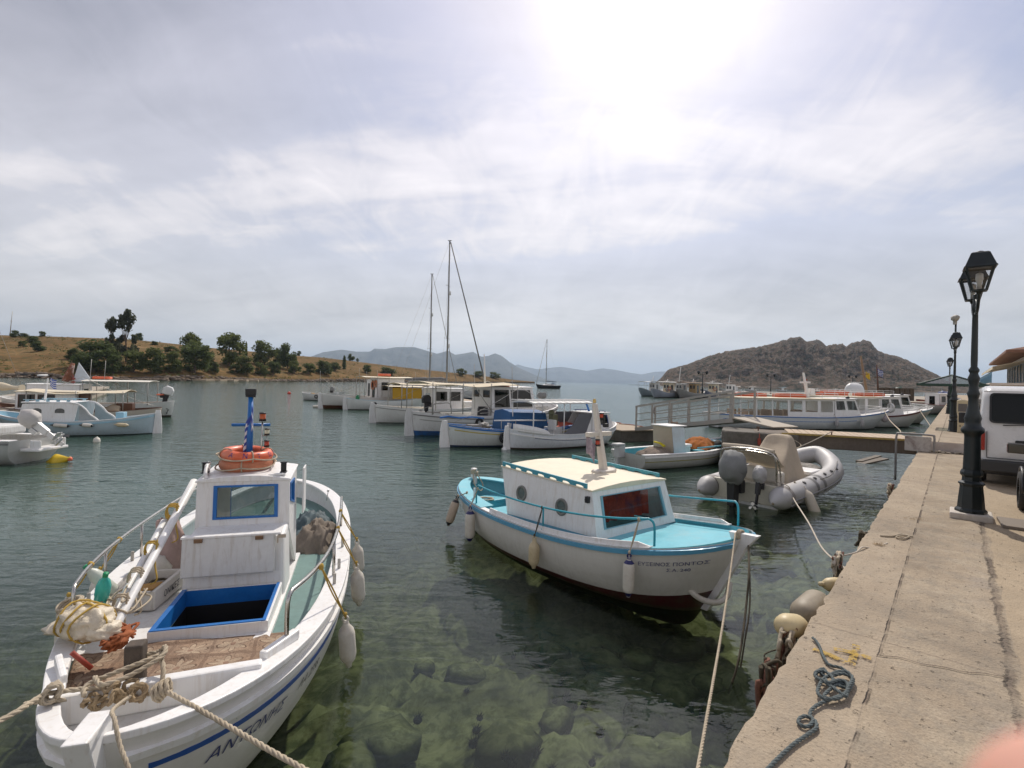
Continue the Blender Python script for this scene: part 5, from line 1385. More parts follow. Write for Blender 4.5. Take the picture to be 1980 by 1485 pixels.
 ring=[LM(2.28,-.60,.92,.9)@Vector((.215*cos(2*pi*i/18),.02,.10+.118*sin(2*pi*i/18)))for i in range(18)];mb.tube(ring,.008,6,closed=True)
 o=mb.build('yellow_string',ROPE_Y);tag(o,'yellow string wound round the dirty white sack','rope',FITS)
 mb=MB()
 for k in range(7):coil(mb,(0,0,k*.013),.10-.004*k,.010,1,seed=k,wob=.35)
 o=mb.build('coiled_line',ROPE,M=LM(1.95,-.80,.96,0,.35,.3));tag(o,'brown coiled line lying between the sack and the turquoise bottle','rope',FITS)
 M_=LM(1.70,-.74,.90,.6,.0,.45)
 bt=thing('plastic_bottle','turquoise plastic bottle wedged beside the white poles','bottle',M=M_,group='bottles')
 mb=MB();mb.lathe([(0,0),(.045,.004),(.05,.02),(.048,.10),(.052,.12),(.052,.2),(.04,.25),(.018,.285),(.018,.30)],18);mb.build('body',surf('turquoise_plastic',(.05,.45,.38),.25,var=.15),bt)
 mb=MB();mb.lathe([(.02,.30),(.02,.33),(0,.332)],12);mb.build('cap',surf('green_cap',(.01,.25,.10),.4),bt)
 bt2=thing('plastic_bottle','clear bottle with green cap behind the turquoise one','bottle',M=LM(1.50,-.72,.93,-.5,.35,.55),group='bottles')
 mb=MB();mb.lathe([(0,0),(.045,.004),(.05,.02),(.048,.12),(.052,.2),(.04,.25),(.018,.285),(.018,.30)],18);mb.build('body',surf('milky_plastic',(.55,.57,.50),.3,var=.08),bt2)
 mb=MB();mb.lathe([(.02,.30),(.02,.33),(0,.332)],12);mb.build('cap',MATS['green_cap'],bt2)
 mb=MB();rnd=random.Random(8)
 for k in range(9):
  pts=[Vector((rnd.uniform(-.14,.14),rnd.uniform(-.08,.08),rnd.uniform(0,.09)))for _ in range(6)];mb.tube(catmull(pts,6),.009,5)
 mb.ball((0,0,.035),(.13,.08,.05),18,wob=.6,seed=3)
 o=mb.build('orange_net',surf('rusty_orange_net',(.30,.09,.03),.9,var=.3,vscale=12),M=LM(2.36,-.36,.88));tag(o,'rusty orange net bundle below the dirty white sack','net',FITS)
 mb=MB();mb.tube([(0,0,0),(.0,.04,.16)],.016,8);o=mb.build('red_stick',surf('dull_red_paint',(.28,.04,.02),.6),M=LM(2.66,-.40,.86,.3,.9));tag(o,'short dull red stick lying inside the left gunwale','stick',FITS)
 # pinkish cloth over a white canister
 mb=MB();n=34;vs=[]
 for i in range(n+1):
  for k in range(n+1):
   a=2*pi*k/n;t=i/n;r=.05+.19*t**.7+.05*noise.noise(Vector((cos(a)*1.6,sin(a)*1.6,t*2+3)))+.018*sin(a*7+t*2)*t
   vs.append((r*cos(a)*.8,r*sin(a)*.95,.62-.62*t**1.25+.03*noise.noise(Vector((cos(a)*3,sin(a)*3,t*4)))))
 mb.add(vs,[(i*(n+1)+k,(i+1)*(n+1)+k,(i+1)*(n+1)+k+1,i*(n+1)+k+1)for i in range(n)for k in range(n)],0,True)
 o=mb.build('draped_cloth',surf('washed_pink_cloth',(.42,.30,.27),.95,var=.14,vscale=4,stain=(.50,.42,.38),stain_amt=.6,bump=.01,bscale=8),M=LM(.42,-.60,.66,.3,.10));tag(o,'washed-out pink cloth draped over a pile beside the wheelhouse','cloth',FITS)
 mb=MB();mb.lathe([(0,0),(.11,.005),(.13,.03),(.135,.22),(.12,.25),(.05,.27),(.05,.30),(0,.30)],22);o=mb.build('white_canister',surf('white_polythene',(.66,.62,.55),.4,var=.06),M=LM(.62,-.80,.70,.4,-.75));tag(o,'white plastic canister lying below the pink cloth','canister',FITS)
 # tarpaulin heaps on the port side deck
 cloth_heap(LM(-1.15,.66,.56,.1),(1.15,.62,.34),'dark blue-green tarpaulin crumpled behind the wheelhouse on the left boat','tarpaulin',surf('blue_green_tarp',(.045,.075,.085),.7,var=.25,vscale=4),5,'tarpaulin',amp=.75,group=FITS)
 cloth_heap(LM(-.62,.76,.56,-.3),(.85,.50,.36),'brownish canvas crumpled against the gunwale of the left boat','tarpaulin',surf('brown_canvas',(.20,.165,.13),.95,var=.15,vscale=4),11,'canvas_heap',amp=.8,group=FITS)
 mb=MB();vs=[];n=16
 for i in range(n+1):
  for k in range(9):
   u=-.35+.38*i/n;vs.append((u,.46+.52*k/8+.03*sin(i*.8),HA.sheer(u)-.155+.018+.02*abs(noise.noise(Vector((u*6,k*.5,2))))+(.05 if i<3 else 0)))
 mb.add(vs,[(i*9+k,(i+1)*9+k,(i+1)*9+k+1,i*9+k+1)for i in range(n)for k in range(8)],0,True)
 # bow ropes: a mass of knots over the beam, lines to the quay
 mb=MB();r=.0145;c=Vector((3.06,-.04,1.04))
 laid(mb,catmull([LP(2.89,.02,0.965),LP(2.95,.10,1.085),LP(3.05,.12,1.075),LP(3.15,.0,1.035),LP(3.21,-.12,1.025),LP(3.11,-.2,1.025)],8),r)
 laid(mb,catmull([LP(2.89,-.12,1.005),LP(2.91,.06,1.035),LP(3.01,.07,1.055),LP(3.09,-.08,1.035),LP(3.15,-.22,1.005),LP(3.23,-.20,0.985)],8),r)
 laid(mb,catmull([LP(3.02,.10,1.065),LP(3.09,.14,1.015),LP(3.15,.15,0.965),LP(3.19,.13,0.895)],8),r)
 o=mb.build('bow_rope',ROPE);tag(o,'thick laid rope looped over the dark bitt of the left boat','rope','bow ropes of the left boat')
 mb=MB();rnd=random.Random(21)
 for k in range(11):
  cx,cy,cz=3.20+rnd.uniform(-.04,.05),-.05+rnd.uniform(-.14,.14),0.955+rnd.uniform(-.03,.05);R=rnd.uniform(.028,.045);e=Euler((rnd.uniform(0,3),rnd.uniform(0,3),rnd.uniform(0,3))).to_matrix()
  pts=[LP(cx,cy,cz)+e@Vector((R*cos(2*pi*i/10),R*sin(2*pi*i/10),.02*sin(4*pi*i/10)))for i in range(11)];laid(mb,pts,.0125)
 o=mb.build('rope_knots',surf('old_brown_rope',(.30,.22,.13),.95,var=.25,vscale=20));tag(o,'clump of old brown rope knots on the bow beam of the left boat','rope','bow ropes of the left boat')
 k1=LP(3.25,.18,0.975);k2=LP(3.21,-.36,1.015)
 mb=MB()
 for s in range(4):ring=[k1+Euler((.5,.6+s*.2,1)).to_matrix()@Vector((.032*cos(2*pi*i/10),.05*sin(2*pi*i/10),s*.022-.03))for i in range(11)];laid(mb,ring,.014)
 laid(mb,catmull([LP(3.19,.1,0.925),k1,k1.lerp(Q(-.9,.12,1.0),.12),k1.lerp(Q(-.9,.12,1.0),.5)+Vector((0,0,-.03)),Q(-.9,.12,1.02)],12),.0138)
 o=mb.build('mooring_rope',ROPE);tag(o,'thick laid mooring rope running from the left boat down to the right','rope','mooring lines')
 mb=MB()
 for s in range(4):ring=[k2+Euler((1.2,.2+s*.2,.4)).to_matrix()@Vector((.032*cos(2*pi*i/10),.05*sin(2*pi*i/10),s*.022-.03))for i in range(11)];laid(mb,ring,.014)
 e=Q(-9,.3,1.02);g=LP(3.49,-.46,1.045)
 laid(mb,catmull([LP(3.15,-.1,0.975),k2,LP(3.37,-.40,1.045),g,g.lerp(e,.10)+Vector((0,0,.0)),g.lerp(e,.5)+Vector((0,0,-.1)),e],10),.0145)
 o=mb.build('mooring_rope',ROPE);tag(o,'thick laid mooring rope leaving the frame at lower left','rope','mooring lines')
 mb=MB();laid(mb,catmull([LP(3.17,-.3,0.945),LP(3.31,-.42,1.025),g+Vector((.03,.03,.01)),g.lerp(e,.12)+Vector((.02,.02,-.03)),g.lerp(e,.5)+Vector((0,0,-.22)),e+Vector((.1,0,0))],10),.013)
 o=mb.build('mooring_rope',ROPE);tag(o,'thinner brownish line hanging just below the thick rope at lower left','rope','mooring lines')
 mb=MB();a=LP(3.21,.02,0.945)
 laid(mb,catmull([a,D(219,1372,2.62),D(222,1392,2.50),D(232,1440,2.44),D(250,1490,2.38),D(262,1560,2.34),D(270,1800,2.30)],8),.0105)
 o=mb.build('mooring_rope',ROPE);tag(o,'brown rope hanging over the left boat bow into the water','rope','mooring lines')
 # fenders on the quay side and the far side
 G='fenders on the left boat'
 for(u,z,hz,L,r,lab,tip)in[(1.95,.70,1.20,.40,.070,'white fender nearest the bow, hanging right of the left boat',None),(.66,.70,1.22,.42,.075,'white fender second from the bow, right side of the left boat',None),(-.10,.74,1.22,.40,.07,'white fender third from the bow, right side of the left boat',None)]:
  y=HA.half(u)+.11;hp=LP(u+.18,HA.half(u)-.09,HA.sheer(u)+.41)
  fender_thing(LP(u,y,z),L,r,lab,G,FENDER,hang=hp,rope=ROPE_Y,tilt=(.08,.03))
 for(u,z,lab)in[(1.55,.92,'fender hanging outside the left rail near the sack'),(.75,.86,'fender hanging outside the left rail near the fish crate')]:
  fender_thing(LP(u,-HA.half(u)*(.93-.30*(u/3)**2)-.08,z),.42,.07,lab,G,FENDER,hang=LP(u+.02,-(HA.half(u)-.09)*(.93-.30*(u/3)**2),HA.sheer(u)+.40),rope=ROPE_Y,tilt=(-.06,0))
left_gear()
# ================================================================ BLUE DECKED BOAT
HB=Hull(5.80,2.16,mid=.66,bow=.98,stern=.80,draft=.42,rake_b=.62,rake_s=.3,p=4.4,q=.46,ps=2.4,ful=2.9,vee=1.15)
MBt=boatM(.99,8.36,.61,-.793,trim=radians(.6))
FB='gear on the blue decked boat'
def BP(u,w,z):return MBt@Vector((u,w,z))
def BMx(u,w,z,rz=0,rx=0,ry=0):return MBt@Matrix.Translation((u,w,z))@Euler((rx,ry,rz)).to_matrix().to_4x4()
def build_blue():
 h=HB
 o=thing('motor_boat','white cabin boat with turquoise deck, cream roof and dark red bottom, centre of the photo','motor boat',M=MBt,group='boats in the harbour')
 hm=hull_mat('blue_boat_hull_paint',(.66,.64,.59),(.075,.012,.016),.10,amt=.2,rough=.36,rise=.0105)
 zd=lambda u:h.sheer(u)-.055
 fl=lambda u:zd(u)if u>-.75 else .28
 h.mesh('hull',hm,AQUA,o,nu=48,nv=14,floor=fl,wall=.03)
 h.deck('foredeck',AQUA,o,-.75,2.86,zd,n=40,camber=.035,t=.02)
 h.deck('cockpit_floor',AQUA,o,-2.8,-.75,lambda u:.28,n=16)
 h.bulkhead('bulkhead',AQUA,o,-.75,.27,.60)
 # rounded turquoise strake under the sheer, white toe rail above, broken at the bow
 h.strip('rubbing_strake',surf('mid_blue_strake',(.105,.335,.50),.35,var=.08),o,-.015,.052,th=.030,n=70)
 h.cap('gunwale',WHITE,o,w=.085,th=.018,u0=-2.89,u1=2.25,inset=.3)
 mb=MB()
 for s in(1,-1):
  n=40;vs=[]
  for i in range(n+1):
   u=-.8+3.05*i/n;y=s*(h.half(u)-.03);z=h.sheer(u);tp=.055*min(1,(n-i)/2.0)
   vs+=[(u,y-s*.03,z),(u,y-s*.02,z+.02+tp),(u,y+s*.004,z+.02+tp),(u,y+s*.014,z)]
  mb.add(vs,[(i*4+k,(i+1)*4+k,(i+1)*4+(k+1)%4,i*4+(k+1)%4)for i in range(n)for k in range(4)]+[(0,1,2,3),(n*4+3,n*4+2,n*4+1,n*4)])
 mb.build('toe_rail',WHITE,o,bevel=.004)
 # aft: wide turquoise coaming, benches
 h.cap('stern_coaming',AQUA,o,w=.26,th=.028,u0=-2.89,u1=-1.05,inset=.05)
 mb=MB();mb.box((-1.42,0,.47),(.42,1.50,.035));mb.box((-1.42,0,.38),(.05,1.4,.16));mb.build('bench',AQUA,o,bevel=.006)
 mb=MB();mb.box((-2.25,0,.50),(.46,1.0,.035));mb.box((-2.05,0,.40),(.03,1.1,.2));mb.build('bench',AQUA,o,bevel=.006)
 mb=MB();mb.box((-.98,-.45,.40),(.36,.7,.24));mb.build('engine_box',AQUA,o,bevel=.01)
 mb=MB();mb.box((-1.05,.52,.48),(.5,.55,.42));mb.build('locker',AQUA,o,bevel=.01)
 # stem head
 mb=MB();poly=[]
 for v in[0,.1,.25,.45,.65,.85]:p=h.pt(h.L2,v);poly.append((p.x,p.z))
 fr=[(x+.085,z)for x,z in poly];fr[0]=(poly[0][0]+.20,poly[0][1]+.075);bk=[(x-.05,z)for x,z in poly];bk[0]=(poly[0][0]-.16,poly[0][1]+.055)
 T=Matrix(((1,0,0,0),(0,0,-1,0),(0,1,0,0),(0,0,0,1)))
 for i in range(len(fr)-1):mb.prism([fr[i],fr[i+1],bk[i+1],bk[i]],-.042,.042,M=T)
 mb.build('stem',WHITE,o,bevel=.008)
 mb=MB();mb.box((-2.82,0,.86),(.10,.10,.32));mb.build('stern_post',WHITE,o,bevel=.01)
 # cabin
 yo=.06
 house(o,-.62,1.34,.86,.80,(.62,.70),1.37,WHITE,CREAM,{'front':[(.11,.885,.20,.87)],'back':[(.25,.75,.02,.80)]},x0t=-.86,x1t=1.18,z1f=1.31,open_back=True,roof_th=.022,over=.02,camber=.05,frame=surf('pale_blue_frame',(.17,.36,.43),.4,var=.06),glass=glass_mat('cabin_glass',(.9,.9,.9),.88),yoff=yo)
 cab=[c for c in o.children if c.name.startswith('cabin')][0]
 # curtain and clutter inside
 mb=MB();vs=[]
 for i in range(31):
  y=-.55+1.15*i/30;vs+=[(1.02+.03*sin(i*1.3),y+yo,.80),(.98+.03*sin(i*1.3+.5),y+yo,1.27)]
 mb.add(vs,[(2*i,2*i+2,2*i+3,2*i+1)for i in range(30)],0,True);mb.build('red_curtain',surf('red_curtain_cloth',(.42,.07,.04),.9,var=.4,vscale=3,stain=(.05,.05,.12),stain_amt=.9),o)
 # side deck's shade painted as a blue strip on the cabin, portholes, side lamp
 mb=MB()
 for s in(1,-1):mb.quad(*[p for p in([(-.62,s*.866+yo,.585),(1.345,s*.866+yo,.66),(1.34,s*.862+yo,.735),(-.62,s*.862+yo,.655)])],th=.0)
 mb.build('cabin_skirt',surf('deck_shade_blue',(.15,.36,.47),.4),o)
 def side_pt(u,z,off=.0):
  f=(z-.64)/.72;return Vector((u,-(.86-.06*f)+yo-off,z))
 gp=surf('dusty_porthole_glass',(.10,.13,.12),.25,var=.2)
 for u,z in((-.30,1.035),(.62,1.0)):
  nrm=Vector((0,-1,.08)).normalized();R=nrm.to_track_quat('Z','Y').to_matrix().to_4x4()
  for sgn in(1,):
   mb=MB();mb.lathe([(.085,.0),(.085,.012),(.10,.016),(.122,.014),(.124,0)],28);pr=mb.build('porthole',surf('porthole_rim_grey',(.20,.20,.18),.5,.3),o);pr.matrix_basis=Matrix.Translation(side_pt(u,z,.001))@R
   mb=MB();mb.lathe([(0,.006),(.086,.006)],28);mb.build('pane',gp,pr)
 mb=MB();mb.box((1.13,-.80+yo-.03,1.20),(.055,.06,.085));mb.tube([(1.13,-.80+yo-.065,1.20),(1.13,-.80+yo-.072,1.20)],.022,10);mb.build('side_lamp',BLACK,o,bevel=.006)
 # scalloped grab boards along the roof
 for s in(1,-1):
  mb=MB();x0,x1=-.84,1.08;zb=1.385;n=5 if s<0 else 5;y=s*.795+yo
  def zr(x):return 1.385-.06*(x-x0)/(x1-x0)
  segs=7;w=(x1-x0)/segs
  for k in range(segs):
   a=x0+k*w;pts=[(a,0)];
   foot=w*.17
   pts=[(a,.0),(a+foot,.0)]
   for q in range(9):
    th=pi*q/8;pts.append((a+foot+(w-2*foot)*(.5-.5*cos(th)),.042*sin(th)**.55))
   pts+=[(a+w-foot,.0),(a+w,.0),(a+w,.075),(a,.075)]
   for(p0,p1)in[(pts[j],pts[j+1])for j in range(1,11)]:
    if p1[0]-p0[0]<1e-6:continue
    vs=[(p0[0],y-.014,zr(p0[0])+p0[1]),(p1[0],y-.014,zr(p1[0])+p1[1]),(p1[0],y-.014,zr(p1[0])+.078),(p0[0],y-.014,zr(p0[0])+.078)]
    vs+=[(a_,b_+.028,c_)for a_,b_,c_ in vs]
    mb.add(vs,[(0,1,2,3),(7,6,5,4),(0,4,5,1),(3,2,6,7)])
   for(b0,b1)in((a,a+foot),(a+w-foot,a+w)):
    vs=[(b0,y-.014,zr(b0)),(b1,y-.014,zr(b1)),(b1,y-.014,zr(b1)+.078),(b0,y-.014,zr(b0)+.078)];vs+=[(a_,b_+.028,c_)for a_,b_,c_ in vs]
    mb.add(vs,[(0,1,2,3),(7,6,5,4),(0,4,5,1),(3,2,6,7),(1,5,6,2),(0,3,7,4)])
  mb.build('grab_rail',surf('grab_rail_blue',(.055,.30,.38),.45,var=.08),o)
  # mast
 M0=surf('cream_mast_paint',(.64,.58,.50),.45,var=.05,stain=(.4,.33,.25),stain_amt=.3)
 m=mast_cross(o,.50,.24,1.37,2.46,M0,lean=-.20,w=.062,cross=.27,zc=.56)
 mb=MB();mb.box((.50,.24,1.41),(.14,.46,.06));mb.build('mast_step',M0,m,bevel=.025)
 RL=MATS['red_lamp_lens']
 nav_lamp(m,(.37,.31,2.26),RL,.038);nav_lamp(m,(.44,.15,1.85),RL,.040)
 mb=MB();mb.box((.46,.31,2.12),(.07,.07,.06));mb.box((.40,.33,2.20),(.03,.04,.18));mb.build('lamp_bracket',BLACK,m,bevel=.006)
 mb=MB();mb.lathe([(.026,0),(.026,.05),(.018,.065),(0,.067)],10,M=Matrix.Translation((.275,.24,2.47)));mb.build('masthead_lamp',surf('brass',(.55,.38,.13),.3,.8),m)
 # turquoise rails
 rail(o,h,-1.30,2.26,.34,-1,AQUA_RAIL,r=.0145,inset=.05,posts=(.52,),name='rail')
 rail(o,h,.2,2.40,.34,1,AQUA_RAIL,r=.0145,inset=.05,posts=(.95,),name='rail')
 h.text('lettering','ΕΥΞΕΙΝΟΣ ΠΟΝΤΟΣ',.064,INK,o,2.13,h.sheer(2.13)-.21,-1,forward=True,xs=1.10,slope=.75)
 h.text('lettering','Σ.Α. 240',.058,INK,o,2.44,h.sheer(2.44)-.30,-1,forward=True,xs=1.10,slope=.6)
 mb=MB();mb.box((-1.62,-.78,.80),(.03,.03,.20));mb.build('thole_pin',WHITE,o,bevel=.004)
 mb=MB();mb.box((-1.5,h.inner(-1.5,.6)-.02,.78),(.05,.03,.2));mb.build('thole_pin',WHITE,o,bevel=.004)
 return o
BLUEB=build_blue()
def blue_gear():
 G='fenders on the turquoise decked boat';NAVYT=surf('navy_fender_tip',(.02,.02,.10),.4)
 h=HB
 fender_thing(BP(-1.95,-h.half(-1.95)-.10,.70),.50,.078,'beige fender with black tips hanging askew near the stern of the turquoise decked boat',G,surf('beige_fender_vinyl',(.50,.40,.30),.5,var=.08,stain=(.3,.22,.14),stain_amt=.5),hang=BP(-1.75,-h.half(-1.8)+.02,.80),tilt=(-.30,-.1),tip=BLACK)
 fender_thing(BP(-1.28,-h.half(-1.28)-.09,.66),.54,.085,'white fender with navy tips below the aft end of the turquoise rail',G,FENDER,hang=BP(-1.28,-h.half(-1.28)+.05,.96),tip=NAVYT)
 fender_thing(BP(.50,-h.half(.50)-.09,.60),.40,.078,'yellowed fender without coloured tips amidships on the turquoise decked boat',G,FENDER_Y,hang=BP(.50,-h.half(.5)+.05,1.0),rope=ROPE_D)
 fender_thing(BP(2.08,-h.half(2.08)-.09,.76),.46,.068,'long white fender with navy tips under the bow rail of the turquoise decked boat',G,FENDER,hang=BP(2.10,-h.half(2.1)+.05,h.sheer(2.1)+.33),rope=ROPE,tip=NAVYT)
 a=BP(3.02,-.12,.12);mb=MB()
 mb.tube(catmull([BP(2.40,-.40,.36),BP(2.52,-.28,.22),BP(2.64,-.12,.17),BP(2.68,.05,.22),BP(2.64,.18,.34)],6),.035,12,rr=None)
 o=mb.build('bow_fender',FENDER);tag(o,'white sausage fender wrapped round the stem at the waterline','fender',G)
 # white life-jacket cloth hanging from the mast
 mb=MB();vs=[];n=20
 a,b=Vector((.42,-.02,1.98)),Vector((.30,.20,1.80))
 flag(BMx(.36,-.02,1.97,radians(60)),.28,.26,'small pale patterned pennant drooping from the crossbar of the cream mast',surf('patterned_pennant',(.36,.30,.34),.9,var=.5,vscale=16),seed=5,droop=.55)
 # coils at the stern
 mb=MB();coil(mb,(0,0,0),.14,.012,4,seed=2);o=mb.build('coiled_rope',ROPE,M=BMx(-2.15,-.15,.52));tag(o,'pale coil of rope on the aft bench of the turquoise decked boat','rope',FB)
 mb=MB()
 for k in range(4):
  mb.tube([BP(-2.80+.05*cos(2*pi*i/16),.06*sin(2*pi*i/16)*1.2,.93-.02*k+.004*i)for i in range(17)],.014,6)
 mb.tube(catmull([BP(-2.76,-.06,.92),BP(-2.6,-.12,.72),BP(-2.56,0,.60),BP(-2.64,.10,.70),BP(-2.76,.05,.88)],8),.013,6)
 o=mb.build('stern_rope',ROPE);tag(o,'rope looped over the stern post of the turquoise decked boat','rope',FB)
 # lines from the bow
 mb=MB();b=BP(2.84,-.06,1.04)
 for k in range(3):mb.tube([BP(2.85+.018*k,.055*cos(2*pi*i/14),1.01+.06*sin(2*pi*i/14))for i in range(14)],.011,6,closed=True)
 e=Q(-.5,.06,1.0)
 laid(mb,catmull([b,b.lerp(e,.25)+Vector((0,0,-.10)),b.lerp(e,.5)+Vector((0,0,-.13)),b.lerp(e,.8)+Vector((0,0,-.06)),e],16),.0095)
 o=mb.build('mooring_rope',ROPE);tag(o,'mooring rope from the turquoise decked boat bow down to the quay','rope','mooring lines')
 mb=MB();s=BP(2.95,.03,.95)
 mb.tube(catmull([s,D(1448,1110,5.55),D(1444,1160,5.4),D(1436,1230,5.1),D(1425,1290,4.9),D(1408,1340,4.9)],8),.011,6)
 mb.tube(catmull([s,D(1450,1115,5.55),D(1449,1180,5.3),D(1440,1240,5.1),D(1432,1290,5.0)],8),.008,6)
 o=mb.build('weedy_rope',ROPE_D);tag(o,'dark weedy rope hanging from the stem of the turquoise decked boat into the water','rope','mooring lines')
blue_gear()
# ================================================================ MOORED BOATS, MIDDLE ROW
BG='boats in the harbour'
ROWHD=(.79,.62)
def at_stern(px,py,hd,L,rs=.3):
 p=P(px,py,0);n=hypot(*hd);hx,hy=hd[0]/n,hd[1]/n
 return boatM(p.x+hx*(L/2-rs),p.y+hy*(L/2-rs),hx,hy)
def sub(M,u,w,z,rz=0,rx=0,ry=0):return M@Matrix.Translation((u,w,z))@Euler((rx,ry,rz)).to_matrix().to_4x4()
OB='outboard engines'
# --- A: white boat with slatted canopy, half wheelhouse
def boat_A():
 h=Hull(5.9,2.1,mid=.58,bow=.95,stern=.82,draft=.4,rake_b=.5,rake_s=.1,ps=3.2,q=.5)
 M=at_stern(995,868,(.82,.57),5.9)
 o=hull_boat('fishing_boat','white boat with flat slatted canopy and tall white rudder, just behind the cream mast',M,h,(.62,.64,.66),(.05,.015,.012),.07,floor=lambda u:.32 if u<.6 else h.sheer(u)-.1,group=BG,deckm=WHITE,capw=.09,rub=(WHITE,-.14,.05))
 h.strip('dark_groove',NAVY,o,-.20,.022,u0=-2.2,u1=2.6)
 rudder(o,h,WHITE,h=1.2,w=.30)
 for s in(1,-1):
  mb=MB();vs=[]
  for i in range(11):
   u=-2.90+1.5*i/10;z=h.sheer(u)+.24*max(0,1-((u+2.55)/1.0)**2)**.5 if abs(u+2.55)<1 else h.sheer(u)
   y=s*h.half(u);vs+=[(u,y,h.sheer(u)-.05),(u,y,z+.02)]
  mb.add(vs,[(2*i,2*i+2,2*i+3,2*i+1)for i in range(10)],0,True);q=mb.build('quarter_board',WHITE,o);m_=q.modifiers.new('s','SOLIDIFY');m_.thickness=.05
  # wheelhouse, raked open back
 mb=MB();y=.72
 for s in(1,-1):
  F,n=wall_open(mb,(2.35,s*y,.75),(.55,s*y,.52),(1.05,s*(y-.07),1.45),(2.05,s*(y-.07),1.40),[(.16,.62,.38,.90)],.03)if s>0 else wall_open(mb,(.55,s*y,.52),(2.35,s*y,.75),(2.05,s*(y-.07),1.40),(1.05,s*(y-.07),1.45),[(.38,.84,.38,.90)],.03)
  if s<0:FF,nn=F,n
  else:FP,np_=F,n
 mb.quad((2.35,-y,.75),(2.35,y,.75),(2.05,y-.07,1.40),(2.05,-y+.07,1.40),th=.03)
 mb.build('wheelhouse',WHITE,o)
 window(o,FF,nn,(.38,.84,.38,.90),NAVY,DGLASS);window(o,FP,np_,(.16,.62,.38,.90),NAVY,DGLASS)
 mb=MB();mb.box((1.55,0,1.45),(1.12,1.42,.05));mb.build('roof',WHITE,o,bevel=.02)
 mb=MB()
 for s in(1,-1):mb.tube([(1.15,s*.62,1.53),(1.9,s*.62,1.52)],.02,6);[mb.tube([(x,s*.62,1.47),(x,s*.62,1.53)],.018,6)for x in(1.2,1.5,1.85)]
 mb.build('grab_rail',NAVY,o)
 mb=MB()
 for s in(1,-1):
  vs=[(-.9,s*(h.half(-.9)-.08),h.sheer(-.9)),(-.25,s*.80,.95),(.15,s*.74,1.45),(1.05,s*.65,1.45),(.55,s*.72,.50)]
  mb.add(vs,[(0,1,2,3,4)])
 q=mb.build('side_screen',[surf('dark_grey_screen',(.13,.13,.14),.6)],o);m_=q.modifiers.new('s','SOLIDIFY');m_.thickness=.03  # side screens in one plain dark grey
 canopy(o,-2.35,1.05,.80,1.92,WHITE,WHITE2,.55,posts=3,th=.05)
 mb=MB();[mb.box((-2.3+.37*i,0,2.0),(.06,1.62,.035))for i in range(10)];mb.build('canopy_slats',WHITE2,o)
 mb=MB();mb.box((-.55,.1,.58),(.5,.7,.5));mb.box((-.85,-.2,.95),(.10,.5,.45));mb.build('helm_seat',WHITE2,o,bevel=.03)
 mb=MB();mb.box((-.35,.35,1.1),(.3,.3,.5));mb.lathe([(0,1.35),(.13,1.36),(.15,1.44),(.10,1.55),(0,1.57)],12,M=Matrix.Translation((-.5,.3,0)));mb.build('net_hauler',surf('olive_machine',(.18,.18,.10),.5),o,bevel=.02)
 mb=MB();mb.tube([(1.6,.15,1.47),(1.35,.15,2.0)],.045,8,rr=[.055,.03]);mb.tube([(1.38,-.05,1.9),(1.38,.35,1.9)],.02,6);mb.build('mast',BLUE,o)
 mb=MB();[mb.lathe([(0,.0),(.10,.01),(.13,.09),(.10,.16),(0,.17)],14,M=sub(Matrix(),-3.10,0,-.02)@Matrix.Rotation(pi/2,4,'Y')@Matrix.Translation((0,0,-.15)))];mb.build('rudder_foot',WHITE,o)
 return M
MAb=boat_A()
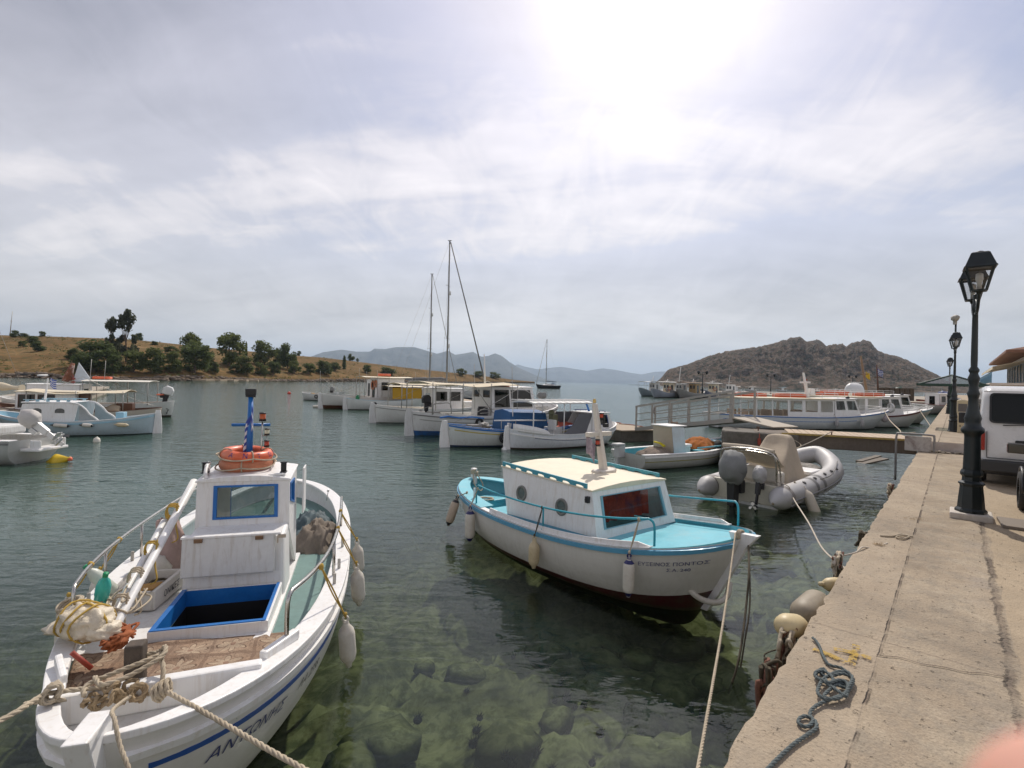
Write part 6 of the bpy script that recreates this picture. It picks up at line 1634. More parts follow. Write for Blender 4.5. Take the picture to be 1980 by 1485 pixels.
# --- B: white boat with blue trim and blue tarpaulin shelter
def boat_B():
 h=Hull(7.2,2.3,mid=.70,bow=1.15,stern=.95,draft=.4,rake_b=.5,rake_s=.15,ps=2.6)
 M=at_stern(878,864,(.86,.51),7.2)
 o=hull_boat('fishing_boat','white boat with blue gunwale, yellow stripe and boxy blue shelter',M,h,(.58,.60,.58),(.02,.035,.10),.09,floor=lambda u:.38,group=BG,capm=BLUE,deckm=WOOD,capw=.13)
 h.strip('yellow_stripe',surf('dull_yellow_stripe',(.45,.36,.09),.5,var=.1),o,-.17,.045)
 h.strip('blue_sheer_band',BLUE,o,-.02,.06,th=.025)
 rudder(o,h,WHITE,h=1.3,w=.42,tiller=None)
 mb=MB();mb.sweep([(-3.95,0,1.22),(-3.6,.0,1.27),(-3.1,.03,1.20),(-2.5,.06,1.22),(-1.9,.08,1.16)],[(-.05,-.03),(.05,-.03),(.05,.03),(-.05,.03)]);mb.build('tiller',BLUE,o)
 mb=MB();mb.add([(-1.1,-.85,.55),(.9,-.85,.6),(.9,.85,.6),(-1.1,.85,.55),(-1.05,-.7,1.46),(.85,-.62,1.40),(.85,.62,1.40),(-1.05,.7,1.46),(-1.05,0,1.56),(.85,0,1.50)],[(0,1,5,4),(2,3,7,6),(4,5,9,8),(8,9,6,7),(3,0,4,8,7),(1,2,6,9,5)])
 mb.build('tarpaulin_shelter',surf('blue_tarp',(.022,.095,.24),.7,var=.12,vscale=2,bump=.02,bscale=4),o,bevel=.03)
 mb=MB();mb.tube([(-1.9,-.85,1.13),(.6,-1.0,1.10)],.028,8);mb.build('white_boom',WHITE,o)
 mb=MB();[mb.tube([(x,-.95,.6),(x,-.92,1.12)],.015,6)for x in(-1.6,-.9)];mb.build('boom_crutch',GALV,o)
 mb=MB();mb.box((2.6,0,1.02),(.9,.9,.05));mb.build('foredeck',LBLUE,o)
 mb=MB();mb.box((-2.4,0,.75),(.5,.5,.3));mb.ball((-1.8,.3,.75),(.35,.3,.2),14,wob=.5,seed=4);mb.build('engine_cover',DGREY,o)
 cloth_heap(sub(M,1.75,-.25,.72,.2),(1.7,1.3,.42),'bright orange-red tarpaulin heaped forward of the boxy blue shelter','tarpaulin',surf('salmon_tarp',(.62,.14,.09),.7,var=.12),3,'orange_tarpaulin',amp=.4)
 t=thing('blue_bucket','small square blue bin on the bow deck behind the slatted canopy boat','bin',M=sub(M,3.1,-.3,1.05))
 mb=MB();mb.box((0,0,.16),(.3,.3,.30),taper=1.1);mb.build('body',BLUE,t,bevel=.01);mb=MB();mb.box((0,0,.315),(.35,.35,.02));mb.build('rim',BLUE,t)
 deck_gear(o,M,7.2,.42,3)
 return M
boat_B()
# --- C: big white fishing boat with cream awning
def boat_C():
 h=Hull(9.2,3.1,mid=.95,bow=1.45,stern=1.18,draft=.6,rake_b=.7,rake_s=.2,ps=2.8)
 M=at_stern(806,842,(.80,.60),9.2)
 o=hull_boat('fishing_boat','big white fishing boat with long cream awning and bright blue waterline',M,h,(.62,.62,.60),(.025,.10,.28),.26,floor=lambda u:.62,group=BG,deckm=WHITE2,capw=.12)
 h.strip('dark_rubbing_strake',DGREY,o,-.10,.05,th=.03);h.strip('grey_stripe',GALV,o,-.32,.04)
 rudder(o,h,WHITE2,h=1.4,w=.45)
 house(o,-.55,2.6,.98,.90,.70,2.42,WHITE,WHITE,{'back':[(.10,.38,.70,.90),(.60,.92,.70,.90)],'star':[(.08,.40,.40,.92),(.46,.92,.40,.92)],'port':[(.08,.54,.40,.92),(.60,.92,.40,.92)],'front':[(.1,.9,.45,.9)]},x1t=2.2,frame=DGREY,glass=DGLASS,over=.04)
 canopy(o,-4.3,.9,1.45,2.62,GALV,AWNING,1.1,posts=4,sag_=.18,th=.02,name='awning')
 mb=MB()
 for x,y,x2,y2,z2 in[(-1.9,-1.3,-.6,-1.2,1.1),(-3.9,-1.0,-3.9,-1.0,2.6)]:mb.tube([(x,y,2.55),(x2,y2,z2)],.022,6)
 mb.build('awning_strut',GALV,o)
 mb=MB();mb.tube([(-.2,.2,2.42),(-.3,.2,4.2)],.05,8,rr=[.06,.03]);mb.build('mast',WHITE2,o)
 mb=MB();mb.box((3.5,0,1.45),(1.4,1.4,.25));mb.build('fore_hatch',WHITE,o,bevel=.03)
 mb=MB();
 for s in(0,.28):
  mb.lathe([(.0,-.04),(.19,-.035),(.19,.035),(0,.04)],20,M=Matrix.Translation((2.9+s,-.75,2.0))@Matrix.Rotation(pi/2,4,'X'))
 mb.tube([(3.04,-.75,1.5),(3.04,-.75,1.85)],.03,6);mb.build('net_drum',surf('grey_mesh_drum',(.26,.26,.25),.7,.2),o)
 mb=MB();mb.box((-3.3,.2,1.0),(.5,.5,.3));mb.tube(catmull([(-3.9,-.9,1.1),(-3.9,-.9,1.55),(-3.6,-.9,1.6),(-3.0,-.9,1.6),(-2.9,-.9,1.1)],4),.025,6);mb.build('stern_rail',GALV,o)
 mb=MB();mb.tube([(-1.5,-1.35,1.3),(2.9,-1.45,1.42)],.02,6);mb.tube([(-1.5,-1.35,1.12),(2.9,-1.45,1.24)],.02,6);mb.build('side_rail',GALV,o)
 outboard(sub(M,-3.35,.55,1.45),'dark outboard engine standing in the stern of the big white fishing boat',s=.9,cowl=BLACK)
 t=thing('plastic_barrel','black plastic barrel on the side deck of the big white fishing boat','barrel',M=sub(M,-1.05,-.9,.70));mb=MB();mb.lathe([(0,0),(.26,0),(.28,.1),(.28,.62),(.24,.68),(0,.68)],18);mb.build('body',BLACK,t);mb=MB();mb.lathe([(.24,.68),(.25,.73),(0,.74)],18);mb.build('lid',BLACK,t)
 k=ring_thing(sub(M,.7,-.3,2.53),'orange lifebuoy lying on the cabin roof of the big white fishing boat',ORANGE,.26,.06)
 deck_gear(o,M,9.2,.65,5)
 return M
boat_C()
# --- D: white boat with cabin and second awning, E, F row beyond
def boat_D():
 h=Hull(8.2,2.8,mid=.85,bow=1.3,stern=1.1,draft=.5,rake_b=.6,rake_s=.15,ps=2.8)
 M=at_stern(733,817,(.83,.55),8.2)
 o=hull_boat('fishing_boat','white boat with small lettered cabin, left of the big boat with the long cream awning',M,h,(.66,.66,.63),(.06,.05,.04),.03,floor=lambda u:.55,group=BG,deckm=CREAM,capw=.12)
 h.strip('dark_line',DGREY,o,-.12,.03,th=.02);rudder(o,h,WHITE2,h=1.3,w=.42)
 house(o,-.5,1.7,.75,.70,.6,2.15,WHITE,WHITE,{'star':[(.1,.45,.50,.88),(.55,.9,.50,.88)],'front':[(.1,.9,.5,.9)]},frame=GALV,glass=DGLASS)
 canopy(o,-2.9,.6,1.25,2.45,GALV,AWNING,.95,posts=3,sag_=.08,th=.02,name='awning')
 bt=MB();vs,fs=text_mesh('ΑΓΙΟΣ',.26);bt.add([(-.515,.45-x,1.66+y)for x,y,_ in vs],fs);vs,fs=text_mesh('Ν.Α.',.18);bt.add([(-.515,.2-x,1.38+y)for x,y,_ in vs],fs);bt.build('lettering',surf('light_blue_lettering',(.10,.30,.45),.6),o,fix=False)
 mb=MB();mb.box((2.4,0,1.1),(.9,1.1,.4));mb.build('fore_locker',WHITE2,o,bevel=.03)
 deck_gear(o,M,8.2,.55,8)
 return M
boat_D()
def boat_small(px,py,hd,L,label,top,bottom,z0,cap=WHITE2,cabin=None,aw=None,extra=None,beam=.34,name='fishing_boat',mid=.7,group=BG,inside=WHITE2,floor=.45,band=None,tr=0.0,mast=None,rud=True,rs=.2):
 h=Hull(L,L*beam,mid=mid,bow=mid*1.55,stern=mid*1.25 if not tr else mid*1.0,draft=.4,rake_b=L*.07,rake_s=rs if not tr else 0,ps=2.8,transom=tr)
 M=at_stern(px,py,hd,L)
 o=hull_boat(name,label,M,h,top,bottom,z0,inside=inside,floor=lambda u:floor,group=group,deckm=WOOD,capm=cap,capw=.10,detail=24)
 if band:h.strip('painted_band',band[0],o,band[1],band[2])
 if rud and not tr:rudder(o,h,WHITE2,h=1.2,w=.36)
 if cabin:house(o,*cabin['x'],cabin['y'],cabin['y']*.93,floor,cabin['z'],cabin.get('m',WHITE),cabin.get('r',WHITE),cabin.get('w',{'star':[(.15,.45,.5,.85),(.55,.85,.5,.85)],'front':[(.1,.9,.5,.88)],'back':[(.3,.7,.05,.85)]}),frame=cabin.get('f',WHITE2),glass=DGLASS)
 if aw:canopy(o,aw[0],aw[1],L*beam*.44,aw[2],GALV,aw[3],mid,posts=3,sag_=.06,th=.02,name='awning')
 deck_gear(o,M,L,floor,int(px)+int(py))
 if mast:mast_cross(o,mast[0],0,mast[1],mast[2],mast[3],lean=mast[4],w=.05,cross=.3,foot=False)
 return M,o,h
Mx,ox,hx=boat_small(676,792,(.86,.5),7.0,'small white boat with yellow side screen and pale blue rail',(.62,.63,.61),(.05,.04,.035),.05,cap=LBLUE,mid=.78)
mb=MB();mb.quad((.2,-1.1,.95),(2.9,-1.0,1.0),(2.9,-.95,1.95),(.2,-1.05,1.95),th=.03);mb.build('yellow_screen',surf('ochre_yellow_canvas',(.48,.27,.02),.8,var=.08),ox)
canopy(ox,-.2,3.1,1.15,2.05,GALV,CREAM,.8,posts=3,th=.02)
t=thing('green_jug','small green jug on the stern of the white boat with the yellow screen','jug',M=sub(Mx,-2.6,-.2,.85));mb=MB();mb.lathe([(0,0),(.16,0),(.18,.1),(.17,.26),(.08,.36),(.06,.42),(0,.42)],14);mb.build('body',surf('green_plastic',(.01,.16,.06),.4),t);mb=MB();mb.tube(catmull([(.07,0,.38),(.16,0,.42),(.2,0,.32),(.17,0,.2)],5),.02,6);mb.build('handle',MATS['green_plastic'],t)
Mx,ox,hx=boat_small(628,790,(.83,.56),8.6,'white boat with two orange lifebuoys on its cabin, farther left in the moored row',(.58,.57,.54),(.10,.035,.02),.32,cabin=dict(x=(.3,2.9),y=1.0,z=2.7),aw=(-1.0,3.6,2.85,CREAM),mid=1.0,floor=.6)
for k,(yy,zz,lab)in enumerate([(.35,2.1,'larger orange lifebuoy on the cabin back of the white boat far in the row'),(-.42,2.25,'smaller orange lifebuoy on the cabin back of the white boat far in the row')]):
 ring_thing(sub(Mx,.22,yy-.35,zz,0,0,pi/2),lab,ORANGE2,[.36,.27][k],.07)
o=mb=MB();mb.box((0,0,.1),(1.1,.5,.22));o=mb.build('orange_float',ORANGE,M=sub(Mx,1.3,0,2.96),bevel=.04);tag(o,'orange life float on the roof of the white boat with two lifebuoys','life float')
Mx,ox,hx=boat_small(661,782,(.83,.56),6.5,'white boat with boxy cabin between the lifebuoy boat and the yellow screened boat',(.60,.61,.60),(.04,.05,.05),.05,cabin=dict(x=(-.2,1.7),y=.8,z=2.5),mid=.85,floor=.5)
Mx,ox,hx=boat_small(589,773,(.9,-.25),5.6,'grey-white dinghy with dark covered engine at the far left of the moored row',(.52,.52,.50),(.04,.04,.04),.05,mid=.72,rud=False,name='dinghy')
outboard(sub(Mx,1.0,0,1.05,pi),'pair of dark outboard cowls on the grey-white dinghy at the left of the row',s=1.0,cowl=COVER)
mb=MB();mb.tube([(0,0,0),(-.1,0,2.0)],.02,6);mb.tube([(-.1,0,1.9),(1.8,0,.9)],.012,5);mb.build('aerial_pole',GALV,ox)
# a few more hulls and gear seen between the awnings, close to the pontoon
boat_small(760,788,(.8,.6),6.0,'low white boat with blue rail in the row beyond the lettered cabin',(.60,.62,.62),(.05,.06,.10),.05,cap=LBLUE,mid=.8,cabin=dict(x=(.2,1.5),y=.7,z=1.9))
# --- sailing yachts
def yacht(px_bow,py_wl,Y,hd,L,label,top,bottom,z0,mast_z,mast_u,stay_mat=DGREY,boomcover=DGREY,beam=.29,fb=1.15,group='sailing yachts',furl=.10,spre=2):
 h=Hull(L,L*beam,mid=fb,bow=fb*1.35,stern=fb*1.02,draft=.5,rake_b=L*.08,transom=.72,p=2.6,q=.72,ful=2.2,vee=1.2)
 n=hypot(*hd);hx_,hy_=hd[0]/n,hd[1]/n;hh,vv=hv(px_bow,py_wl);bx,by=hh*Y,Y
 M=boatM(bx-hx_*L/2,by-hy_*L/2,hx_,hy_)
 o=hull_boat('sailing_yacht',label,M,h,top,bottom,z0,floor=lambda u:h.sheer(u)-.08,group=group,deckm=WHITE2,capw=.08,detail=26,amt=.08)
 dz=fb
 mb=MB();mb.add([(-.22*L,-.14*L*.8,dz),(.22*L,-.10*L*.8,dz+.12),(.22*L,.10*L*.8,dz+.12),(-.22*L,.14*L*.8,dz),(-.20*L,-.11*L*.8,dz+.50),(.12*L,-.08*L*.8,dz+.42),(.12*L,.08*L*.8,dz+.42),(-.20*L,.11*L*.8,dz+.50)],[(0,1,5,4),(1,2,6,5),(2,3,7,6),(3,0,4,7),(4,5,6,7)])
 c=mb.build('coachroof',WHITE,o,bevel=.08)
 for s in(1,-1):
  mb=MB();mb.quad((-.16*L,s*.137*L*.8,dz+.2),(.08*L,s*.115*L*.8,dz+.25),(.08*L,s*.105*L*.8,dz+.36),(-.16*L,s*.122*L*.8,dz+.38),th=.01);mb.build('cabin_window',BLIND,c)
 mu=mast_u*L;mb=MB();mb.tube([(mu,0,dz+.3),(mu,0,mast_z)],.10,8,rr=[.13,.10]);mb.box((mu,0,mast_z+.05),(.5,.25,.06));m=mb.build('mast',surf('alloy_mast',(.26,.26,.25),.45,.3),o)
 for k in range(spre):
  z=dz+(mast_z-dz)*(k+1)/(spre+1)*1.05
  mb=MB();w=1.1-.25*k;mb.tube([(mu-.1,-w,z),(mu,0,z+.05),(mu-.1,w,z)],.03,5);mb.build('spreader',MATS['alloy_mast'],m)
  mb=MB();mb.lathe([(0,-.3),(.14,-.25),(.14,.25),(0,.3)],8,M=Matrix.Translation((mu+.2,0,z-1.0)));mb.build('radar_reflector',WHITE2,m)
 mb=MB();b=(h.L2-.15,0,h.bow);mb.tube([b,(mu+.15,0,mast_z-.2)],furl,7,rr=[furl*1.0,furl*.75]);mb.build('furled_genoa',stay_mat,o)
 mb=MB();mb.tube([(-h.L2+.1,0,fb),(mu,0,mast_z)],.012,4,cap=False)
 for s in(1,-1):
  for q in(.55,1.0):mb.tube([(mu-.2,s*h.half(mu)*.9,fb),(mu-.1,s*.8,dz+(mast_z-dz)*.35),(mu,0,dz+(mast_z-dz)*q)],.012,4,cap=False)
 mb.build('rigging',GALV,o)
 mb=MB();mb.tube([(mu-.1,0,dz+1.45),(-.36*L,0,dz+1.35)],.09,8);mb.build('boom',MATS['alloy_mast'],o)
 mb=MB();mb.tube([(mu-.15,0,dz+1.62),(mu-.8,0,dz+1.68),(-.34*L,0,dz+1.52)],.2,10,rr=[.12,.24,.12]);mb.build('sail_cover',boomcover,o)
 mb=MB();vs=[];n=8
 for i in range(6):
  for k in range(n+1):a=pi*k/n;vs.append((-.17*L-.28*i,.095*L*cos(a),dz+.4+(.75-.04*i)*sin(a)*(1 if i else .6)))
 mb.add(vs,[(i*(n+1)+k,(i+1)*(n+1)+k,(i+1)*(n+1)+k+1,i*(n+1)+k+1)for i in range(5)for k in range(n)],0,True);mb.build('spray_hood',boomcover,o)
 for s in(1,-1):
  mb=MB();n=18;ln=[Vector((-h.L2+.2+(L-.7)*i/n,s*(h.half(-h.L2+.2+(L-.7)*i/n)-.1),h.sheer(-h.L2+.2+(L-.7)*i/n)+.6))for i in range(n+1)]
  mb.tube(ln,.014,4);[mb.tube([ln[i],ln[i]-Vector((0,0,.6))],.016,4)for i in range(0,n+1,2)];mb.build('guard_rail',GALV,o)
 return M,o
yacht(943,770,70,(.97,-.25),13.6,'larger white yacht with the tallest mast and a dark furled forestay',(.60,.61,.62),(.02,.045,.09),.35,21.9,.06,stay_mat=DGREY,boomcover=DGREY)
yacht(886,768,84,(.97,-.22),12.5,'white yacht with the shorter mast, directly behind the tallest masted one',(.60,.60,.60),(.02,.04,.08),.3,20.0,.10,stay_mat=surf('grey_sailcloth',(.30,.29,.27),.8),boomcover=DGREY,furl=.05)
yacht(1036,751,202,(-.93,-.36),10.4,'black hulled sailing yacht anchored alone in the bay',(.018,.018,.022),(.05,.02,.02),.1,19.2,.08,boomcover=surf('pale_blue_cover',(.20,.27,.35),.8),stay_mat=GALV,furl=.08,fb=1.25)
# gear on the awning boats before the yachts: dark derrick and furled tan sail
o=rope_thing(sag(D(948,750,60),D(962,776,52),.2),.02,'thin anchor line running down from the bow of the tallest masted yacht',GALV)
# --- pontoon behind the row
def pontoon():
 p0=Vector((5.3,24.6,0));d=Vector((-.35,.94,0)).normalized();n=Vector((d.y,-d.x,0))
 o=thing('pontoon','long low plank-topped pontoon behind the moored white boats','pontoon',M=Matrix(((d.x,n.x,0,p0.x),(d.y,n.y,0,p0.y),(0,0,1,0),(0,0,0,1))))
 for k in range(8):
  mb=MB();mb.box((3+6.0*k,1.15,.18),(5.85,2.3,.62));mb.build('float',DCONC,o,bevel=.04)
 mb=MB();mb.box((24,1.15,.525),(48,2.4,.06));mb.build('deck',surf('dry_planking',(.36,.29,.21),.85,var=.15,vscale=2,bump=.006,stain=(.26,.19,.13),stain_amt=.4),o,bevel=.01)
 mb=MB()
 for k in range(14):
  mb.tube(catmull([(1+k*1.1,2.0+.2*sin(k*2),.575),(1.5+k*1.1,2.15+.1*sin(k),.58),(2.1+k*1.1,2.0+.2*sin(k*2+2),.575)],4),.022,5)
 q=mb.build('red_hose',surf('faded_red_hose',(.30,.09,.05),.7));q.matrix_basis=o.matrix_basis.copy();tag(q,'faded red hose lying along the pontoon deck','hose')
 for x,lab in((13.0,'brown wooden crate standing on the pontoon near the slatted canopy'),):
  mb=MB();[mb.box((x,1.2,.64+.13*i),(.95,.6,.10))for i in range(4)];[mb.box((x+sx*.42,1.2+sy*.27,.82),(.07,.05,.52))for sx in(-1,1)for sy in(-1,1)]
  q=mb.build('wooden_crate',WOOD);q.matrix_basis=o.matrix_basis.copy();tag(q,lab,'crate')
 return o
pontoon()
for(a,b,lab)in[((1150,840,21.8),(1180,815,26),'line from the slatted canopy boat to the pontoon'),((985,796,30),(1010,815,28),'line from the bow of the big white fishing boat to the pontoon')]:
 rope_thing(sag(D(*a),D(*b),.15),.014,lab,ROPE_W)
 # ================================================================ LEFT GROUP
def left_group():
# J light blue and white cabin boat
 h=Hull(5.9,2.1,mid=.62,bow=1.0,stern=.92,draft=.4,rake_b=.4,rake_s=.1,ps=2.8)
 M=at_stern(284,838,(-.95,-.30),5.9)
 o=hull_boat('fishing_boat','pale blue and white boat with arched cabin windows, left side',M,h,(.43,.52,.56),(.04,.05,.06),.03,inside=LBLUE,floor=lambda u:.36 if u<2.0 else .62,group=BG,deckm=LBLUE,capw=.08,rub=(LBLUE,-.06,.06))
 rudder(o,h,WHITE,h=1.25,w=.34)
 mb=MB();y=.84
 # cabin with curved screen sweeping down aft; our side is the port side
 prof=[(1.75,.66),(1.60,1.36),(-.05,1.42),(-.35,1.36),(-.62,1.14),(-.78,.92),(-1.0,.76),(-1.15,.60)]
 for s in(1,-1):
  vs=[(x,s*(y-.06*(z-.6)),z)for x,z in prof]+[(-.2,s*(y),.52),(1.75,s*y,.60)]
  mb.add(vs,[(1,2,8,9,0)]);mb.add([vs[2],vs[3],vs[4],vs[5],vs[6],vs[7],vs[8]],[(6,5,4,3),(6,3,2,1,0)]if False else[(0,1,6)])
 mb.quad((1.75,-y,.66),(1.75,y,.66),(1.60,y-.04,1.36),(1.60,-y+.04,1.36),th=.03)
 c=mb.build('cabin',WHITE,o);m_=c.modifiers.new('s','SOLIDIFY');m_.thickness=.03
 for s in(1,-1):
  mb=MB();pts=[(x,s*(y-.06*(z-.6))+s*.01,z)for x,z in prof[2:]];mb.tube(catmull(pts,5),.035,8);mb.build('screen_moulding',WHITE,o)
  mb=MB();vs=[(x,s*(y-.07-.06*(z-.6)),z)for x,z in prof[3:]]+[(-.35,s*(y-.05),.50)]
  mb.add(vs,[(0,1,2,3,4,5)]);q=mb.build('side_panel',surf('mid_grey_panel',(.34,.36,.36),.5),o);m_=q.modifiers.new('s','SOLIDIFY');m_.thickness=.02  # panel in plain mid grey
  for u in(.30,1.10):
   mb=MB();vs=[(u-.17,.98),(u+.17,.98),(u+.17,1.08)]+[(u+.17*cos(a),1.08+.10*sin(a))for a in[pi*i/8 for i in range(1,8)]]+[(u-.17,1.08)]
   mb.add([(a,s*(y-.06*(b-.6)+.008),b)for a,b in vs],[tuple(range(len(vs)))]);mb.build('arched_window',BLIND,c,fix=False)
 mb=MB();mb.box((.78,0,1.425),(1.75,1.62,.05));mb.build('roof',WHITE,o,bevel=.02)
 mb=MB()
 for s in(1,-1):
  for i in range(5):mb.box((.05+.36*i,s*.70,1.49),(.12,.03,.07))
  mb.box((.77,s*.70,1.535),(1.7,.035,.03))
 mb.build('grab_rail',LBLUE,o)
 mast_cross(o,1.2,0,1.45,2.45,WHITE,lean=-.10,w=.04,cross=.22,zc=.75,foot=False)
 flag(sub(M,1.02,0,2.45,radians(180)),.34,.36,'striped flag on the short mast of the pale blue boat',droop=.35,seed=1)
 mb=MB();mb.box((-1.75,.3,.80),(.3,.4,.4));mb.build('engine_box',LBLUE,o,bevel=.02)
 G='fenders lying along the pale blue boat'
 for u,lab,L,mt in[(.45,'long white fender with dark ends along the pale blue boat, partly behind the covered outboard',.62,FENDER),(-.55,'white fender with dark ends in the middle of the pale blue boat',.46,FENDER),(-1.75,'yellowish fender near the stern of the pale blue boat',.50,FENDER_Y)]:
  top=sub(M,u-.0,h.half(u)+.10,.50)@Vector((0,0,0));fender_thing(top,L,.085,lab,G,mt,tilt=(.95*12,.30*12),tip=(BLACK if mt is FENDER else None))
 rope_thing(sag(M@Vector((2.9,0,1.0)),P(0,792,.9),.05),.016,'line from the bow of the pale blue boat to the left jetty',ROPE_W)
 # K brown cabin boat with cream awning
 M,o,h=boat_small(300,822,(-.93,-.37),7.2,'brown and white cabin boat under a cream awning, behind the pale blue boat',(.46,.40,.33),(.05,.035,.03),.05,cap=DWOOD,mid=.75,inside=DWOOD,floor=.4,cabin=dict(x=(-.2,2.2),y=.85,z=1.72,m=WHITE,r=CREAM,f=DWOOD,w={'port':[(.05,.30,.45,.9),(.36,.62,.45,.9)],'back':[(.2,.8,.05,.9)],'star':[(.1,.5,.5,.9)]}),rud=False)
 canopy(o,-2.2,1.8,1.05,1.80,GALV,AWNING,.75,posts=3,sag_=.16,th=.02,name='awning')
 mb=MB();mb.ball((-1.4,0,.8),(.45,.4,.25),14,wob=.5,seed=8);mb.build('tan_bundle',BEIGE,o)
 mb=MB();mb.box((-.42,.6,1.25),(.5,.06,.9));mb.box((-1.9,-.3,.9),(.7,.5,.5));mb.build('varnished_panel',DWOOD,o,bevel=.02)
 # L boat with white awning, white outboard, furled brown gear
 M,o,h=boat_small(326,806,(-.93,-.36),8.6,'white boat with flat white awning and raised white outboard, farthest of the left group',(.56,.56,.53),(.05,.03,.03),.12,cap=WHITE2,mid=.8,floor=.45,cabin=dict(x=(.3,2.8),y=.95,z=1.95),rud=False)
 canopy(o,-3.2,.2,1.15,2.22,GALV,surf('white_awning',(.66,.63,.56),.85),.8,posts=3,th=.03,name='awning')
 outboard(sub(M,-3.7,.35,1.35),'white outboard engine with orange band on the farthest boat of the left group',s=1.15,cowl=surf('white_cowl',(.66,.66,.64),.35),tilt=-.25)
 mb=MB();mb.ball((-3.62,.35,1.42),(.25,.25,.06),14);o2=mb.build('orange_band',ORANGE,M=M);tag(o2,'orange strip below the white outboard cowl in the left group','cover')
 mb=MB();mb.tube([(0,0,0),(-.3,0,1.1)],.16,10,rr=[.24,.10]);q=mb.build('furled_cloth',surf('rust_brown_cloth',(.20,.08,.045),.9,var=.5,vscale=7,stain=(.55,.5,.48),stain_amt=1.0),M=sub(M,1.2,.2,2.15));tag(q,'rust brown and white furled cloth standing on the left group cabin roof','cloth')
 mb=MB();mb.add([(0,-.03,0),(.95,-.03,0),(.25,-.03,1.15),(0,.03,0),(.95,.03,0),(.25,.03,1.15)],[(0,1,2),(5,4,3),(0,3,4,1),(1,4,5,2),(2,5,3,0)]);q=mb.build('wind_scoop',surf('pale_blue_white_cloth',(.55,.60,.64),.8),M=sub(M,.9,.1,2.15,pi));tag(q,'pale triangular wind scoop beside the rust brown cloth','cloth')
 mb=MB();mb.box((0,0,.1),(.9,.5,.16));q=mb.build('orange_float',ORANGE,M=sub(M,-.5,0,2.30),bevel=.05);tag(q,'orange float on the flat white awning of the left group','life float')
 mb=MB();mb.tube([(0,0,0),(0,0,1.0)],.03,6);[mb.box((0,0,.4+.2*i),(.14,.14,.1))for i in range(3)];q=mb.build('lamp_pole',surf('faded_red_lamp',(.35,.10,.08),.6),M=Matrix.Translation(D(141,758,31)));tag(q,'short reddish lamp pole standing above the cream awning on the left','lamp pole')
 # jetty
 d=Vector((-.55,.83,0)).normalized();n=Vector((-d.y,d.x,0));p0=Vector((-19.0,18.4,0))
 mb=MB();mb.box((26,1.9,.12),(60,3.6,1.56));mb.box((26,-.02,.80),(60,.28,.22))
 q=mb.build('jetty',CONC,M=Matrix(((d.x,n.x,0,p0.x-.9),(d.y,n.y,0,p0.y),(0,0,1,0),(0,0,0,1))),bevel=.03);struct(q)
 # M speedboat with tilted outboard
 h=Hull(5.6,2.1,mid=.72,bow=.95,stern=.72,draft=.35,rake_b=.8,transom=.92,p=2.6,q=.7,ful=3.2)
 M=boatM(-14.75-2.45,15.75-.15,-1,-.06)
 o=hull_boat('speedboat','white speedboat with covered tilted outboard at the left edge',M,h,(.42,.42,.40),(.05,.05,.05),.0,floor=lambda u:.45,group=BG,deckm=WHITE2,capw=.26,rub=(DGREY,-.05,.05))
 mb=MB();mb.box((-3.0,0,.42),(.55,1.1,.08));mb.box((-3.1,.45,.55),(.3,.06,.3));mb.box((-3.1,-.45,.55),(.3,.06,.3));mb.build('swim_platform',WHITE,o,bevel=.02)
 mb=MB();mb.box((-1.2,0,.95),(1.4,1.4,.3));mb.build('stern_seat',WHITE2,o,bevel=.08)
 mb=MB();mb.tube(catmull([(-2.3,.85,.86),(-2.2,.85,1.0),(-1.5,.88,1.02),(-.9,.9,1.0),(-.8,.9,.88)],5),.018,6);mb.build('grab_rail',STEEL,o)
 mb=MB();mb.tube([(-2.0,.5,.9),(-1.45,.5,2.1)],.022,6);mb.tube([(-.8,.5,.9),(-1.3,.5,2.0)],.022,6);mb.build('ring_stand',GALV,o)
 mb=MB()
 for k,(x0,z0,x1,z1)in enumerate([(-.4,.50,-1.8,.42),(-.5,.42,-1.6,.38),(-.9,.36,-2.0,.34)]):
  y=lambda u,z:h.pt(u,h.v_at(u,z),1,.008)
  a,b=y(x0,z0),y(x1,z1);c1,d1=y(x1,z1-.03),y(x0,z0-.05);mb.add([a,b,c1,d1],[(0,1,2,3)])
 mb.build('red_graphic',surf('faded_red_graphic',(.20,.05,.04),.5),o,fix=False)
 ring_thing(sub(M,.15,.55,1.62,0,pi/2,0),'red lifebuoy cut off by the left edge of the photo',surf('red_lifebuoy',(.42,.05,.03),.5,var=.1),.36,.085)
 eng=outboard(sub(M,-2.72,0,.92),'white covered outboard engine tilted up behind the speedboat',s=.92,cowl=surf('dusty_white_cover',(.52,.49,.46),.8,var=.07,bump=.02,bscale=6),leg=surf('silver_leg',(.55,.55,.54),.3,.4),tilt=radians(52),cover=True)
 fender_thing(M@Vector((-1.35,h.half(-1.35)+.12,.80)),.50,.085,'white fender hanging on the side of the speedboat at the left edge','fenders on the speedboat',FENDER,hang=M@Vector((-1.35,h.half(-1.35)-.05,.88)))
 # buoys
 t=thing('mooring_buoy','yellow double-cone mooring buoy beside the tilted outboard','buoy',M=Matrix.Translation(P(112,893,0))@Euler((0,radians(75),.15)).to_matrix().to_4x4(),group='buoys')
 mb=MB();mb.lathe([(.02,-.36),(.05,-.34),(.20,-.06),(.23,0),(.20,.06),(.05,.30),(.05,.36),(0,.37)],24,M=Matrix.Translation((-.02,0,0)));mb.build('body',YELLOW,t);mb=MB();mb.lathe([(.055,.30),(.06,.38),(0,.39)],12);mb.build('end_cap',ORANGE,t)
 t=thing('mooring_buoy','small white float in the water below the pale blue boat','buoy',M=Matrix.Translation(P(187,855,0)),group='buoys')
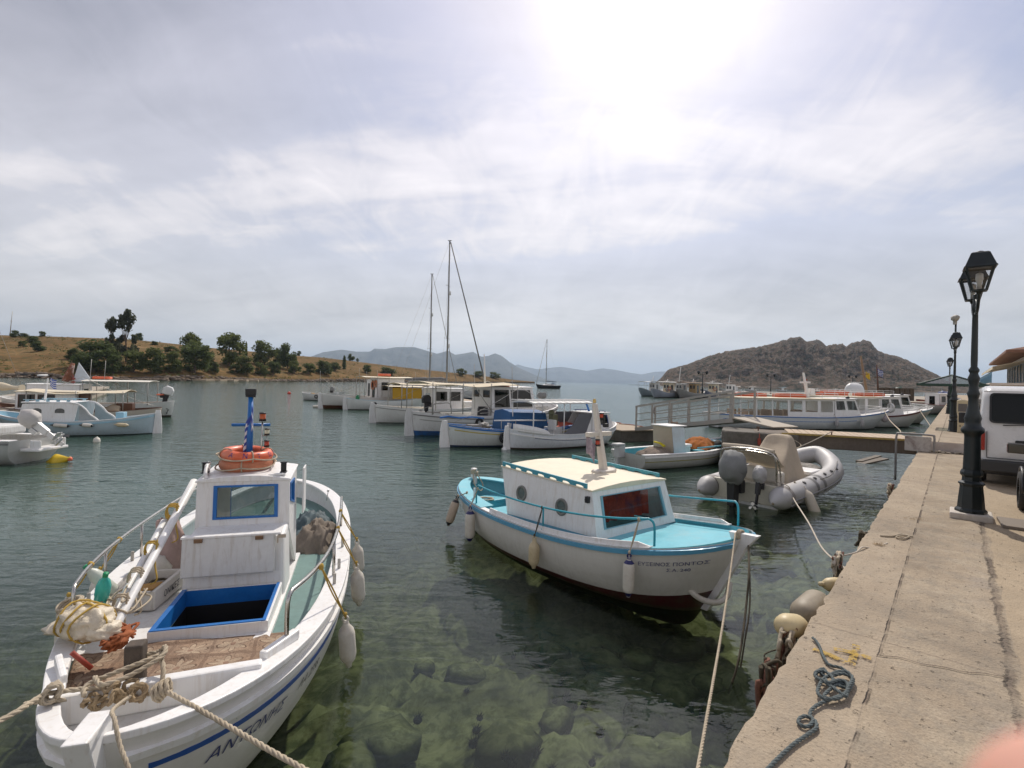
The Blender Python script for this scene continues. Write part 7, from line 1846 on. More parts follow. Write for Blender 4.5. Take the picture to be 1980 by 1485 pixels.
 mb=MB();mb.lathe([(0,-.12),(.10,-.08),(.12,.05),(.10,.15),(.04,.19),(0,.20)],16);mb.build('body',FENDER,t);mb=MB();mb.tube([(.03*cos(a),0,.2+.03*sin(a))for a in[2*pi*i/10 for i in range(10)]],.01,5,closed=True);mb.build('ring',STEEL,t)
 t=thing('mooring_buoy','tiny red marker buoy alone on the open water left of the row','buoy',M=Matrix.Translation(P(559,762,0)),group='buoys');mb=MB();mb.lathe([(0,-.2),(.28,0),(.2,.3),(0,.42)],12);mb.build('body',RED,t)
 for k,(px,py,lab)in enumerate([(611,787,'white block float ahead of the lifebuoy boat'),(620,783,'second white float just right of the block float')]):
  t=thing('float',lab,'float',M=Matrix.Translation(P(px,py,.05)),group='buoys');mb=MB();mb.box((0,0,.05),(.55,.3,.2));mb.build('body',FENDER,t,bevel=.06)
  # N sailing boat with covered boom behind the jetty
 h=Hull(7.5,2.4,mid=.85,bow=1.1,stern=.85,draft=.4,rake_b=.6,transom=.75)
 M=boatM(-37.0,34.0,-1,-.05)
 o=hull_boat('sailing_dinghy','dark blue hull with cream covered boom behind the left jetty',M,h,(.025,.03,.10),(.05,.03,.03),.05,floor=lambda u:.6,group='sailing yachts',deckm=WHITE2,capw=.1)
 mb=MB();pts=[(-1.5,0,1.7),(-2.4,0,1.72),(-3.6,0,1.62),(-4.6,0,1.55)];mb.tube(catmull(pts,5),.25,12,rr=[.2+.08*sin(i*.9)for i in range(16)]);mb.build('boom_cover',AWNING,o)
 mb=MB();mb.tube([(-1.6,0,.9),(-1.6,0,9.5)],.07,8);mb.build('mast',GALV,o)
 mb=MB();mb.tube([(-4.6,0,1.6),(-1.6,0,9)],.012,4);mb.tube([(-4.4,.3,.9),(-4.55,0,1.6)],.02,5);mb.build('rigging',GALV,o)
 # far shore boats
 for k,(X,Y,c,lab)in enumerate([(-150.5,206,(.30,.45,.55),'small pale blue boat moored off the headland under the trees'),(-138.5,214,(.55,.56,.56),'small white boat moored off the headland, right of the pale blue one')]):
  h=Hull([7.2,5.2][k],2.4,mid=.75,bow=1.3,stern=1.1,draft=.3);M=boatM(X,Y,-1,.05)
  o=hull_boat('small_boat',lab,M,h,c,(.05,.05,.05),.05,floor=lambda u:.5,group='small boats off the headland',deckm=WHITE2,detail=18)
  house(o,-1.2,.8,.75,.7,.6,[2.9,2.2][k],LBLUE if k==0 else WHITE2,WHITE2,{'port':[(.2,.5,.6,.85)],'star':[(.2,.5,.6,.85)]},x0t=-1.0,x1t=1.3,glass=BLIND)
left_group()
# ================================================================ DINGHY WITH CONSOLE, RIB
def boat_S():
 h=Hull(5.1,1.95,mid=.50,bow=.82,stern=.50,draft=.3,rake_b=.6,transom=.80,p=2.5,q=.75,ful=2.6,vee=1.2)
 M=boatM(3.95+.86*2.45,17.15+.51*2.45-.0,.86,.51)
 o=hull_boat('open_boat','small open white and blue boat with boxy console, behind the turquoise decked boat',M,h,(.50,.50,.47),(.10,.10,.07),.02,inside=AQUA,floor=lambda u:.28 if u<1.2 else .52,group=BG,deckm=AQUA,capw=.13,rub=(WHITE,-.02,.06))
 h.strip('olive_stripe',surf('olive_stripe_paint',(.30,.27,.10),.5,var=.15),o,-.20,.03)
 mb=MB();mb.box((1.95,0,.72),(.55,.9,.03));mb.build('bow_deck',surf('pale_blue_deck',(.36,.55,.62),.45),o)
 mb=MB();mb.add([(-.85,-.48,.28),(-.25,-.48,.28),(-.25,.48,.28),(-.85,.48,.28),(-.95,-.42,1.36),(-.32,-.42,1.32),(-.32,.42,1.32),(-.95,.42,1.36)],[(0,1,5,4),(1,2,6,5),(2,3,7,6),(4,5,6,7)])
 c=mb.build('console',surf('white_blue_tint_paint',(.58,.64,.66),.45,var=.05,stain=(.4,.36,.28),stain_amt=.3),o,bevel=.02)
 mb=MB();mb.quad((-.86,.46,.30),(-.86,-.46,.30),(-.965,-.42,1.35),(-.965,.42,1.35),th=.02);mb.build('beige_panel',BEIGE,c)
 mb=MB();mb.box((-.64,0,1.37),(.80,.92,.035));mb.build('console_top',WHITE,c,bevel=.01)
 mb=MB();mb.box((-.10,-.1,.68),(.32,.7,.10));mb.box((-.1,-.1,.5),(.26,.6,.3));mb.build('seat',WHITE,o,bevel=.02)
 mb=MB();mb.box((-.1,.62,1.05),(.40,.06,.55));mb.build('dark_screen',DGREY,o,bevel=.01)
 mb=MB();[mb.box((1.0,-.45+.5*i,.50),(1.5,.28,.03),rz=.04*i)for i in range(2)];mb.build('floorboard',AQUA,o)
 mb=MB();
 for s in(1,-1):mb.tube([(.18,s*.12+.45,.3),(.15,s*.12+.45,1.45)],.02,6)
 for z in(.9,1.15,1.4):mb.box((.16,.45,z),(.05,.3,.04))
 mb.build('net_roller_frame',surf('rusty_frame',(.22,.13,.08),.7),o)
 mb=MB();mb.box((-2.66,.25,.52),(.28,.26,.40));mb.box((-2.72,.25,.76),(.38,.30,.08));mb.box((-2.72,.25,.20),(.14,.1,.5));mb.build('grey_engine_housing',surf('pale_grey_housing',(.42,.42,.41),.5),o,bevel=.03)
 # orange net heap forward, grey sack aft
 cloth_heap(sub(M,1.05,.08,.50,.3),(1.35,1.15,.52),'orange-brown fishing net heaped forward in the small open boat','fishing net',surf('orange_brown_net',(.36,.115,.02),.95,var=.35,vscale=9,bump=.02,bscale=25,stain=(.45,.22,.02),stain_amt=.6),7,'fishing_net',amp=.45)
 cloth_heap(sub(M,-1.45,-.15,.40,.2),(1.05,.85,.40),'grey-brown net sack heaped aft of the boxy console','fishing net',surf('grey_brown_net',(.24,.19,.15),.95,var=.25,vscale=8,bump=.02,bscale=22),4,'fishing_net',amp=.3)
 mb=MB();mb.sweep([(-1.45,-.1,.84),(-1.3,-.25,.80),(-1.25,-.4,.70)],[(-.09,-.02),(.09,-.02),(.09,.02),(-.09,.02)]);q=mb.build('yellow_cloth',surf('bright_yellow_cloth',(.52,.42,.01),.8),M=M);tag(q,'bright yellow cloth strip on the grey-brown net sack','cloth')
 mb=MB();mb.tube([(-.2,-.9,.66),(2.4,-.95,.72)],.028,6);mb.box((2.75,-.955,.725),(.75,.12,.02));q=mb.build('oar',AQUA,M=M);tag(q,'turquoise oar laid along the gunwale of the small open boat','oar')
 mb=MB();mb.lathe([(0,0),(.05,.01),(.06,.05),(.03,.11),(.05,.16),(.035,.21),(0,.23)],10);q=mb.build('gull',WHITE2,M=sub(M,2.25,0,.84));tag(q,'small pale gull perched on the bow of the small open boat','gull')
boat_S()
def rib():
 hd=Vector((.746,.665,0)).normalized();tip=Vector((5.49,12.2,0));M=boatM(tip.x,tip.y,hd.x,hd.y)
 L=5.6;W=.86;R=.25
 o=thing('inflatable_boat','grey inflatable boat with beige covered console beside the quay','inflatable boat',M=M,group=BG)
 # tube path: starboard cone, forward, round the bow, back to port cone
 half=[(0.0,W,.30),(.35,W,.31),(1.5,W+.02,.34),(2.8,W,.40),(3.7,W-.08,.50),(4.35,W-.30,.62),(4.78,W-.60,.74)]
 pts=[Vector((x,-y,z))for x,y,z in half]+[Vector((4.92,0,.80))]+[Vector((x,y,z))for x,y,z in half[::-1]]
 path=catmull(pts,8);n=len(path)
 rr=[]
 for i,p in enumerate(path):
  d=min(i,n-1-i)*.045*1.0
  rr.append(R if d>.34 else R)
 cone0=[Vector((-.42,-W,.24)),Vector((-.30,-W,.26)),Vector((-.15,-W,.28))];cone1=[Vector((a.x,W,a.z))for a in cone0[::-1]]
 full=cone0+path+cone1;rads=[.035,.12,.205]+rr+[.205,.12,.035]
 mb=MB();mb.tube(full,R,22,0,rr=rads);tb=mb.build('tube',GREY,o)
 mb=MB()
 for s in(1,-1):mb.tube([(-.43,s*W,.238),(-.36,s*W,.25)],.05,14,rr=[.03,.085])
 for s in(1,-1):
  mb=MB();mb.tube([(-.46,s*W,.233),(-.40,s*W,.243),(-.38,s*W,.246)],.05,14,rr=[.01,.045,.062]);mb.build('cone_tip',surf('brownish_cone_tip',(.22,.18,.12),.6),tb)
 def wrap(i0,i1,mat,name,e=.004,a0=0,a1=2*pi,w=None):
  mb=MB();seg=path[i0:i1+1];mb.tube(seg,R+e,22,cap=False);mb.build(name,mat,tb)
 k=8
 wrap(int(2.1*k),int(2.1*k)+1,DGREY,'dark_band');wrap(int(2.1*k)+3,int(2.1*k)+4,DGREY,'dark_band')
 wrap(2,6,surf('brown_grey_patch',(.22,.20,.185),.6),'worn_patch');wrap(n-8,n-3,MATS['brown_grey_patch'],'worn_patch')
 # rubbing strake low on the outside, lifelines and handles
 mb=MB()
 for q in(0,1):
  ln=[]
  for i,p in enumerate(path):
   tg=(path[min(i+1,n-1)]-path[max(i-1,0)]).normalized();out=Vector((-tg.y,tg.x,0))*-1
   out=out if out.dot(p-Vector((2,0,p.z)))>0 else-out
   a=radians(-8-24*q);ln.append(p+out*R*cos(a)*1.01+Vector((0,0,R*sin(a)*1.01)))
  mb.tube(ln,.022,6)
 mb.build('rubbing_strake',surf('mid_grey_strake',(.22,.22,.22),.6),tb)
 for s in(1,-1):
  for x in(1.05,1.75,2.45,2.95,3.35):
   mb=MB();mb.lathe([(0,0),(.045,0),(.05,.012),(.03,.03),(0,.032)],10,M=Matrix.Translation((x,s*(W+.12),.345+.045*(x-1)+.205))@Matrix.Rotation(-s*.5,4,'X'));mb.build('patch_handle',DGREY,tb)
 mb=MB();mb.tube(catmull([(1.9,-W-.20,.56),(2.5,-W-.22,.58),(3.1,-W-.16,.66),(3.9,-W+.02,.80)],6),.012,6);mb.build('lifeline',DGREY,tb)
 # floor, transom, thwart
 mb=MB();mb.add([(.15,-W,.22),(4.3,-W*.55,.42),(4.3,W*.55,.42),(.15,W,.22)],[(0,1,2,3)]);mb.build('floor',surf('grey_white_deck',(.46,.44,.40),.6,var=.1),o)
 mb=MB();mb.add([(.1,-.75,-.1),(4.5,0,.25),(.1,.75,-.1),(.1,0,-.35),(4.3,-.4,.5),(4.3,.4,.5),(.1,-.8,.2),(.1,.8,.2)],[(0,3,1),(3,2,1),(6,0,1,4),(2,7,5,1),(6,7,2,3,0)]);mb.build('hull_bottom',WHITE2,o)
 mb=MB();mb.box((.12,0,.30),(.10,1.62,.46));mb.build('transom',surf('cream_transom',(.55,.52,.42),.5),o,bevel=.01)
 mb=MB();mb.box((3.15,0,.52),(.75,1.15,.10));mb.box((3.15,0,.38),(.6,1.0,.2));mb.build('bow_locker',WHITE,o,bevel=.02)
 cloth_heap(sub(M,3.95,.02,.50),(.75,.75,.18),'grey mottled anchor line heap in the bow of the grey inflatable boat','rope',surf('mottled_grey_rope',(.28,.26,.23),.95,var=.4,vscale=14,bump=.03,bscale=18),6,'anchor_rope',amp=.4)
 # covered console: peaked canvas
 mb=MB();rings=[(.40,[(1.15,-.62),(2.75,-.55),(2.75,.55),(1.15,.62)]),(.72,[(1.2,-.52),(2.62,-.48),(2.62,.48),(1.2,.52)]),(.98,[(1.35,-.45),(2.50,-.42),(2.50,.42),(1.35,.45)]),(1.22,[(1.75,-.40),(2.42,-.38),(2.42,.38),(1.75,.40)]),(1.50,[(1.95,-.33),(2.34,-.30),(2.34,.30),(1.95,.33)]),(1.56,[(2.0,-.22),(2.28,-.2),(2.28,.2),(2.0,.22)])]
 vs=[];m=24
 for ri,(z,q)in enumerate(rings):
  for i in range(m):
   f=i/m*4;e=int(f);t=f-e;a,b=Vector((*q[e],z)),Vector((*q[(e+1)%4],z));p=a.lerp(b,t)
   c=Vector((sum(x for x,y in q)/4,0,z));p=c+(p-c)*(1-.06*(1-abs(2*t-1))**0)
   p+=(p-c).normalized()*(-.035*sin(pi*t)*(1 if ri<5 else 0))+Vector((0,0,.02*noise.noise(p*4)));vs.append(p)
 fs=[(r*m+i,r*m+(i+1)%m,(r+1)*m+(i+1)%m,(r+1)*m+i)for r in range(len(rings)-1)for i in range(m)]+[tuple((len(rings)-1)*m+i for i in range(m))]
 mb.add(vs,fs,0,True);mb.build('console_cover',BEIGE,o,subd=1)
 mb=MB();mb.box((1.05,0,.50),(.5,.95,.42));mb.box((.78,0,.66),(.14,1.0,.35));mb.build('helm_seat',surf('cream_seat_vinyl',(.56,.53,.46),.5),o,bevel=.06)
 # stainless arch with folded bimini
 mb=MB();mb.tube(catmull([(.28,-.66,.42),(.25,-.66,.85),(.22,-.64,1.15),(.20,-.50,1.27),(.20,0,1.31),(.20,.50,1.27),(.22,.64,1.15),(.25,.66,.85),(.28,.66,.42)],6),.024,8);mb.tube(catmull([(.60,-.66,.42),(.45,-.66,.85),(.35,-.64,1.10),(.32,-.50,1.20),(.32,0,1.24),(.32,.50,1.20),(.35,.64,1.10),(.45,.66,.85),(.60,.66,.42)],6),.020,8)
 mb.build('stainless_arch',STEEL,o)
 mb=MB();vs=[];n1,n2=14,8
 for i in range(n1+1):
  y=-.62+1.24*i/n1
  for j in range(n2+1):
   t=j/n2;vs.append((.28+.75*t,y*(1-.1*t),1.25-.42*t**1.3-.06*sin(pi*t)*(1+.5*sin(y*9))+.03*sin(y*6)))
 mb.add(vs,[(i*(n2+1)+j,(i+1)*(n2+1)+j,(i+1)*(n2+1)+j+1,i*(n2+1)+j+1)for i in range(n1)for j in range(n2)],0,True);mb.tube(catmull([(.24,-.6,1.29),(.30,-.2,1.33),(.28,.2,1.34),(.26,.62,1.33)],6),.05,8)
 q=mb.build('folded_bimini',surf('dirty_cream_canvas',(.52,.45,.35),.9,var=.1,bump=.02,bscale=6),o)
 mb=MB();[mb.box((.24,s*.655,.9+.0*s),(.09,.05,.10))for s in(1,)];mb.build('stern_light',BLACK,o)
 # engines
 outboard(sub(M,-.02,.10,.40),'large outboard under a grey cover on the stern of the inflatable boat',s=1.22,cowl=COVER,cover=True,prop=surf('dull_propeller',(.35,.34,.32),.4,.4))
 outboard(sub(M,.0,-.42,.50,0,0,radians(14)),'small auxiliary outboard wrapped in white plastic beside the large grey covered outboard',s=.62,cowl=surf('crumpled_white_plastic',(.42,.41,.40),.5,var=.2,vscale=6,bump=.05,bscale=10),cover=True,prop=surf('white_propeller',(.7,.68,.6),.4))
 fender_thing(M@Vector((.85,-W-.20,.46)),.72,.115,'large white fender leaning on the side of the grey inflatable boat','fenders',surf('cream_fender',(.56,.50,.40),.45,var=.06),hang=M@Vector((.75,-W-.02,.58)),tilt=(.25,-.45),tip=None)
 rope_thing(catmull([M@Vector((.35,-.55,.60)),M@Vector((.15,-.95,.58)),M@Vector((-.05,-1.15,.35)),D(1563,1010,9.0),D(1590,1060,7.8),D(1625,1092,6.6),D(1640,1102,6.05)],10),.013,'pale mooring rope sagging from the inflatable boat to the rope bundle on the quay wall',ROPE_W)
 return M
RIBM=rib()
# ================================================================ FOOTBRIDGE, GANGWAY
def pier():
 a=Q(16.9,-.05,0);a=Vector((12.15,15.45,0));b=Vector((7.55,17.45,0));d=(b-a).normalized();n=Vector((-d.y,d.x,0));n=n if n.y>0 else-n
 L=(b-a).length;M=Matrix(((d.x,n.x,0,a.x),(d.y,n.y,0,a.y),(0,0,1,0),(0,0,0,1)))
 o=thing('footbridge','concrete footbridge with pale plank deck from the quay to the tyre-hung block','footbridge',M=M)
 mb=MB();mb.box((L/2-.3,.75,1.07),(L-.6,1.5,.42));mb.build('beam',surf('brown_stained_concrete',(.155,.125,.10),.9,var=.2,vscale=1.5,bump=.012,bscale=12,stain=(.09,.08,.05),stain_amt=.6,streak=True),o,bevel=.02)
 PL=surf('pale_planks',(.46,.36,.26),.85,var=.14,vscale=3,bump=.005,stain=(.30,.22,.15),stain_amt=.4)
 mb=MB();k=int((L-1.5)/.20)
 for i in range(k):mb.box((.02+.20*i+.1,.75,1.30),(.185,1.62,.045))
 mb.build('plank_deck',PL,o,bevel=.006)
 mb=MB();mb.box((L/2-.7,-.065,1.285),(L-1.4,.03,.05));mb.build('yellow_edge',surf('faded_yellow_edge',(.38,.27,.08),.7,var=.3,vscale=9),o)
 # massive end block with rounded corner
 mb=MB();poly=[(L-1.9,-.12),(L-.1,-.12),(L+.25,.0),(L+.42,.35),(L+.42,1.7),(L+.2,1.9),(L-1.9,1.9)]
 mb.prism(poly,-2.2,1.27);mb.build('end_block',DCONC,o,bevel=.06)
 for x,z,lab in((L-.15,.50,0),(L-1.35,.48,1),(L+.48,.5,2)):
  mb=MB();c=(x,-.24,z)if lab<2 else(x+.06,.9,z);tyre_mesh(mb,c,.36,.11,'Y' if lab<2 else 'X');q=mb.build('tyre_fender',RUBBER,M=M);tag(q,['black tyre hung on the rounded corner of the footbridge block','black tyre hung behind the beige covered console','black tyre on the far end of the footbridge block'][lab],'tyre','tyres on the footbridge block')
 mb=MB();[mb.lathe([(.05,-.11),(.055,.0),(.05,.11)],10,M=Matrix.Translation((L-.75,-.20,.98-.28*i)))for i in range(2)];mb.tube([(L-.75,-.2,1.25),(L-.75,-.2,.55)],.012,5)
 q=mb.build('red_floats',surf('dull_red_float',(.30,.045,.02),.5),M=M);tag(q,'two small red floats on a cord against the footbridge block','float')
 for i,x in enumerate((2.2,4.3)):
  mb=MB();mb.tube([(x,.03,1.32),(x,.03,1.46)],.02,6);mb.tube([(x-.06,.03,1.44),(x+.06,.03,1.44)],.015,6);q=mb.build('mooring_ring',surf('rusty_iron',(.14,.07,.04),.8),M=M);tag(q,['rusty mooring pin on the footbridge nearest the quay','rusty mooring pin on the footbridge above the inflatable boat'][i],'mooring pin')
 rope_thing(catmull([M@Vector((2.2,.0,1.42)),M@Vector((2.7,-.3,1.15)),M@Vector((3.3,-.5,.78)),RIBM@Vector((4.98,-.1,.95))],8),.014,'rope from the footbridge pin down to the bow of the inflatable boat',ROPE_W)
 rope_thing(catmull([M@Vector((L-1.3,-.05,1.28)),M@Vector((L-1.9,-.6,.95)),RIBM@Vector((1.5,.7,.95)),RIBM@Vector((.6,.6,.8))],8),.012,'rope from the footbridge block to the arch of the inflatable boat',ROPE)
 # plank bits floating under the bridge
 mb=MB();mb.box((0,0,0),(1.7,.35,.05));mb.box((.35,.25,.03),(1.3,.22,.05),rz=.1);q=mb.build('floating_planks',surf('sodden_planks',(.10,.075,.05),.7,var=.2),M=Matrix.Translation(P(1680,893,.03))@Matrix.Rotation(.35,4,'Z')@Matrix.Rotation(-.12,4,'Y'));tag(q,'dark sodden planks floating beneath the footbridge','planks')
 # gangway: two railed aluminium sides sloping up to the block
 A0,B0=Vector((6.45,24.9,.62)),Vector((8.75,19.4,1.52));ax=(B0-A0);hx_=Vector((ax.x,ax.y,0)).normalized();nn=Vector((hx_.y,-hx_.x,0));LG=ax.length
 g=thing('gangway','long white-railed aluminium gangway from the pontoon up to the footbridge block','gangway',loc=(0,0,0))
 AL=surf('weathered_aluminium',(.33,.315,.285),.5,.25,var=.08,stain=(.34,.26,.18),stain_amt=.4)
 for s in(-.55,.55):
  mb=MB();off=nn*s
  a0,b0=A0+off,B0+off;up=Vector((0,0,1.08))
  def bar(p,q,w,hgt=None):
   hh=hgt or w
   mb.sweep([p,q],[(-w/2,-hh/2),(w/2,-hh/2),(w/2,hh/2),(-w/2,hh/2)])
  bar(a0,b0,.08,.16);bar(a0+up,b0+up,.07,.08);bar(a0+up*.66,b0+up*.66,.035);bar(a0+up*.36,b0+up*.36,.035)
  for i in range(6):
   p=a0.lerp(b0,i/5.0*.985+.008);mb.box(p+up*.5,(.065,.065,1.08),rz=atan2(hx_.y,hx_.x))
  mb.build('railing',AL,g)
 mb=MB();mb.quad(A0+nn*.5+Vector((0,0,.03)),A0-nn*.5+Vector((0,0,.03)),B0-nn*.5+Vector((0,0,.03)),B0+nn*.5+Vector((0,0,.03)),th=.04);mb.build('walkway',AL,g)
 e=B0+Vector((0,0,.06));f=Vector((9.75,18.35,1.335));dd=(f-e);
 mb=MB();mb.quad(e+nn*.62,e-nn*.62,f-nn*.62,f+nn*.62,th=.05);mb.build('hinged_flap',surf('grey_beige_flap',(.38,.33,.26),.7,var=.1),g,bevel=.01)
 mb=MB();p=A0-nn*.55+Vector((0,0,.9));mb.ball(p,(.07,.07,.22),10,wob=.6);q=mb.build('tied_rag',surf('grey_rag',(.20,.17,.16),.9,var=.4,vscale=10));tag(q,'grey rag and line tied to the seaward end post of the gangway','rag')
 return M
PIERM=pier()
def landing():
# tubular guard and white painted upstand on the quay corner
 o=thing('guard_frame','tubular guard frame with whitewashed board at the foot of the footbridge','guard frame',M=QM@Matrix.Translation((15.9,0,1.0)))
 mb=MB();mb.tube(catmull([(.8,.50,-.9),(.8,.50,.2),(.8,.48,.45),(.8,.40,.50),(.8,-.30,.50),(.8,-.38,.44),(.8,-.38,.2),(.8,-.38,.02)],5),.028,8);mb.build('tube_frame',surf('grey_tube',(.26,.25,.24),.5,.3,var=.15,stain=(.2,.12,.08),stain_amt=.5),o)
 mb=MB();mb.prism([(.84,.30),(.90,.30),(.90,-.32),(.84,-.32)],.0,.44);mb.build('white_board',surf('whitewashed_concrete',(.50,.46,.42),.85,var=.1,bump=.01,stain=(.16,.10,.09),stain_amt=.8),o,bevel=.02)
 mb=MB();mb.box((17.0-.02,-.62,1.16),(.03,1.04,.26));q=mb.build('white_riser',surf('dusty_lilac_white_paint',(.46,.41,.38),.85,var=.1,stain=(.3,.22,.16),stain_amt=.5),M=QM);struct(q)
 mb=MB();rnd=random.Random(12)
 for i in range(26):mb.ball((16.9-rnd.uniform(0,.16),-rnd.uniform(.25,1.15),1.02+rnd.uniform(0,.03)),(rnd.uniform(.02,.05),rnd.uniform(.02,.06),.025),7,wob=.5,seed=i)
 q=mb.build('rubble',CONC,M=QM);tag(q,'crumbled concrete rubble at the foot of the white step','rubble',kind='stuff')
landing()
# ================================================================ PASSENGER BOATS ALONG THE QUAY
def launch(bow,hd,L,label,top,trim,mid=.85,bowz=1.35,roofz=2.05,seats=True,canvas=None,mast=None,float_lab=None,red=True,yb=.36):
 n=hypot(*hd);hx_,hy_=hd[0]/n,hd[1]/n
 h=Hull(L,L*.25,mid=mid,bow=bowz,stern=mid*1.15,draft=.5,rake_b=1.3,rake_s=.3,transom=.6,p=2.6,q=.62,ful=2.8,vee=1.1)
 M=boatM(bow.x-hx_*L/2,bow.y-hy_*L/2,hx_,hy_)
 o=hull_boat('passenger_boat',label,M,h,top,(.05,.04,.03),.06,floor=lambda u:.5 if u<L*.22 else h.sheer(u)-.08,group='passenger boats along the quay',deckm=WHITE2,capw=.10)
 h.strip('sheer_band',trim,o,-.0,.10 if trim is not BLUE else .05,th=.03);h.strip('lower_line',trim if trim is BLUE else WHITE2,o,-.28,.03,u0=-L*.48,u1=L*.22)
 fx=L*.26;y=L*.125*.80
 # forward wheelhouse with windows all round, long glazed saloon aft
 house(o,fx-2.0,fx,y,y*.92,mid*.95,roofz,WHITE,WHITE,{'star':[(.06,.44,.42,.90),(.54,.94,.42,.90)],'port':[(.06,.44,.42,.90),(.54,.94,.42,.90)],'front':[(.05,.31,.40,.92),(.36,.64,.40,.92),(.69,.95,.40,.92)]},x1t=fx-.45,x0t=fx-2.0,glass=glass_mat('launch_glass',(.85,.9,.9),.7),over=.10,z1f=roofz+.03,open_back=True,name='wheelhouse')
 x0=-L*.40;x1=fx-2.05;k=max(3,int((x1-x0)/1.1))
 k=k//2*2;ws=[((i+.10)/k,(i+.90)/k,.30,.93)for i in range(k)];wide=[((i+.03)/k,(i+.97)/k,.06,.93)for i in range(k)];nw=max(2,k//2)
 house(o,x0,x1,y,y*.95,mid*.98,roofz-.05,WHITE,CREAM,{'star':ws[nw:]+wide[:nw],'port':ws[:k-nw]+wide[k-nw:]},glass=glass_mat('open_air_glass',(.97,.98,.98),.97),over=.12,roof_th=.07,open_back=True,name='saloon')
 for s in(1,-1):
  mb=MB();pts=[(x0,s*y,roofz+.36),(x1+.2,s*y,roofz+.36)];mb.tube(pts,.018,5);mb.tube([(a,b,c-.15)for a,b,c in pts],.012,5)
  for i in range(7):x=x0+(x1+.2-x0)*i/6;mb.tube([(x,s*y,roofz),(x,s*y,roofz+.36)],.015,5)
  mb.build('roof_rail',WHITE,o)
 mb=MB();yy=h.half(fx+1.0)-.2
 path=[(fx+.3,-h.half(fx+.3)+.12,h.sheer(fx+.3)+.38),(L*.40,-h.half(L*.40)+.10,h.sheer(L*.40)+.42),(L*.40,h.half(L*.40)-.10,h.sheer(L*.40)+.42),(fx+.3,h.half(fx+.3)-.12,h.sheer(fx+.3)+.38)]
 mb.tube(path,.022,6);mb.tube([(a,b,c-.18)for a,b,c in path],.016,6)
 for a,b,c in path:mb.tube([(a,b,c-.40),(a,b,c)],.02,6)
 mb.build('bow_rail',WHITE,o)
 mb=MB();mb.box((h.L2-.15,0,bowz+.08),(.75,.16,.10));mb.build('stem_head',WHITE,o,bevel=.02)
 mb=MB();mb.ball((fx-1.0,-y*.9,roofz+.12),(.16,.08,.10),10,wob=.2);mb.build('roof_speaker',BLACK,o)
 if seats:
  mb=MB();[mb.box((x0+.6+.85*i,s*y*.5,.95),(.12,y*.7,.55))or mb.box((x0+.78+.85*i,s*y*.5,.82),(.35,y*.7,.07))for i in range(int((x1-x0)/.95))for s in(1,-1)];mb.build('bench_rows',surf('slatted_bench_wood',(.30,.20,.12),.6),o)
 if mast=='white':
  m=mast_cross(o,fx-3.0,0,roofz,roofz+1.75,WHITE,lean=-.22,w=.10,cross=.45,zc=.62,foot=False)
  mb=MB();mb.box((fx-2.75,0,roofz+.45),(.35,.3,.45));mb.box((fx-3.2,.0,roofz+.95),(.2,.14,.2));mb.build('mast_foot',WHITE,m,bevel=.04);nav_lamp(m,(fx-3.15,0,roofz+1.25),MATS['red_lamp_lens'],.06)
 if float_lab:
  for i,lab in enumerate(float_lab):
   mb=MB();mb.box((0,0,0),(2.1,.7,.24));mb.box((0,0,.13),(1.7,.4,.03));q=mb.build('life_float',surf('orange_red_float',(.55,.10,.03),.55,var=.1),M=sub(M,x0+1.6+2.7*i,.2*(-1)**i,roofz+.15),bevel=.09);tag(q,lab,'life float','orange life floats on the passenger boats')
 return M,o,h
QH=(QE.x,QE.y)
M1,o1,h1=launch(Vector((26.5,36.5,0)),(1,.155),13.4,'white passenger boat with blue stripe and glazed saloon, moored nearest the footbridge',(.60,.61,.61),BLUE,mast='white',float_lab=['orange-red life float at the stern end of the blue striped passenger boat roof','orange-red life float near the white mast of the blue striped passenger boat'])
M2,o2,h2=launch(Vector((31.0,39.2,0)),(1,.16),10.0,'white passenger boat with dark maroon sheer band, behind the blue striped one',(.58,.58,.56),surf('maroon_band',(.10,.018,.015),.4),roofz=2.2,bowz=1.35,float_lab=['orange-red life float at the stern end of the maroon banded passenger boat roof','orange-red life float near the front of the maroon banded passenger boat roof'])
M3,o3,h3=launch(Vector((35.4,43.6,0)),(1,.12),11.5,'white passenger boat mostly hidden, third out along the quay',(.60,.62,.62),LBLUE,roofz=2.3,seats=False,float_lab=['orange-red life float on the third passenger boat out along the quay'])
ring_thing(sub(M2,1.2,-1.18,1.45,pi/2,pi/2,0),'white and dark lifebuoy on the saloon side of the maroon banded passenger boat',WHITE,.28,.07)
Mx,ox,hx=boat_small(1772,800,(.97,.2),9.0,'white boat with red wooden sheer, close under the quay edge far out',(.50,.48,.46),(.05,.04,.04),.1,cap=RED,mid=1.0,rud=False,cabin=dict(x=(-2,0),y=.9,z=2.4))
Mx,ox,hx=boat_small(1778,790,(.97,.25),8.0,'red-brown wooden boat with its bow against the far quay',(.22,.05,.03),(.06,.03,.03),.1,cap=WOOD,mid=1.1,rud=False)
h1.strip('fender_band',WHITE2,o1,-.30,.02)
for u,lab in((1.2,'grey fender hanging aft on the blue striped passenger boat'),(3.2,'grey fender hanging forward on the blue striped passenger boat')):
 fender_thing(M1@Vector((u,-h1.half(u)-.14,.75)),.5,.12,lab,'fenders on the passenger boats',surf('grey_fender',(.36,.34,.33),.6),hang=M1@Vector((u,-h1.half(u)+.1,1.05)))
t=thing('round_fender','round pink-grey fender ball on the bow of the blue striped passenger boat','fender',M=Matrix.Translation(M1@Vector((6.0,-.55,.75))),group='fenders on the passenger boats');mb=MB();mb.ball((0,0,0),(.24,.24,.26),16);mb.build('body',surf('pink_grey_vinyl',(.42,.36,.36),.5),t);mb=MB();mb.lathe([(.05,.24),(.05,.32),(0,.33)],10);mb.build('eye',BLACK,t)
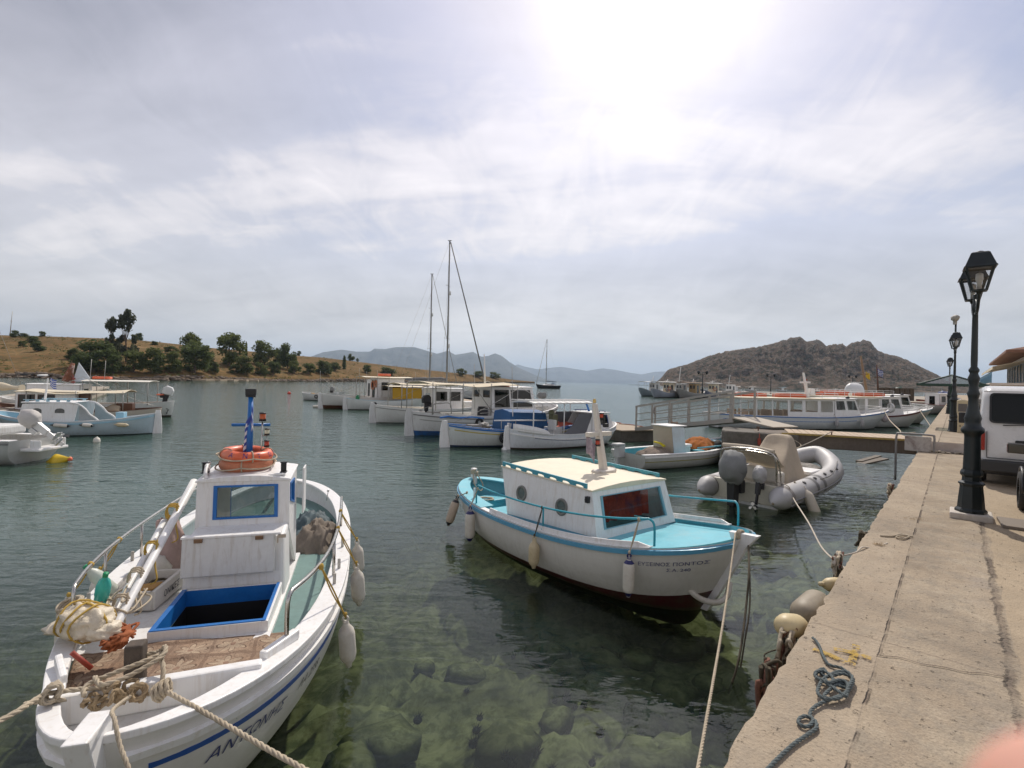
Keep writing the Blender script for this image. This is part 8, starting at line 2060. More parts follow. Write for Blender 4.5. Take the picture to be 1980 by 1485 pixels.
rope_thing(catmull([M1@Vector((6.2,-.3,1.3)),D(1720,812,28),D(1738,830,19),D(1745,838,17.6),D(1770,836,17.4)],8),.02,'brownish mooring rope from the blue striped passenger boat to the footbridge',ROPE)
rope_thing(catmull([M2@Vector((4.7,-.2,1.3)),D(1800,825,26),D(1812,838,22),Q(24,.1,1.3)],8),.02,'mooring rope from the maroon banded passenger boat to the quay',ROPE)
# wooden masts with flags standing among them
for(b,tp,r,lab,mt)in[((1683,768,42),(1664,688,42),.10,'leaning brown wooden mast with yellow pennant among the passenger boats',WOOD),((1700,760,50),(1695,705,50),.08,'dark upright mast with a small striped flag among the passenger boats',DWOOD)]:
 mb=MB();a,c=D(*b),D(*tp);a.z=1.2 if False else a.z;mb.tube([a-Vector((0,0,1.2)),c],r,8,rr=[r*1.2,r*.7]);p=a.lerp(c,.55);mb.tube([p-Vector((.35,0,0)),p+Vector((.35,0,.05))],.04,6);q=mb.build('wooden_mast',mt);tag(q,lab,'mast')
flag(Matrix.Translation(D(1674,718,42)),.6,.45,'yellow pennant on the leaning wooden mast',surf('yellow_flag_cloth',(.60,.42,.04),.8),seed=3,droop=.45)
flag(Matrix.Translation(D(1697,713,50)),.7,.6,'small striped flag on the dark upright mast',seed=7,droop=.35)
# boats moored on the far mole, end on to us
for i,(px,py,L,lab,col,aw)in enumerate([(1238,766,8.0,'leftmost fishing boat of the far cluster, dark hull and flat canopy',(.20,.24,.27),True),(1264,769,8.6,'second fishing boat of the far cluster, blue-grey hull',(.27,.29,.34),True),(1290,769,8.0,'third fishing boat of the far cluster, mostly hidden between two others',(.25,.24,.24),False),(1316,770,9.0,'fishing boat with ochre wheelhouse in the far cluster',(.26,.25,.24),True),(1356,769,8.0,'fishing boat with white canopy, right of the ochre wheelhouse',(.16,.17,.24),True),(1392,768,7.5,'dark fishing boat at the right end of the far cluster',(.12,.12,.14),False)]):
 h=Hull(L,L*.33,mid=1.0,bow=1.9,stern=1.5,draft=.5,rake_b=.8,rake_s=.4);p=P(px,py,0);M=boatM(p.x+3.2,p.y+3.2,-.78,-.62)
 o=hull_boat('fishing_boat',lab,M,h,col,(.06,.03,.03),.12,floor=lambda u:.7,group='fishing boats in the far cluster',deckm=WOOD,detail=18,capm=WHITE2)
 cm=surf('ochre_wheelhouse',(.42,.30,.15),.6)if i in(3,)else CREAM if i in(1,4)else WHITE2
 house(o,-2.2,-.4,.8,.75,.7,3.0,cm,WHITE2,{'front':[(.1,.45,.55,.85),(.55,.9,.55,.85)],'star':[(.3,.7,.1,.85)],'port':[(.3,.7,.1,.85)]},glass=BLIND)
 if aw:canopy(o,-L*.40,L*.40,L*.14,3.25,GALV,WHITE2 if i!=3 else WOOD,1.0,posts=4,th=.06)
 mb=MB();mb.tube([(-.3,0,3.0),(-.9,0,3.0+[1.6,.8,3.5,1.0,.8,2.4][i])],.09,6,rr=[.12,.05]);mb.box((-.7,0,3.6),(.1,1.1,.08));mb.build('mast',WHITE2,o)
 if i in(1,4):
  q=ring_thing(sub(M,-.3,.9,1.9,0,0,pi/2),['','orange lifebuoy on the second boat of the far cluster','','','orange lifebuoy on the white canopied boat of the far cluster'][i],ORANGE2,.34,.08)
for i,(px,lab,c)in enumerate([(1432,'small white boat with canopy behind the gangway rail',WHITE),(1462,'small pale boat on the mole behind the first passenger boat roof',WHITE2),(1520,'grey dinghy on the mole under the middle double lamp',LBLUE),(1585,'dark boat with green canopy behind the passenger boats',GREENP),(1620,'boat with cream awning behind the orange life floats',CREAM)]):
 M,o,h=boat_small(px,758,(-.9,-.4),7.5,lab,(.45,.46,.47),(.05,.04,.04),.1,mid=.9,rud=False,group='small boats along the far mole',aw=(-2.5,2.5,2.5,c),cabin=dict(x=(-1,.8),y=.7,z=2.1))
 # ================================================================ FAR QUAY END
def far_quay():
 mb=MB();mb.box((97,104,-.2),(92,64,2.6));struct(mb.build('far_quay',CONC,bevel=.05))
 z0=1.1
 mb=MB();[mb.box((54.5+i*1.15,76.5+.5*i,z0+.95),(.95,.3,1.9),rz=.4)for i in range(7)];q=mb.build('brown_fence',surf('dark_brown_hedge_screen',(.075,.055,.035),.9,var=.5,vscale=1.5,bump=.1,bscale=3));tag(q,'dark brown slatted screen on the far quay','screen')
 for(px,Y,w,hgt,c,lab)in[(1828,78,1.0,1.6,NAVY,'blue wrapped heap on the far quay right of the brown screen'),(1708,92,1.3,1.5,DGREY,'dark heap of gear on the far quay below the upright mast'),(1735,88,1.4,1.9,GREENP,'dark shrub-like heap left of the brown screen')]:
  p=D(px,760,Y);mb=MB();mb.ball((p.x,Y,z0+hgt*.4),(w,w,hgt*.6),12,wob=.6,seed=px);q=mb.build('gear_heap',c);tag(q,lab,'gear heap')
 t=thing('upturned_boat','white upturned boat hull on the far quay near the leaning mast','boat',M=Matrix.Translation(D(1652,750,70))@Matrix.Rotation(.3,4,'Z'),group='boats in the harbour')
 mb=MB();vs=[];n=12
 for k in range(n+1):
  u=k/n*2-1;b=.9*sqrt(max(0,1-u*u))
  for j in range(9):a=pi*j/8;vs.append((u*1.5,b*cos(a),1.5*sin(a)*(1-.4*abs(u)**3)-.8))
 mb.add(vs,[(k*9+j,(k+1)*9+j,(k+1)*9+j+1,k*9+j+1)for k in range(n)for j in range(8)],0,True);mb.build('hull',WHITE,t);mb=MB();mb.tube([(-1.4,0,.75),(1.4,0,.75)],.04,5);mb.build('keel',WHITE2,t)
far_quay()
# ================================================================ STREET LAMPS
def lantern(parent,c,s=1.0):
 """hexagonal-ish four sided lantern hanging above its cup, c = bottom centre"""
 mb=MB();x,y,z=c
 def sq(r,zz):return[(x-r*s,y-r*s,z+zz*s),(x+r*s,y-r*s,z+zz*s),(x+r*s,y+r*s,z+zz*s),(x-r*s,y+r*s,z+zz*s)]
 b,t=sq(.085,.06),sq(.165,.42)
 f=MB()
 for i in range(4):f.sweep([b[i],t[i]],[(-.011*s,-.011*s),(.011*s,-.011*s),(.011*s,.011*s),(-.011*s,.011*s)])
 for q in(b,t):
  for i in range(4):f.sweep([q[i],q[(i+1)%4]],[(-.012*s,-.012*s),(.012*s,-.012*s),(.012*s,.012*s),(-.012*s,.012*s)])
 f.lathe([(0,0),(.03*s,0),(.035*s,.03*s),(.10*s,.055*s),(.11*s,.07*s)],12,M=Matrix.Translation(c))
 l=f.build('lantern',GREEN_IRON,parent)
 r1,r2,r3,r4=sq(.205,.425),sq(.185,.455),sq(.115,.655),sq(.095,.67)
 rf=MB();rf.add(r1+r2+r3+r4,[(3,2,1,0)]+[(a*4+i,a*4+(i+1)%4,(a+1)*4+(i+1)%4,(a+1)*4+i)for a in range(3)for i in range(4)]+[(12,13,14,15)])
 rf.lathe([(.06*s,.67*s),(.05*s,.69*s),(.02*s,.70*s),(0,.705*s)],10,M=Matrix.Translation(c))
 rf.build('lantern_roof',GREEN_IRON,l,bevel=.004)
 g=MB();bi,ti=[tuple(p)for p in sq(.080,.07)],[tuple(p)for p in sq(.158,.41)]
 for i in range(4):g.add([bi[i],bi[(i+1)%4],ti[(i+1)%4],ti[i]],[(0,1,2,3)])
 g.build('glass_panes',glass_mat('lantern_glass',(.9,.9,.9),.9),l,fix=False)
 bl=MB();bl.lathe([(0,.07*s),(.03*s,.08*s),(.03*s,.18*s),(.05*s,.24*s),(.045*s,.33*s),(0,.36*s)],12,M=Matrix.Translation(c));bl.build('bulb_holder',surf('milky_bulb',(.55,.53,.48),.3),l)
 return l
def street_lamp(pos,label,s=.84,group='street lamps'):
 o=thing('street_lamp',label,'street lamp',loc=pos,rz=atan2(QE.y,QE.x)+radians(3),group=group)
 n=8
 mb=MB();prof=[(.0,.0),(.205,.0),(.205,.03),(.175,.06),(.160,.22),(.145,.36),(.150,.385),(.168,.395),(.168,.415),(.125,.44),(.118,.50),(.145,.53),(.145,.56),(.128,.60)]
 mb.lathe([(r*.88,z)for r,z in prof],8,smooth=False);mb.build('pedestal',GREEN_IRON,o,bevel=.006)
 mb=MB();mb.lathe([(r_*.84,z_)for r_,z_ in[(.120,.58),(.112,.80),(.108,1.05),(.112,1.10),(.150,1.13),(.158,1.16),(.150,1.19),(.115,1.22),(.105,1.28),(.118,1.33),(.095,1.40),(.072,1.50),(.066,1.60),(.075,1.64),(.088,1.68),(.070,1.72),(.060,1.80),(.075,1.86),(.082,1.90),(.060,1.95),(.055,1.97),(.072,2.0),(.072,2.02),(.045,2.06),(.047,2.15),(.042,2.6),(.038,2.86),(.05,2.88),(.05,2.93),(.036,2.96),(.034,3.05),(.045,3.08),(0,3.10)]],16);mb.build('column',GREEN_IRON,o)
 for q in range(2):
  sx=-1 if q==0 else 1
  mb=MB();mb.tube(catmull([(0,0,2.82),(sx*.16,0,2.80),(sx*.34,0,2.86),(sx*.45,0,3.0),(sx*.47,0,3.08)],6),.018,8);mb.tube(catmull([(0,0,3.02),(sx*.12,0,2.98),(sx*.20,0,2.88),(sx*.12,0,2.86),(sx*.10,0,2.92)],5),.012,6);mb.build('arm',GREEN_IRON,o)
  lantern(o,(sx*.47,0,3.02),s)
 return o
lp=Q(7.36,1.02,1.0)
street_lamp((lp.x,lp.y,1.085),'tall dark green twin street lamp in the right foreground')
mb=MB();mb.box((0,0,.04),(.46,.46,.09));q=mb.build('lamp_plinth',surf('whitewashed_plinth',(.52,.47,.41),.85,var=.08,bump=.006,stain=(.3,.22,.16),stain_amt=.5),M=Matrix.Translation(lp)@Matrix.Rotation(atan2(QE.y,QE.x),4,'Z'),bevel=.015);tag(q,'whitewashed square plinth under the foreground street lamp','plinth')
mb=MB();mb.box((0,0,.02),(.62,.42,.045));q=mb.build('drain_cover',surf('slate_slab',(.20,.165,.13),.8,var=.1),M=Matrix.Translation(Q(7.25,1.52,1.0))@Matrix.Rotation(atan2(QE.y,QE.x)+.05,4,'Z'),bevel=.01);tag(q,'flat brown slab on the road right of the lamp plinth','slab')
l2=street_lamp(tuple(Q(22.4,.78,1.3)),'middle twin street lamp beside the green shelter, topped by a short pole')
mb=MB();b=Q(22.4,.78,1.3);mb.tube([b+Vector((0,0,3.0)),b+Vector((0,0,4.05))],.03,6);q=mb.build('pole_extension',GREEN_IRON);tag(q,'thin pole rising above the middle street lamp','pole')
mb=MB();mb.ball((0,0,0),(.10,.16,.12),12,wob=.2);mb.box((0,0,-.14),(.07,.1,.18));q=mb.build('camera_housing',surf('grey_beige_housing',(.30,.28,.24),.6),M=Matrix.Translation(b+Vector((-.03,0,4.15))));tag(q,'grey housing on top of the thin pole above the middle street lamp','camera')
l3=street_lamp(tuple(Q(41,.5,1.3)),'farthest street lamp of the quay, seen small behind the shelter post')
for px,Y,top,lab in[(1358,106,722,'left twin lamp on the far mole'),(1490,122,727,'middle twin lamp on the far mole'),(1648,126,729,'right twin lamp on the far mole')]:
 p=D(px,760,Y);z=D(px,top,Y).z
 o=thing('mole_lamp',lab,'street lamp',loc=(p.x,Y,1.05),group='twin lamps on the far mole');Hh=z-1.05
 mb=MB();mb.tube([(0,0,0),(0,0,Hh*.35),(0,0,Hh)],.1,8,rr=[.20,.10,.08]);mb.build('column',GREEN_IRON,o)
 mb=MB();mb.tube([(-.8,0,Hh-.1),(0,0,Hh-.35),(.8,0,Hh-.1)],.05,6);mb.build('arm',GREEN_IRON,o)
 for s in(-1,1):mb=MB();mb.lathe([(.12,-.05),(.30,.35),(.36,.38),(.14,.68),(0,.72)],6,smooth=False,M=Matrix.Translation((s*.85,0,Hh-.15)));mb.build('lantern',GREEN_IRON,o)
 # ================================================================ SHELTER, PEDESTAL
def shelter():
 c=Q(24.8,.70,1.3);M=Matrix.Translation(c)@Matrix.Rotation(atan2(QE.y,QE.x),4,'Z')
 o=thing('shelter','dark green steel shelter with low pyramid roof frame on the quay','shelter',M=M)
 a=1.05;zb,zt=1.72,2.12
 mb=MB();cs=[(-a,-a,zb),(a,-a,zb),(a,a,zb),(-a,a,zb)]
 for i in range(4):mb.sweep([cs[i],cs[(i+1)%4]],[(-.03,-.045),(.03,-.045),(.03,.045),(-.03,.045)]);mb.sweep([cs[i],(0,0,zt)],[(-.025,-.03),(.025,-.03),(.025,.03),(-.025,.03)])
 mb.sweep([(-a,0,zb),(0,0,zt),(a,0,zb)],[(-.02,-.02),(.02,-.02),(.02,.02),(-.02,.02)])
 mb.build('roof_frame',GREENP,o)
 mb=MB()
 for i in range(4):mb.add([cs[i],cs[(i+1)%4],(0,0,zt+.01)],[(0,1,2)])
 q=mb.build('roof_panels',glass_mat('green_tinted_panel',(.35,.45,.4),.8,.2),o)
 for x in(-.18,.16):mb=MB();mb.box((x,0,zb/2),(.11,.11,zb));mb.build('post',GREENP,o,bevel=.01)
 mb=MB();mb.box((0,0,1.05),(.30,.05,.75));mb.build('notice_board',GREENP,o)
 p=Q(22.0,1.02,1.3)
 o=thing('service_pedestal','cream power pedestal with dark meter panel between lamp and van','service pedestal',M=Matrix.Translation(p)@Matrix.Rotation(atan2(-p.y,-p.x),4,'Z'))
 CP=surf('cream_pedestal',(.48,.40,.25),.55,var=.07,stain=(.3,.22,.14),stain_amt=.4)
 mb=MB();mb.box((0,0,.34),(.24,.27,.68));mb.build('body',CP,o,bevel=.015);mb=MB();mb.box((0,0,.93),(.28,.32,.50));mb.build('head',CP,o,bevel=.05)
 mb=MB();mb.box((.145,0,.90),(.012,.24,.28));mb.build('meter_panel',surf('smoked_panel',(.10,.09,.085),.3),o)
 for y in(-.06,.06):
  for z in(.25,.52):mb=MB();mb.lathe([(0,0),(.022,0),(.02,.02),(0,.022)],10,M=Matrix.Translation((.12,y,z))@Matrix.Rotation(pi/2,4,'Y'));mb.build('socket',BLACK,o)
shelter()
# ================================================================ VEHICLES
def rrect(w,z0,z1,r,tum=0.0,n=4):
 """rounded rectangle section in y,z"""
 pts=[]
 for cx,cz,a0 in((w-r,z0+r,-pi/2),(w-r-tum,z1-r,0),(-(w-r-tum),z1-r,pi/2),(-(w-r),z0+r,pi)):
  for i in range(n+1):a=a0+pi/2*i/n;pts.append((cx+r*cos(a),cz+r*sin(a)))
 return pts
def wheel(parent,c,R=.32,w=.2,rim=STEEL,name='wheel'):
 M=Matrix.Translation(c)@Matrix.Rotation(pi/2,4,'X')
 mb=MB();mb.lathe([(R*.62,-w/2),(R*.92,-w/2),(R,-w*.3),(R,w*.3),(R*.92,w/2),(R*.62,w/2)],32,M=M);o=mb.build(name,RUBBER,parent)
 mb=MB();mb.lathe([(0,w*.34),(R*.15,w*.36),(R*.2,w*.25),(R*.55,w*.30),(R*.63,w*.46),(R*.63,-w*.46),(R*.5,-w*.3),(0,-w*.3)],32,M=M)
 for i in range(7):
  a=2*pi*i/7
  for sg in(1,-1):mb.box((R*.38*cos(a),R*.38*sin(a),sg*w*.33),(R*.42,R*.13,.03),M=M@Matrix(),rz=0)if False else mb.add([(R*.15*cos(a-.25),R*.15*sin(a-.25),sg*w*.37),(R*.15*cos(a+.25),R*.15*sin(a+.25),sg*w*.37),(R*.6*cos(a+.12),R*.6*sin(a+.12),sg*w*.42),(R*.6*cos(a-.12),R*.6*sin(a-.12),sg*w*.42)],[(0,1,2,3)],0,False,M)
 mb.build('rim',rim,o);return o
def van():
 M=QM@Matrix.Translation((10.9,-1.14-.85,1.0))
 o=thing('van','white van parked along the quay, its rear window facing us','van',M=M)
 VW=surf('white_car_paint',(.62,.61,.60),.28,var=.03,stain=(.5,.45,.38),stain_amt=.2,coat=.4)
 st=[(0.0,.80,.34,1.55,.10,.10),(.02,.83,.32,1.72,.12,.10),(.10,.85,.30,1.84,.14,.09),(.5,.86,.28,1.90,.14,.09),(1.5,.86,.28,1.92,.14,.09),(3.2,.86,.28,1.90,.14,.09),(3.75,.86,.28,1.55,.12,.11),(4.15,.84,.30,1.05,.12,.06),(4.35,.80,.34,.86,.10,.04),(4.40,.74,.40,.78,.08,.03)]
 mb=MB();vs=[];m=20
 for x,w,z0,z1,r,tum in st:
  vs+=[(x-(.16*max(0,(z-1.0))/.9 if False else 0)+(.10*max(0,z-1.05)if x<.3 else 0),y,z)for y,z in rrect(w,z0,z1,r,tum)]
 k=len(st);fs=[(i*m+j,i*m+(j+1)%m,(i+1)*m+(j+1)%m,(i+1)*m+j)for i in range(k-1)for j in range(m)]+[tuple(range(m))[::-1],tuple((k-1)*m+j for j in range(m))]
 mb.add(vs,fs,0,True);b=mb.build('body',VW,o,fix=True)
 G=surf('dark_tinted_glass',(.008,.010,.011),.08,var=.05,spec=.22)
 def rp(cs,r,mat,name,th=.01,par=o):
 # rounded panel on the rear plane: y,z centre and size
  yc,zc,w,hh=cs;pts=[(yc+a,zc+c_)for a,c_ in[(p[0],p[1])for p in rrect(w/2,-hh/2,hh/2,r)]]
  vs=[(-.012+.10*max(0,z-1.05)-.004,y,z)for y,z in pts]+[(.03,y,z)for y,z in pts];n=len(pts)
  mb=MB();mb.add(vs,[tuple(range(n))]+[(i,n+i,n+(i+1)%n,(i+1)%n)for i in range(n)]);return mb.build(name,mat,par)
 rp((0,1.49,1.34,.57),.07,BLACK,'window_seal');q=rp((0,1.49,1.28,.51),.06,G,'rear_window');q.location.x=-.006
 rp((0,.80,.62,.20),.02,BLACK,'plate_recess');q=rp((0,.79,.50,.11),.01,surf('plate_white',(.5,.5,.48),.5),'number_plate');q.location.x=-.006
 vs,f_=text_mesh('ΥΝ',.095);mb=MB();mb.add([(-.024,.20-x,.757+y)for x,y,_ in vs],f_);mb.build('plate_lettering',surf('plate_dark_blue',(.03,.03,.10),.5),q,fix=False)
 mb=MB();[mb.box((-.012+.10*max(0,z-1.05),y,z),(.012,w_,h_))for y,z,w_,h_ in((0,.545,1.40,.010),(-.70,.80,.010,.50),(.70,.80,.010,.50))];mb.build('door_seam',BLACK,o)
 mb=MB();mb.tube([(-.02,.02,1.14),(-.01,.10,1.20),(.0,.48,1.17)],.009,6);mb.build('wiper',BLACK,o)
 mb=MB();mb.box((-.02,0,.40),(.16,1.62,.22));mb.build('rear_bumper',surf('dark_bumper',(.035,.035,.035),.6),o,bevel=.03)
 for s in(1,-1):
  mb=MB();mb.box((-.005,s*.78,.86),(.06,.11,.36));mb.build('tail_light',surf('tail_red',(.30,.02,.01),.25),o,bevel=.015)
  mb=MB();mb.quad(*[(x,s*(.845-.10*(z-1.12)/.6),z)for x,z in((3.3,1.10),(2.3,1.10),(2.3,1.62),(3.1,1.62))],th=.0);mb.quad(*[(x,s*(.865-.10*(z-1.12)/.6),z)for x,z in((2.2,1.12),(.5,1.12),(.55,1.64),(2.2,1.66))],th=.0);mb.build('side_window',G,o,fix=False)
  mb=MB();mb.box((3.35,s*1.0,1.15),(.10,.20,.26));mb.tube([(3.35,s*.84,1.1),(3.35,s*.95,1.12)],.03,6);mb.build('wing_mirror',BLACK,o,bevel=.03)
  for x in(.75,3.5):wheel(o,(x,s*.77,.31),.31,.2)
  for x in(.75,3.5):mb=MB();mb.tube([(x+.37*cos(a),s*.862,.31+.37*sin(a))for a in[pi*i/12 for i in range(13)]],.02,6);mb.build('wheel_arch',BLACK,o)
 mb=MB();mb.box((2.1,0,.26),(3.6,1.4,.12));mb.build('underbody',BLACK,o)
 mb=MB();mb.box((.0,0,1.80),(.05,1.5,.03));mb.build('roof_gutter',VW,o)
van()
def car():
 M=QM@Matrix.Translation((8.85+.55,-1.62-.86,1.0))@Matrix.Rotation(pi,4,'Z')
 o=thing('car','dark olive-grey car cut off at the right edge, front wheel and mirror visible','car',M=M)
 CP=surf('dark_metallic_car_paint',(.065,.060,.050),.25,.5,var=.05,coat=.6)
 st=[(0.0,.62,.36,.60,.10,.02),(.08,.76,.26,.70,.12,.03),(.35,.84,.22,.80,.14,.05),(.9,.87,.20,.90,.14,.08),(1.2,.87,.20,.94,.12,.10),(1.45,.87,.20,1.14,.13,.17),(1.75,.87,.20,1.33,.14,.25),(2.05,.87,.20,1.41,.14,.26),(2.4,.87,.20,1.44,.14,.26),(3.3,.87,.20,1.40,.14,.26),(3.9,.85,.22,1.10,.14,.16),(4.1,.80,.26,.90,.12,.08),(4.18,.70,.34,.80,.10,.04)]
 mb=MB();vs=[];m=20
 for x,w,z0,z1,r,tum in st:vs+=[(x,y,z)for y,z in rrect(w,z0,z1,r,tum)]
 k=len(st);fs=[(i*m+j,i*m+(j+1)%m,(i+1)*m+(j+1)%m,(i+1)*m+j)for i in range(k-1)for j in range(m)]+[tuple(range(m))[::-1],tuple((k-1)*m+j for j in range(m))]
 mb.add(vs,fs,0,True);mb.build('body',CP,o)
 G=MATS['dark_tinted_glass']
 for s in(1,-1):
  for x in(.78,3.35):
   wheel(o,(x,s*.80,.30),.30,.2)
   mb=MB();mb.tube([(x+.35*cos(a),s*.868,.30+.35*sin(a))for a in[pi*i/12 for i in range(13)]],.022,6);mb.build('wheel_arch',BLACK,o)
  mb=MB();mb.quad(*[(x,s*(.885-.24*max(0,z-.9)/.5),z)for x,z in((1.5,.98),(3.3,1.0),(3.1,1.30),(1.95,1.30))],th=0);mb.build('side_window',G,o,fix=False)
  mb=MB();mb.box((1.62,s*.98,1.0),(.12,.20,.14));mb.tube([(1.62,s*.84,.96),(1.62,s*.93,.98)],.025,6);mb.build('wing_mirror',CP,o,bevel=.03)
  mb=MB();mb.ball((.62,s*.872,.62),(.035,.012,.018),10);mb.build('side_repeater',surf('orange_red_lens',(.45,.06,.02),.2),o)
  if s>0:mb=MB();mb.quad((1.27,-.62,1.0),(1.27,.62,1.0),(1.86,.56,1.385),(1.86,-.56,1.385),th=0);mb.quad((3.92,-.60,1.12),(3.92,.60,1.12),(3.42,.56,1.40),(3.42,-.56,1.40),th=0);mb.build('windscreen',G,o,fix=False)
  mb=MB();mb.ball((.12,s*.60,.60),(.12,.14,.07),12);mb.build('headlight',STEEL,o)
car()
# ================================================================ HARBOUR BUILDING
def building():
 w,dp=24.0,14.0;M=Matrix.Translation((52.6,55.0,1.0))@Matrix.Rotation(atan2(-QE.y,-QE.x),4,'Z')@Matrix.Diagonal((1,1,.86,1))
 o=thing('building','white two-storey harbour building with tiled eaves and cream awnings at the right edge','building',M=M)
 WL=surf('white_render',(.62,.55,.48),.9,var=.06,vscale=.5,bump=.01)
 mb=MB();F,n=wall_open(mb,(0,0,0),(w,0,0),(w,0,5.6),(0,0,5.6),[(.03+.12*i,.11+.12*i,.55,.85)for i in range(8)]+[(.03+.12*i,.11+.12*i,.05,.38)for i in range(8)],.3)
 mb.add([(0,0,0),(0,dp,0),(0,dp,5.6),(0,0,5.6),(w,0,0),(w,dp,0),(w,dp,5.6),(w,0,5.6)],[(1,0,3,2),(4,5,6,7),(1,5,6,2)])
 mb.build('wall',WL,o)
 for i in range(8):
  for z in((.55,.85),(.05,.38)):window(o,F,n,(.03+.12*i,.11+.12*i,*z),surf('blue_shutter_frame',(.10,.25,.38),.5),BLIND,fw=.06)
 mb=MB();mb.add([(-.9,-1.4,5.4),(w+1,-1.4,5.4),(w+1,dp+1,5.4),(-.9,dp+1,5.4),(3,dp/2,7.8),(w-3,dp/2,7.8),(-.9,-1.4,5.6),(w+1,-1.4,5.6),(w+1,dp+1,5.6),(-.9,dp+1,5.6)],[(0,1,2,3),(6,7,5,4),(7,8,5),(8,9,4,5),(9,6,4),(0,1,7,6),(1,2,8,7),(2,3,9,8),(3,0,6,9)])
 mb.build('roof',surf('clay_tiles',(.20,.10,.065),.85,var=.3,vscale=4,bump=.05,bscale=6),o)
 for i in range(4):
  mb=MB();mb.add([(.6+5.6*i,-.05,4.9),(5.8+5.6*i,-.05,4.9),(5.8+5.6*i,-2.0,4.3),(.6+5.6*i,-2.0,4.3),(.6+5.6*i,-2.02,4.05),(5.8+5.6*i,-2.02,4.05)],[(0,1,2,3),(3,2,5,4)]);q=mb.build('awning',AWNING,o);s_=q.modifiers.new('s','SOLIDIFY');s_.thickness=.03
 mb=MB();mb.box((w/2,-1.1,2.75),(w+.4,2.2,.18));mb.build('balcony',WL,o)
 mb=MB();mb.tube([(-.1,-2.1,3.75),(w+.1,-2.1,3.75)],.04,6);[mb.tube([(i*.5,-2.1,2.8),(i*.5,-2.1,3.75)],.02,5)for i in range(49)];mb.build('balcony_rail',surf('blue_railing',(.12,.25,.36),.5),o)
 mb=MB();mb.tube([(1.2,2,5.6),(1.2,2,9.2)],.05,5);mb.tube([(2.0,2,5.6),(2.0,2,8.6)],.05,5);mb.tube([(.6,2,8.9),(1.8,2,8.9)],.03,5);mb.build('roof_aerial',GALV,o)
building()
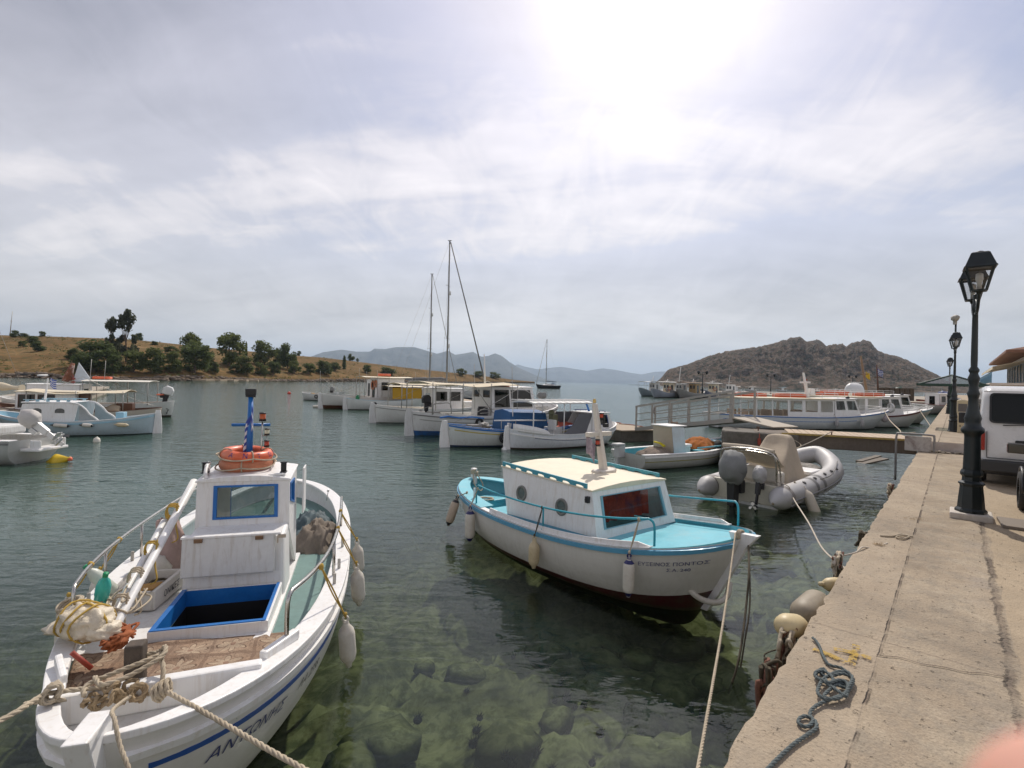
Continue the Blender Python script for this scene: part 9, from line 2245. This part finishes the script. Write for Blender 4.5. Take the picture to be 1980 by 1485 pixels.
# ================================================================ QUAY EDGE CLUTTER
def quay_clutter():
 G='old fenders along the quay wall'
 def hang(a,b,z,L,r,mat,lab,dirv,tip=None):
  p=Q(a,b,z);d=(QE*dirv[0]+QN*dirv[1]+Vector((0,0,dirv[2]))).normalized()
  R=d.to_track_quat('-Z','X').to_matrix().to_4x4()
  o=thing('fender',lab,'fender',M=Matrix.Translation(p)@R,group=G)
  mb=MB();mb.lathe([(0,0),(r*.5,-.012),(r*.85,-.06),(r,-.14),(r,-L+.14),(r*.85,-L+.06),(r*.5,-L+.01),(0,-L)],24);mb.build('body',mat,o)
  mb=MB();mb.lathe([(r*.3,.0),(r*.3,.04),(0,.05)],12);mb.build('eye',tip or mat,o);return o
 qa=lambda px,py:qloc(P(px,py,1.0))[0]
 YF=surf('cream_yellow_fender',(.56,.45,.25),.5,var=.06,stain=(.36,.25,.12),stain_amt=.4);GF=surf('tan_grey_fender',(.27,.225,.16),.6,var=.15,stain=(.18,.14,.09),stain_amt=.6,streak=True)
 a1=qa(1620,1200);hang(a1+.08,-.10,.84,.50,.092,YF,'cream-yellow fender tied against the quay wall, nearest the green rope',(-.75,-.05,.25))
 a2=qa(1655,1140);hang(a2+.10,-.12,.78,.72,.125,GF,'big tan-grey fender wedged along the quay wall behind the cream one',(-.9,0,.10))
 a3=qa(1650,1115);hang(a3+.0,-.13,.86,.42,.075,YF,'slim orange-tinted fender lying over the tan-grey one',(.6,.45,-.1))
 RM=surf('rust_brown_lashing',(.16,.07,.045),.9,var=.4,vscale=14)
 def bundle(a,b,z,n,R,lab,mats,seed,drop=.5):
  rnd=random.Random(seed);mb=MB()
  for k in range(n):
   pts=[Q(a+rnd.uniform(-R,R),b+rnd.uniform(-.06,.05),z-drop*rnd.random()**1.4)for _ in range(5)];mb.tube(catmull(pts,5),rnd.uniform(.008,.020),5,rnd.choice(range(len(mats))))
  q=mb.build('rope_bundle',mats);tag(q,lab,'rope bundle','rope bundles on the quay wall')
 bundle(qa(1610,1235)-.02,-.09,.98,14,.12,'rust brown rope bundle tying the cream-yellow fender to the quay',[RM,ROPE_D,ROPE],3,.35)
 bundle(qa(1590,1270)-.10,-.10,.90,16,.12,'dark weedy chain and rope hanging below the cream-yellow fender',[ROPE_D,RM],7,.9)
 bundle(qa(1672,1080),-.10,1.0,18,.12,'tangled rope bundle where the inflatable boat line is tied',[ROPE,RM,ROPE_D,ROPE_W],9,.45)
 bundle(qa(1745,935),-.08,.98,12,.15,'small brown rope bundle on the quay wall beside the inflatable boat',[ROPE,RM],12,.35)
 bundle(qa(1700,1030),-.05,.98,5,.14,'few dark strands hanging over the quay edge',[ROPE_D],15,.5)
 # loose line hanging in a loop over the wall
 rope_thing(catmull([Q(qa(1605,1250),-.05,.9),D(1500,1290,4.0),D(1478,1266,4.1),D(1520,1255,4.1),Q(qa(1590,1262),-.08,.8)],8),.006,'thin dark loop of line sticking out from the quay wall',ROPE_D)
 rope_thing(catmull([Q(qa(1680,1075),-.08,.95),D(1655,1068,5.7),D(1668,1058,5.8),D(1690,1060,5.9),P(1716,1050,1.01)],8),.008,'pale thin line crossing the quay edge above the tangled bundle',ROPE_W)
 # green rope flaked on the quay
 z=1.016;c=lambda x,y:P(1400+x/3.4138,1050+y/3.4138,z)
 mb=MB();r=.0105
 path=[(585,625),(630,680),(655,750),(690,800),(770,830),(830,870),(845,920),(800,960),(700,930),(630,905),(600,880),(640,845),(670,850),(640,880),(690,890),(790,880),(850,905),(840,960),(780,1020),(700,1050),(630,1030),(620,980),(660,920),(740,870),(820,880),(850,920),(815,990),(800,1040),(720,980),(655,940),(610,915),(605,885),(660,870),(720,930),(690,960),(670,935)]
 pts=catmull([c(*p)for p in path],7)
 for i,p in enumerate(pts):p.z+=.010*(i/len(pts))*3+.004*sin(i*.5)
 laid(mb,pts,r)
 path2=[(690,960),(760,935),(810,950),(815,1000),(760,1045),(700,1050),(660,1030),(690,990),(760,940),(820,960),(800,1010),(690,1040),(620,1070),(575,1105),(570,1145),(590,1170),(560,1210),(510,1205),(490,1175),(520,1145),(570,1150),(605,1180),(610,1220),(560,1260),(470,1320),(390,1390),(310,1470),(250,1540),(190,1640)]
 pts=catmull([c(*p)for p in path2],7)
 for i,p in enumerate(pts):p.z+=max(0,.03*(1-i/len(pts)*2.2))
 laid(mb,pts,r)
 q=mb.build('quay_rope',ROPE_G);tag(q,'grey-green rope lying in loops on the quay in the foreground','rope')
 mb=MB();cz=P(1735,1037,1.012);pts=catmull([P(1702,1036,1.012),P(1725,1037,1.014),P(1742,1033,1.016),P(1758,1037,1.016),P(1745,1042,1.018),P(1733,1038,1.02),P(1748,1035,1.022),P(1766,1038,1.014)],6);laid(mb,pts,.011);q=mb.build('quay_rope',ROPE);tag(q,'short pale rope knot lying across the quay edge beam','rope')
 # dry weed tufts and small stones
 DW=surf('dry_weed',(.28,.17,.05),1,var=.4,vscale=20)
 for i,(px,py,s,lab)in enumerate([(1768,1003,.10,'clump of dry brown weed on the quay near the lamp'),(1700,1053,.05,'small tuft of dry weed at the quay edge beam')]):
  mb=MB();rnd=random.Random(i);p0=P(px,py,1.01)
  for k in range(90):a=rnd.uniform(0,6.3);rr_=s*rnd.random();p=p0+Vector((rr_*cos(a)*1.5,rr_*sin(a),0));b=p+Vector((rnd.uniform(-.03,.03),rnd.uniform(-.03,.03),rnd.uniform(.0,.03)));w=Vector((.003,.002,0));mb.add([p-w,p+w,b],[(0,1,2)])
  q=mb.build('dry_weed',DW,fix=False);tag(q,lab,'weed')
 mb=MB();rnd=random.Random(44)
 for i in range(170):
  a=rnd.uniform(-1.8,12);b=rnd.choice([rnd.uniform(.02,.5),rnd.uniform(1.0,1.35),rnd.uniform(.1,3)]);s=rnd.uniform(.002,.007);mb.ball(Q(a,b,1.006+s*.4),(s*1.3,s,s*.6),6,wob=.5,seed=i)
 q=mb.build('grit',surf('pale_grit',(.34,.29,.22),.95,var=.4,vscale=9));tag(q,'scattered grit and chips on the quay concrete','grit',kind='stuff')
quay_clutter()
# ================================================================ PHOTOGRAPHER'S HAND at the lens edge
def hand():
 m=bpy.data.materials.new('pink_skin');m.use_nodes=True
 t=NT(m.node_tree);b=t.n['Principled BSDF'];co=t.node('ShaderNodeTexCoord').outputs['Object']
 t.set(b.inputs['Base Color'],t.mix(t.ramp(t.noise(co,60,3),[(.35,0),(.65,1)]),(.62,.30,.22,1),(.70,.38,.29,1)))
 b.inputs['Roughness'].default_value=.6;b.inputs['Subsurface Weight'].default_value=.2;b.inputs['Subsurface Radius'].default_value=(.01,.004,.002)
 # index fingertip reaches the lens edge; the rest of the hand hangs below and to the right
 tip=Vector((.0474,.0480,H-.0354));U=Vector
 palm=tip+U((.075,-.012,-.085));wrist=palm+U((.045,-.03,-.085));elbow=wrist+U((.12,-.12,-.20))
 verts=[elbow,wrist.lerp(elbow,.45),wrist,palm+U((.012,-.005,-.03)),palm];rad=[.042,.038,.027,.036,.034];edges=[(0,1),(1,2),(2,3),(3,4)]
 def chain(root,pts,rs):
  prev=root
  for p,r_ in zip(pts,rs):verts.append(p);rad.append(r_);edges.append((prev,len(verts)-1));prev=len(verts)-1
 chain(4,[palm+U((-.022,.008,.030)),palm.lerp(tip,.55)+U((.004,0,.006)),palm.lerp(tip,.80)+U((.004,0,.006)),tip+U((.004,-.001,-.004)),tip],[.012,.0100,.0094,.0088,.0072])
 chain(4,[palm+U((-.016,-.016,.034)),palm+U((-.044,-.022,.058)),palm+U((-.066,-.018,.052)),palm+U((-.076,-.010,.034))],[.012,.0098,.0092,.0080])
 chain(4,[palm+U((-.006,-.034,.032)),palm+U((-.030,-.044,.054)),palm+U((-.052,-.040,.050)),palm+U((-.062,-.032,.032))],[.0115,.0094,.0088,.0078])
 chain(4,[palm+U((.006,-.050,.024)),palm+U((-.014,-.060,.042)),palm+U((-.032,-.058,.040)),palm+U((-.040,-.050,.026))],[.0105,.0084,.0078,.0070])
 chain(3,[palm+U((-.030,.018,-.028)),palm+U((-.056,.026,-.020)),palm+U((-.074,.026,-.004))],[.015,.0115,.0095])
 me=bpy.data.meshes.new('person');me.from_pydata([tuple(v)for v in verts],edges,[]);me.materials.append(m)
 o=bpy.data.objects.new('person',me);C.objects.link(o)
 sk=o.modifiers.new('skin','SKIN');sk.use_smooth_shade=True
 for i,r_ in enumerate(rad):me.skin_vertices[0].data[i].radius=(r_,r_)
 me.skin_vertices[0].data[2].use_root=True
 sb=o.modifiers.new('sub','SUBSURF');sb.levels=2;sb.render_levels=2
 tag(o,"photographer's hand, its blurred pink fingertip intruding at the lower right corner",'person')
hand()
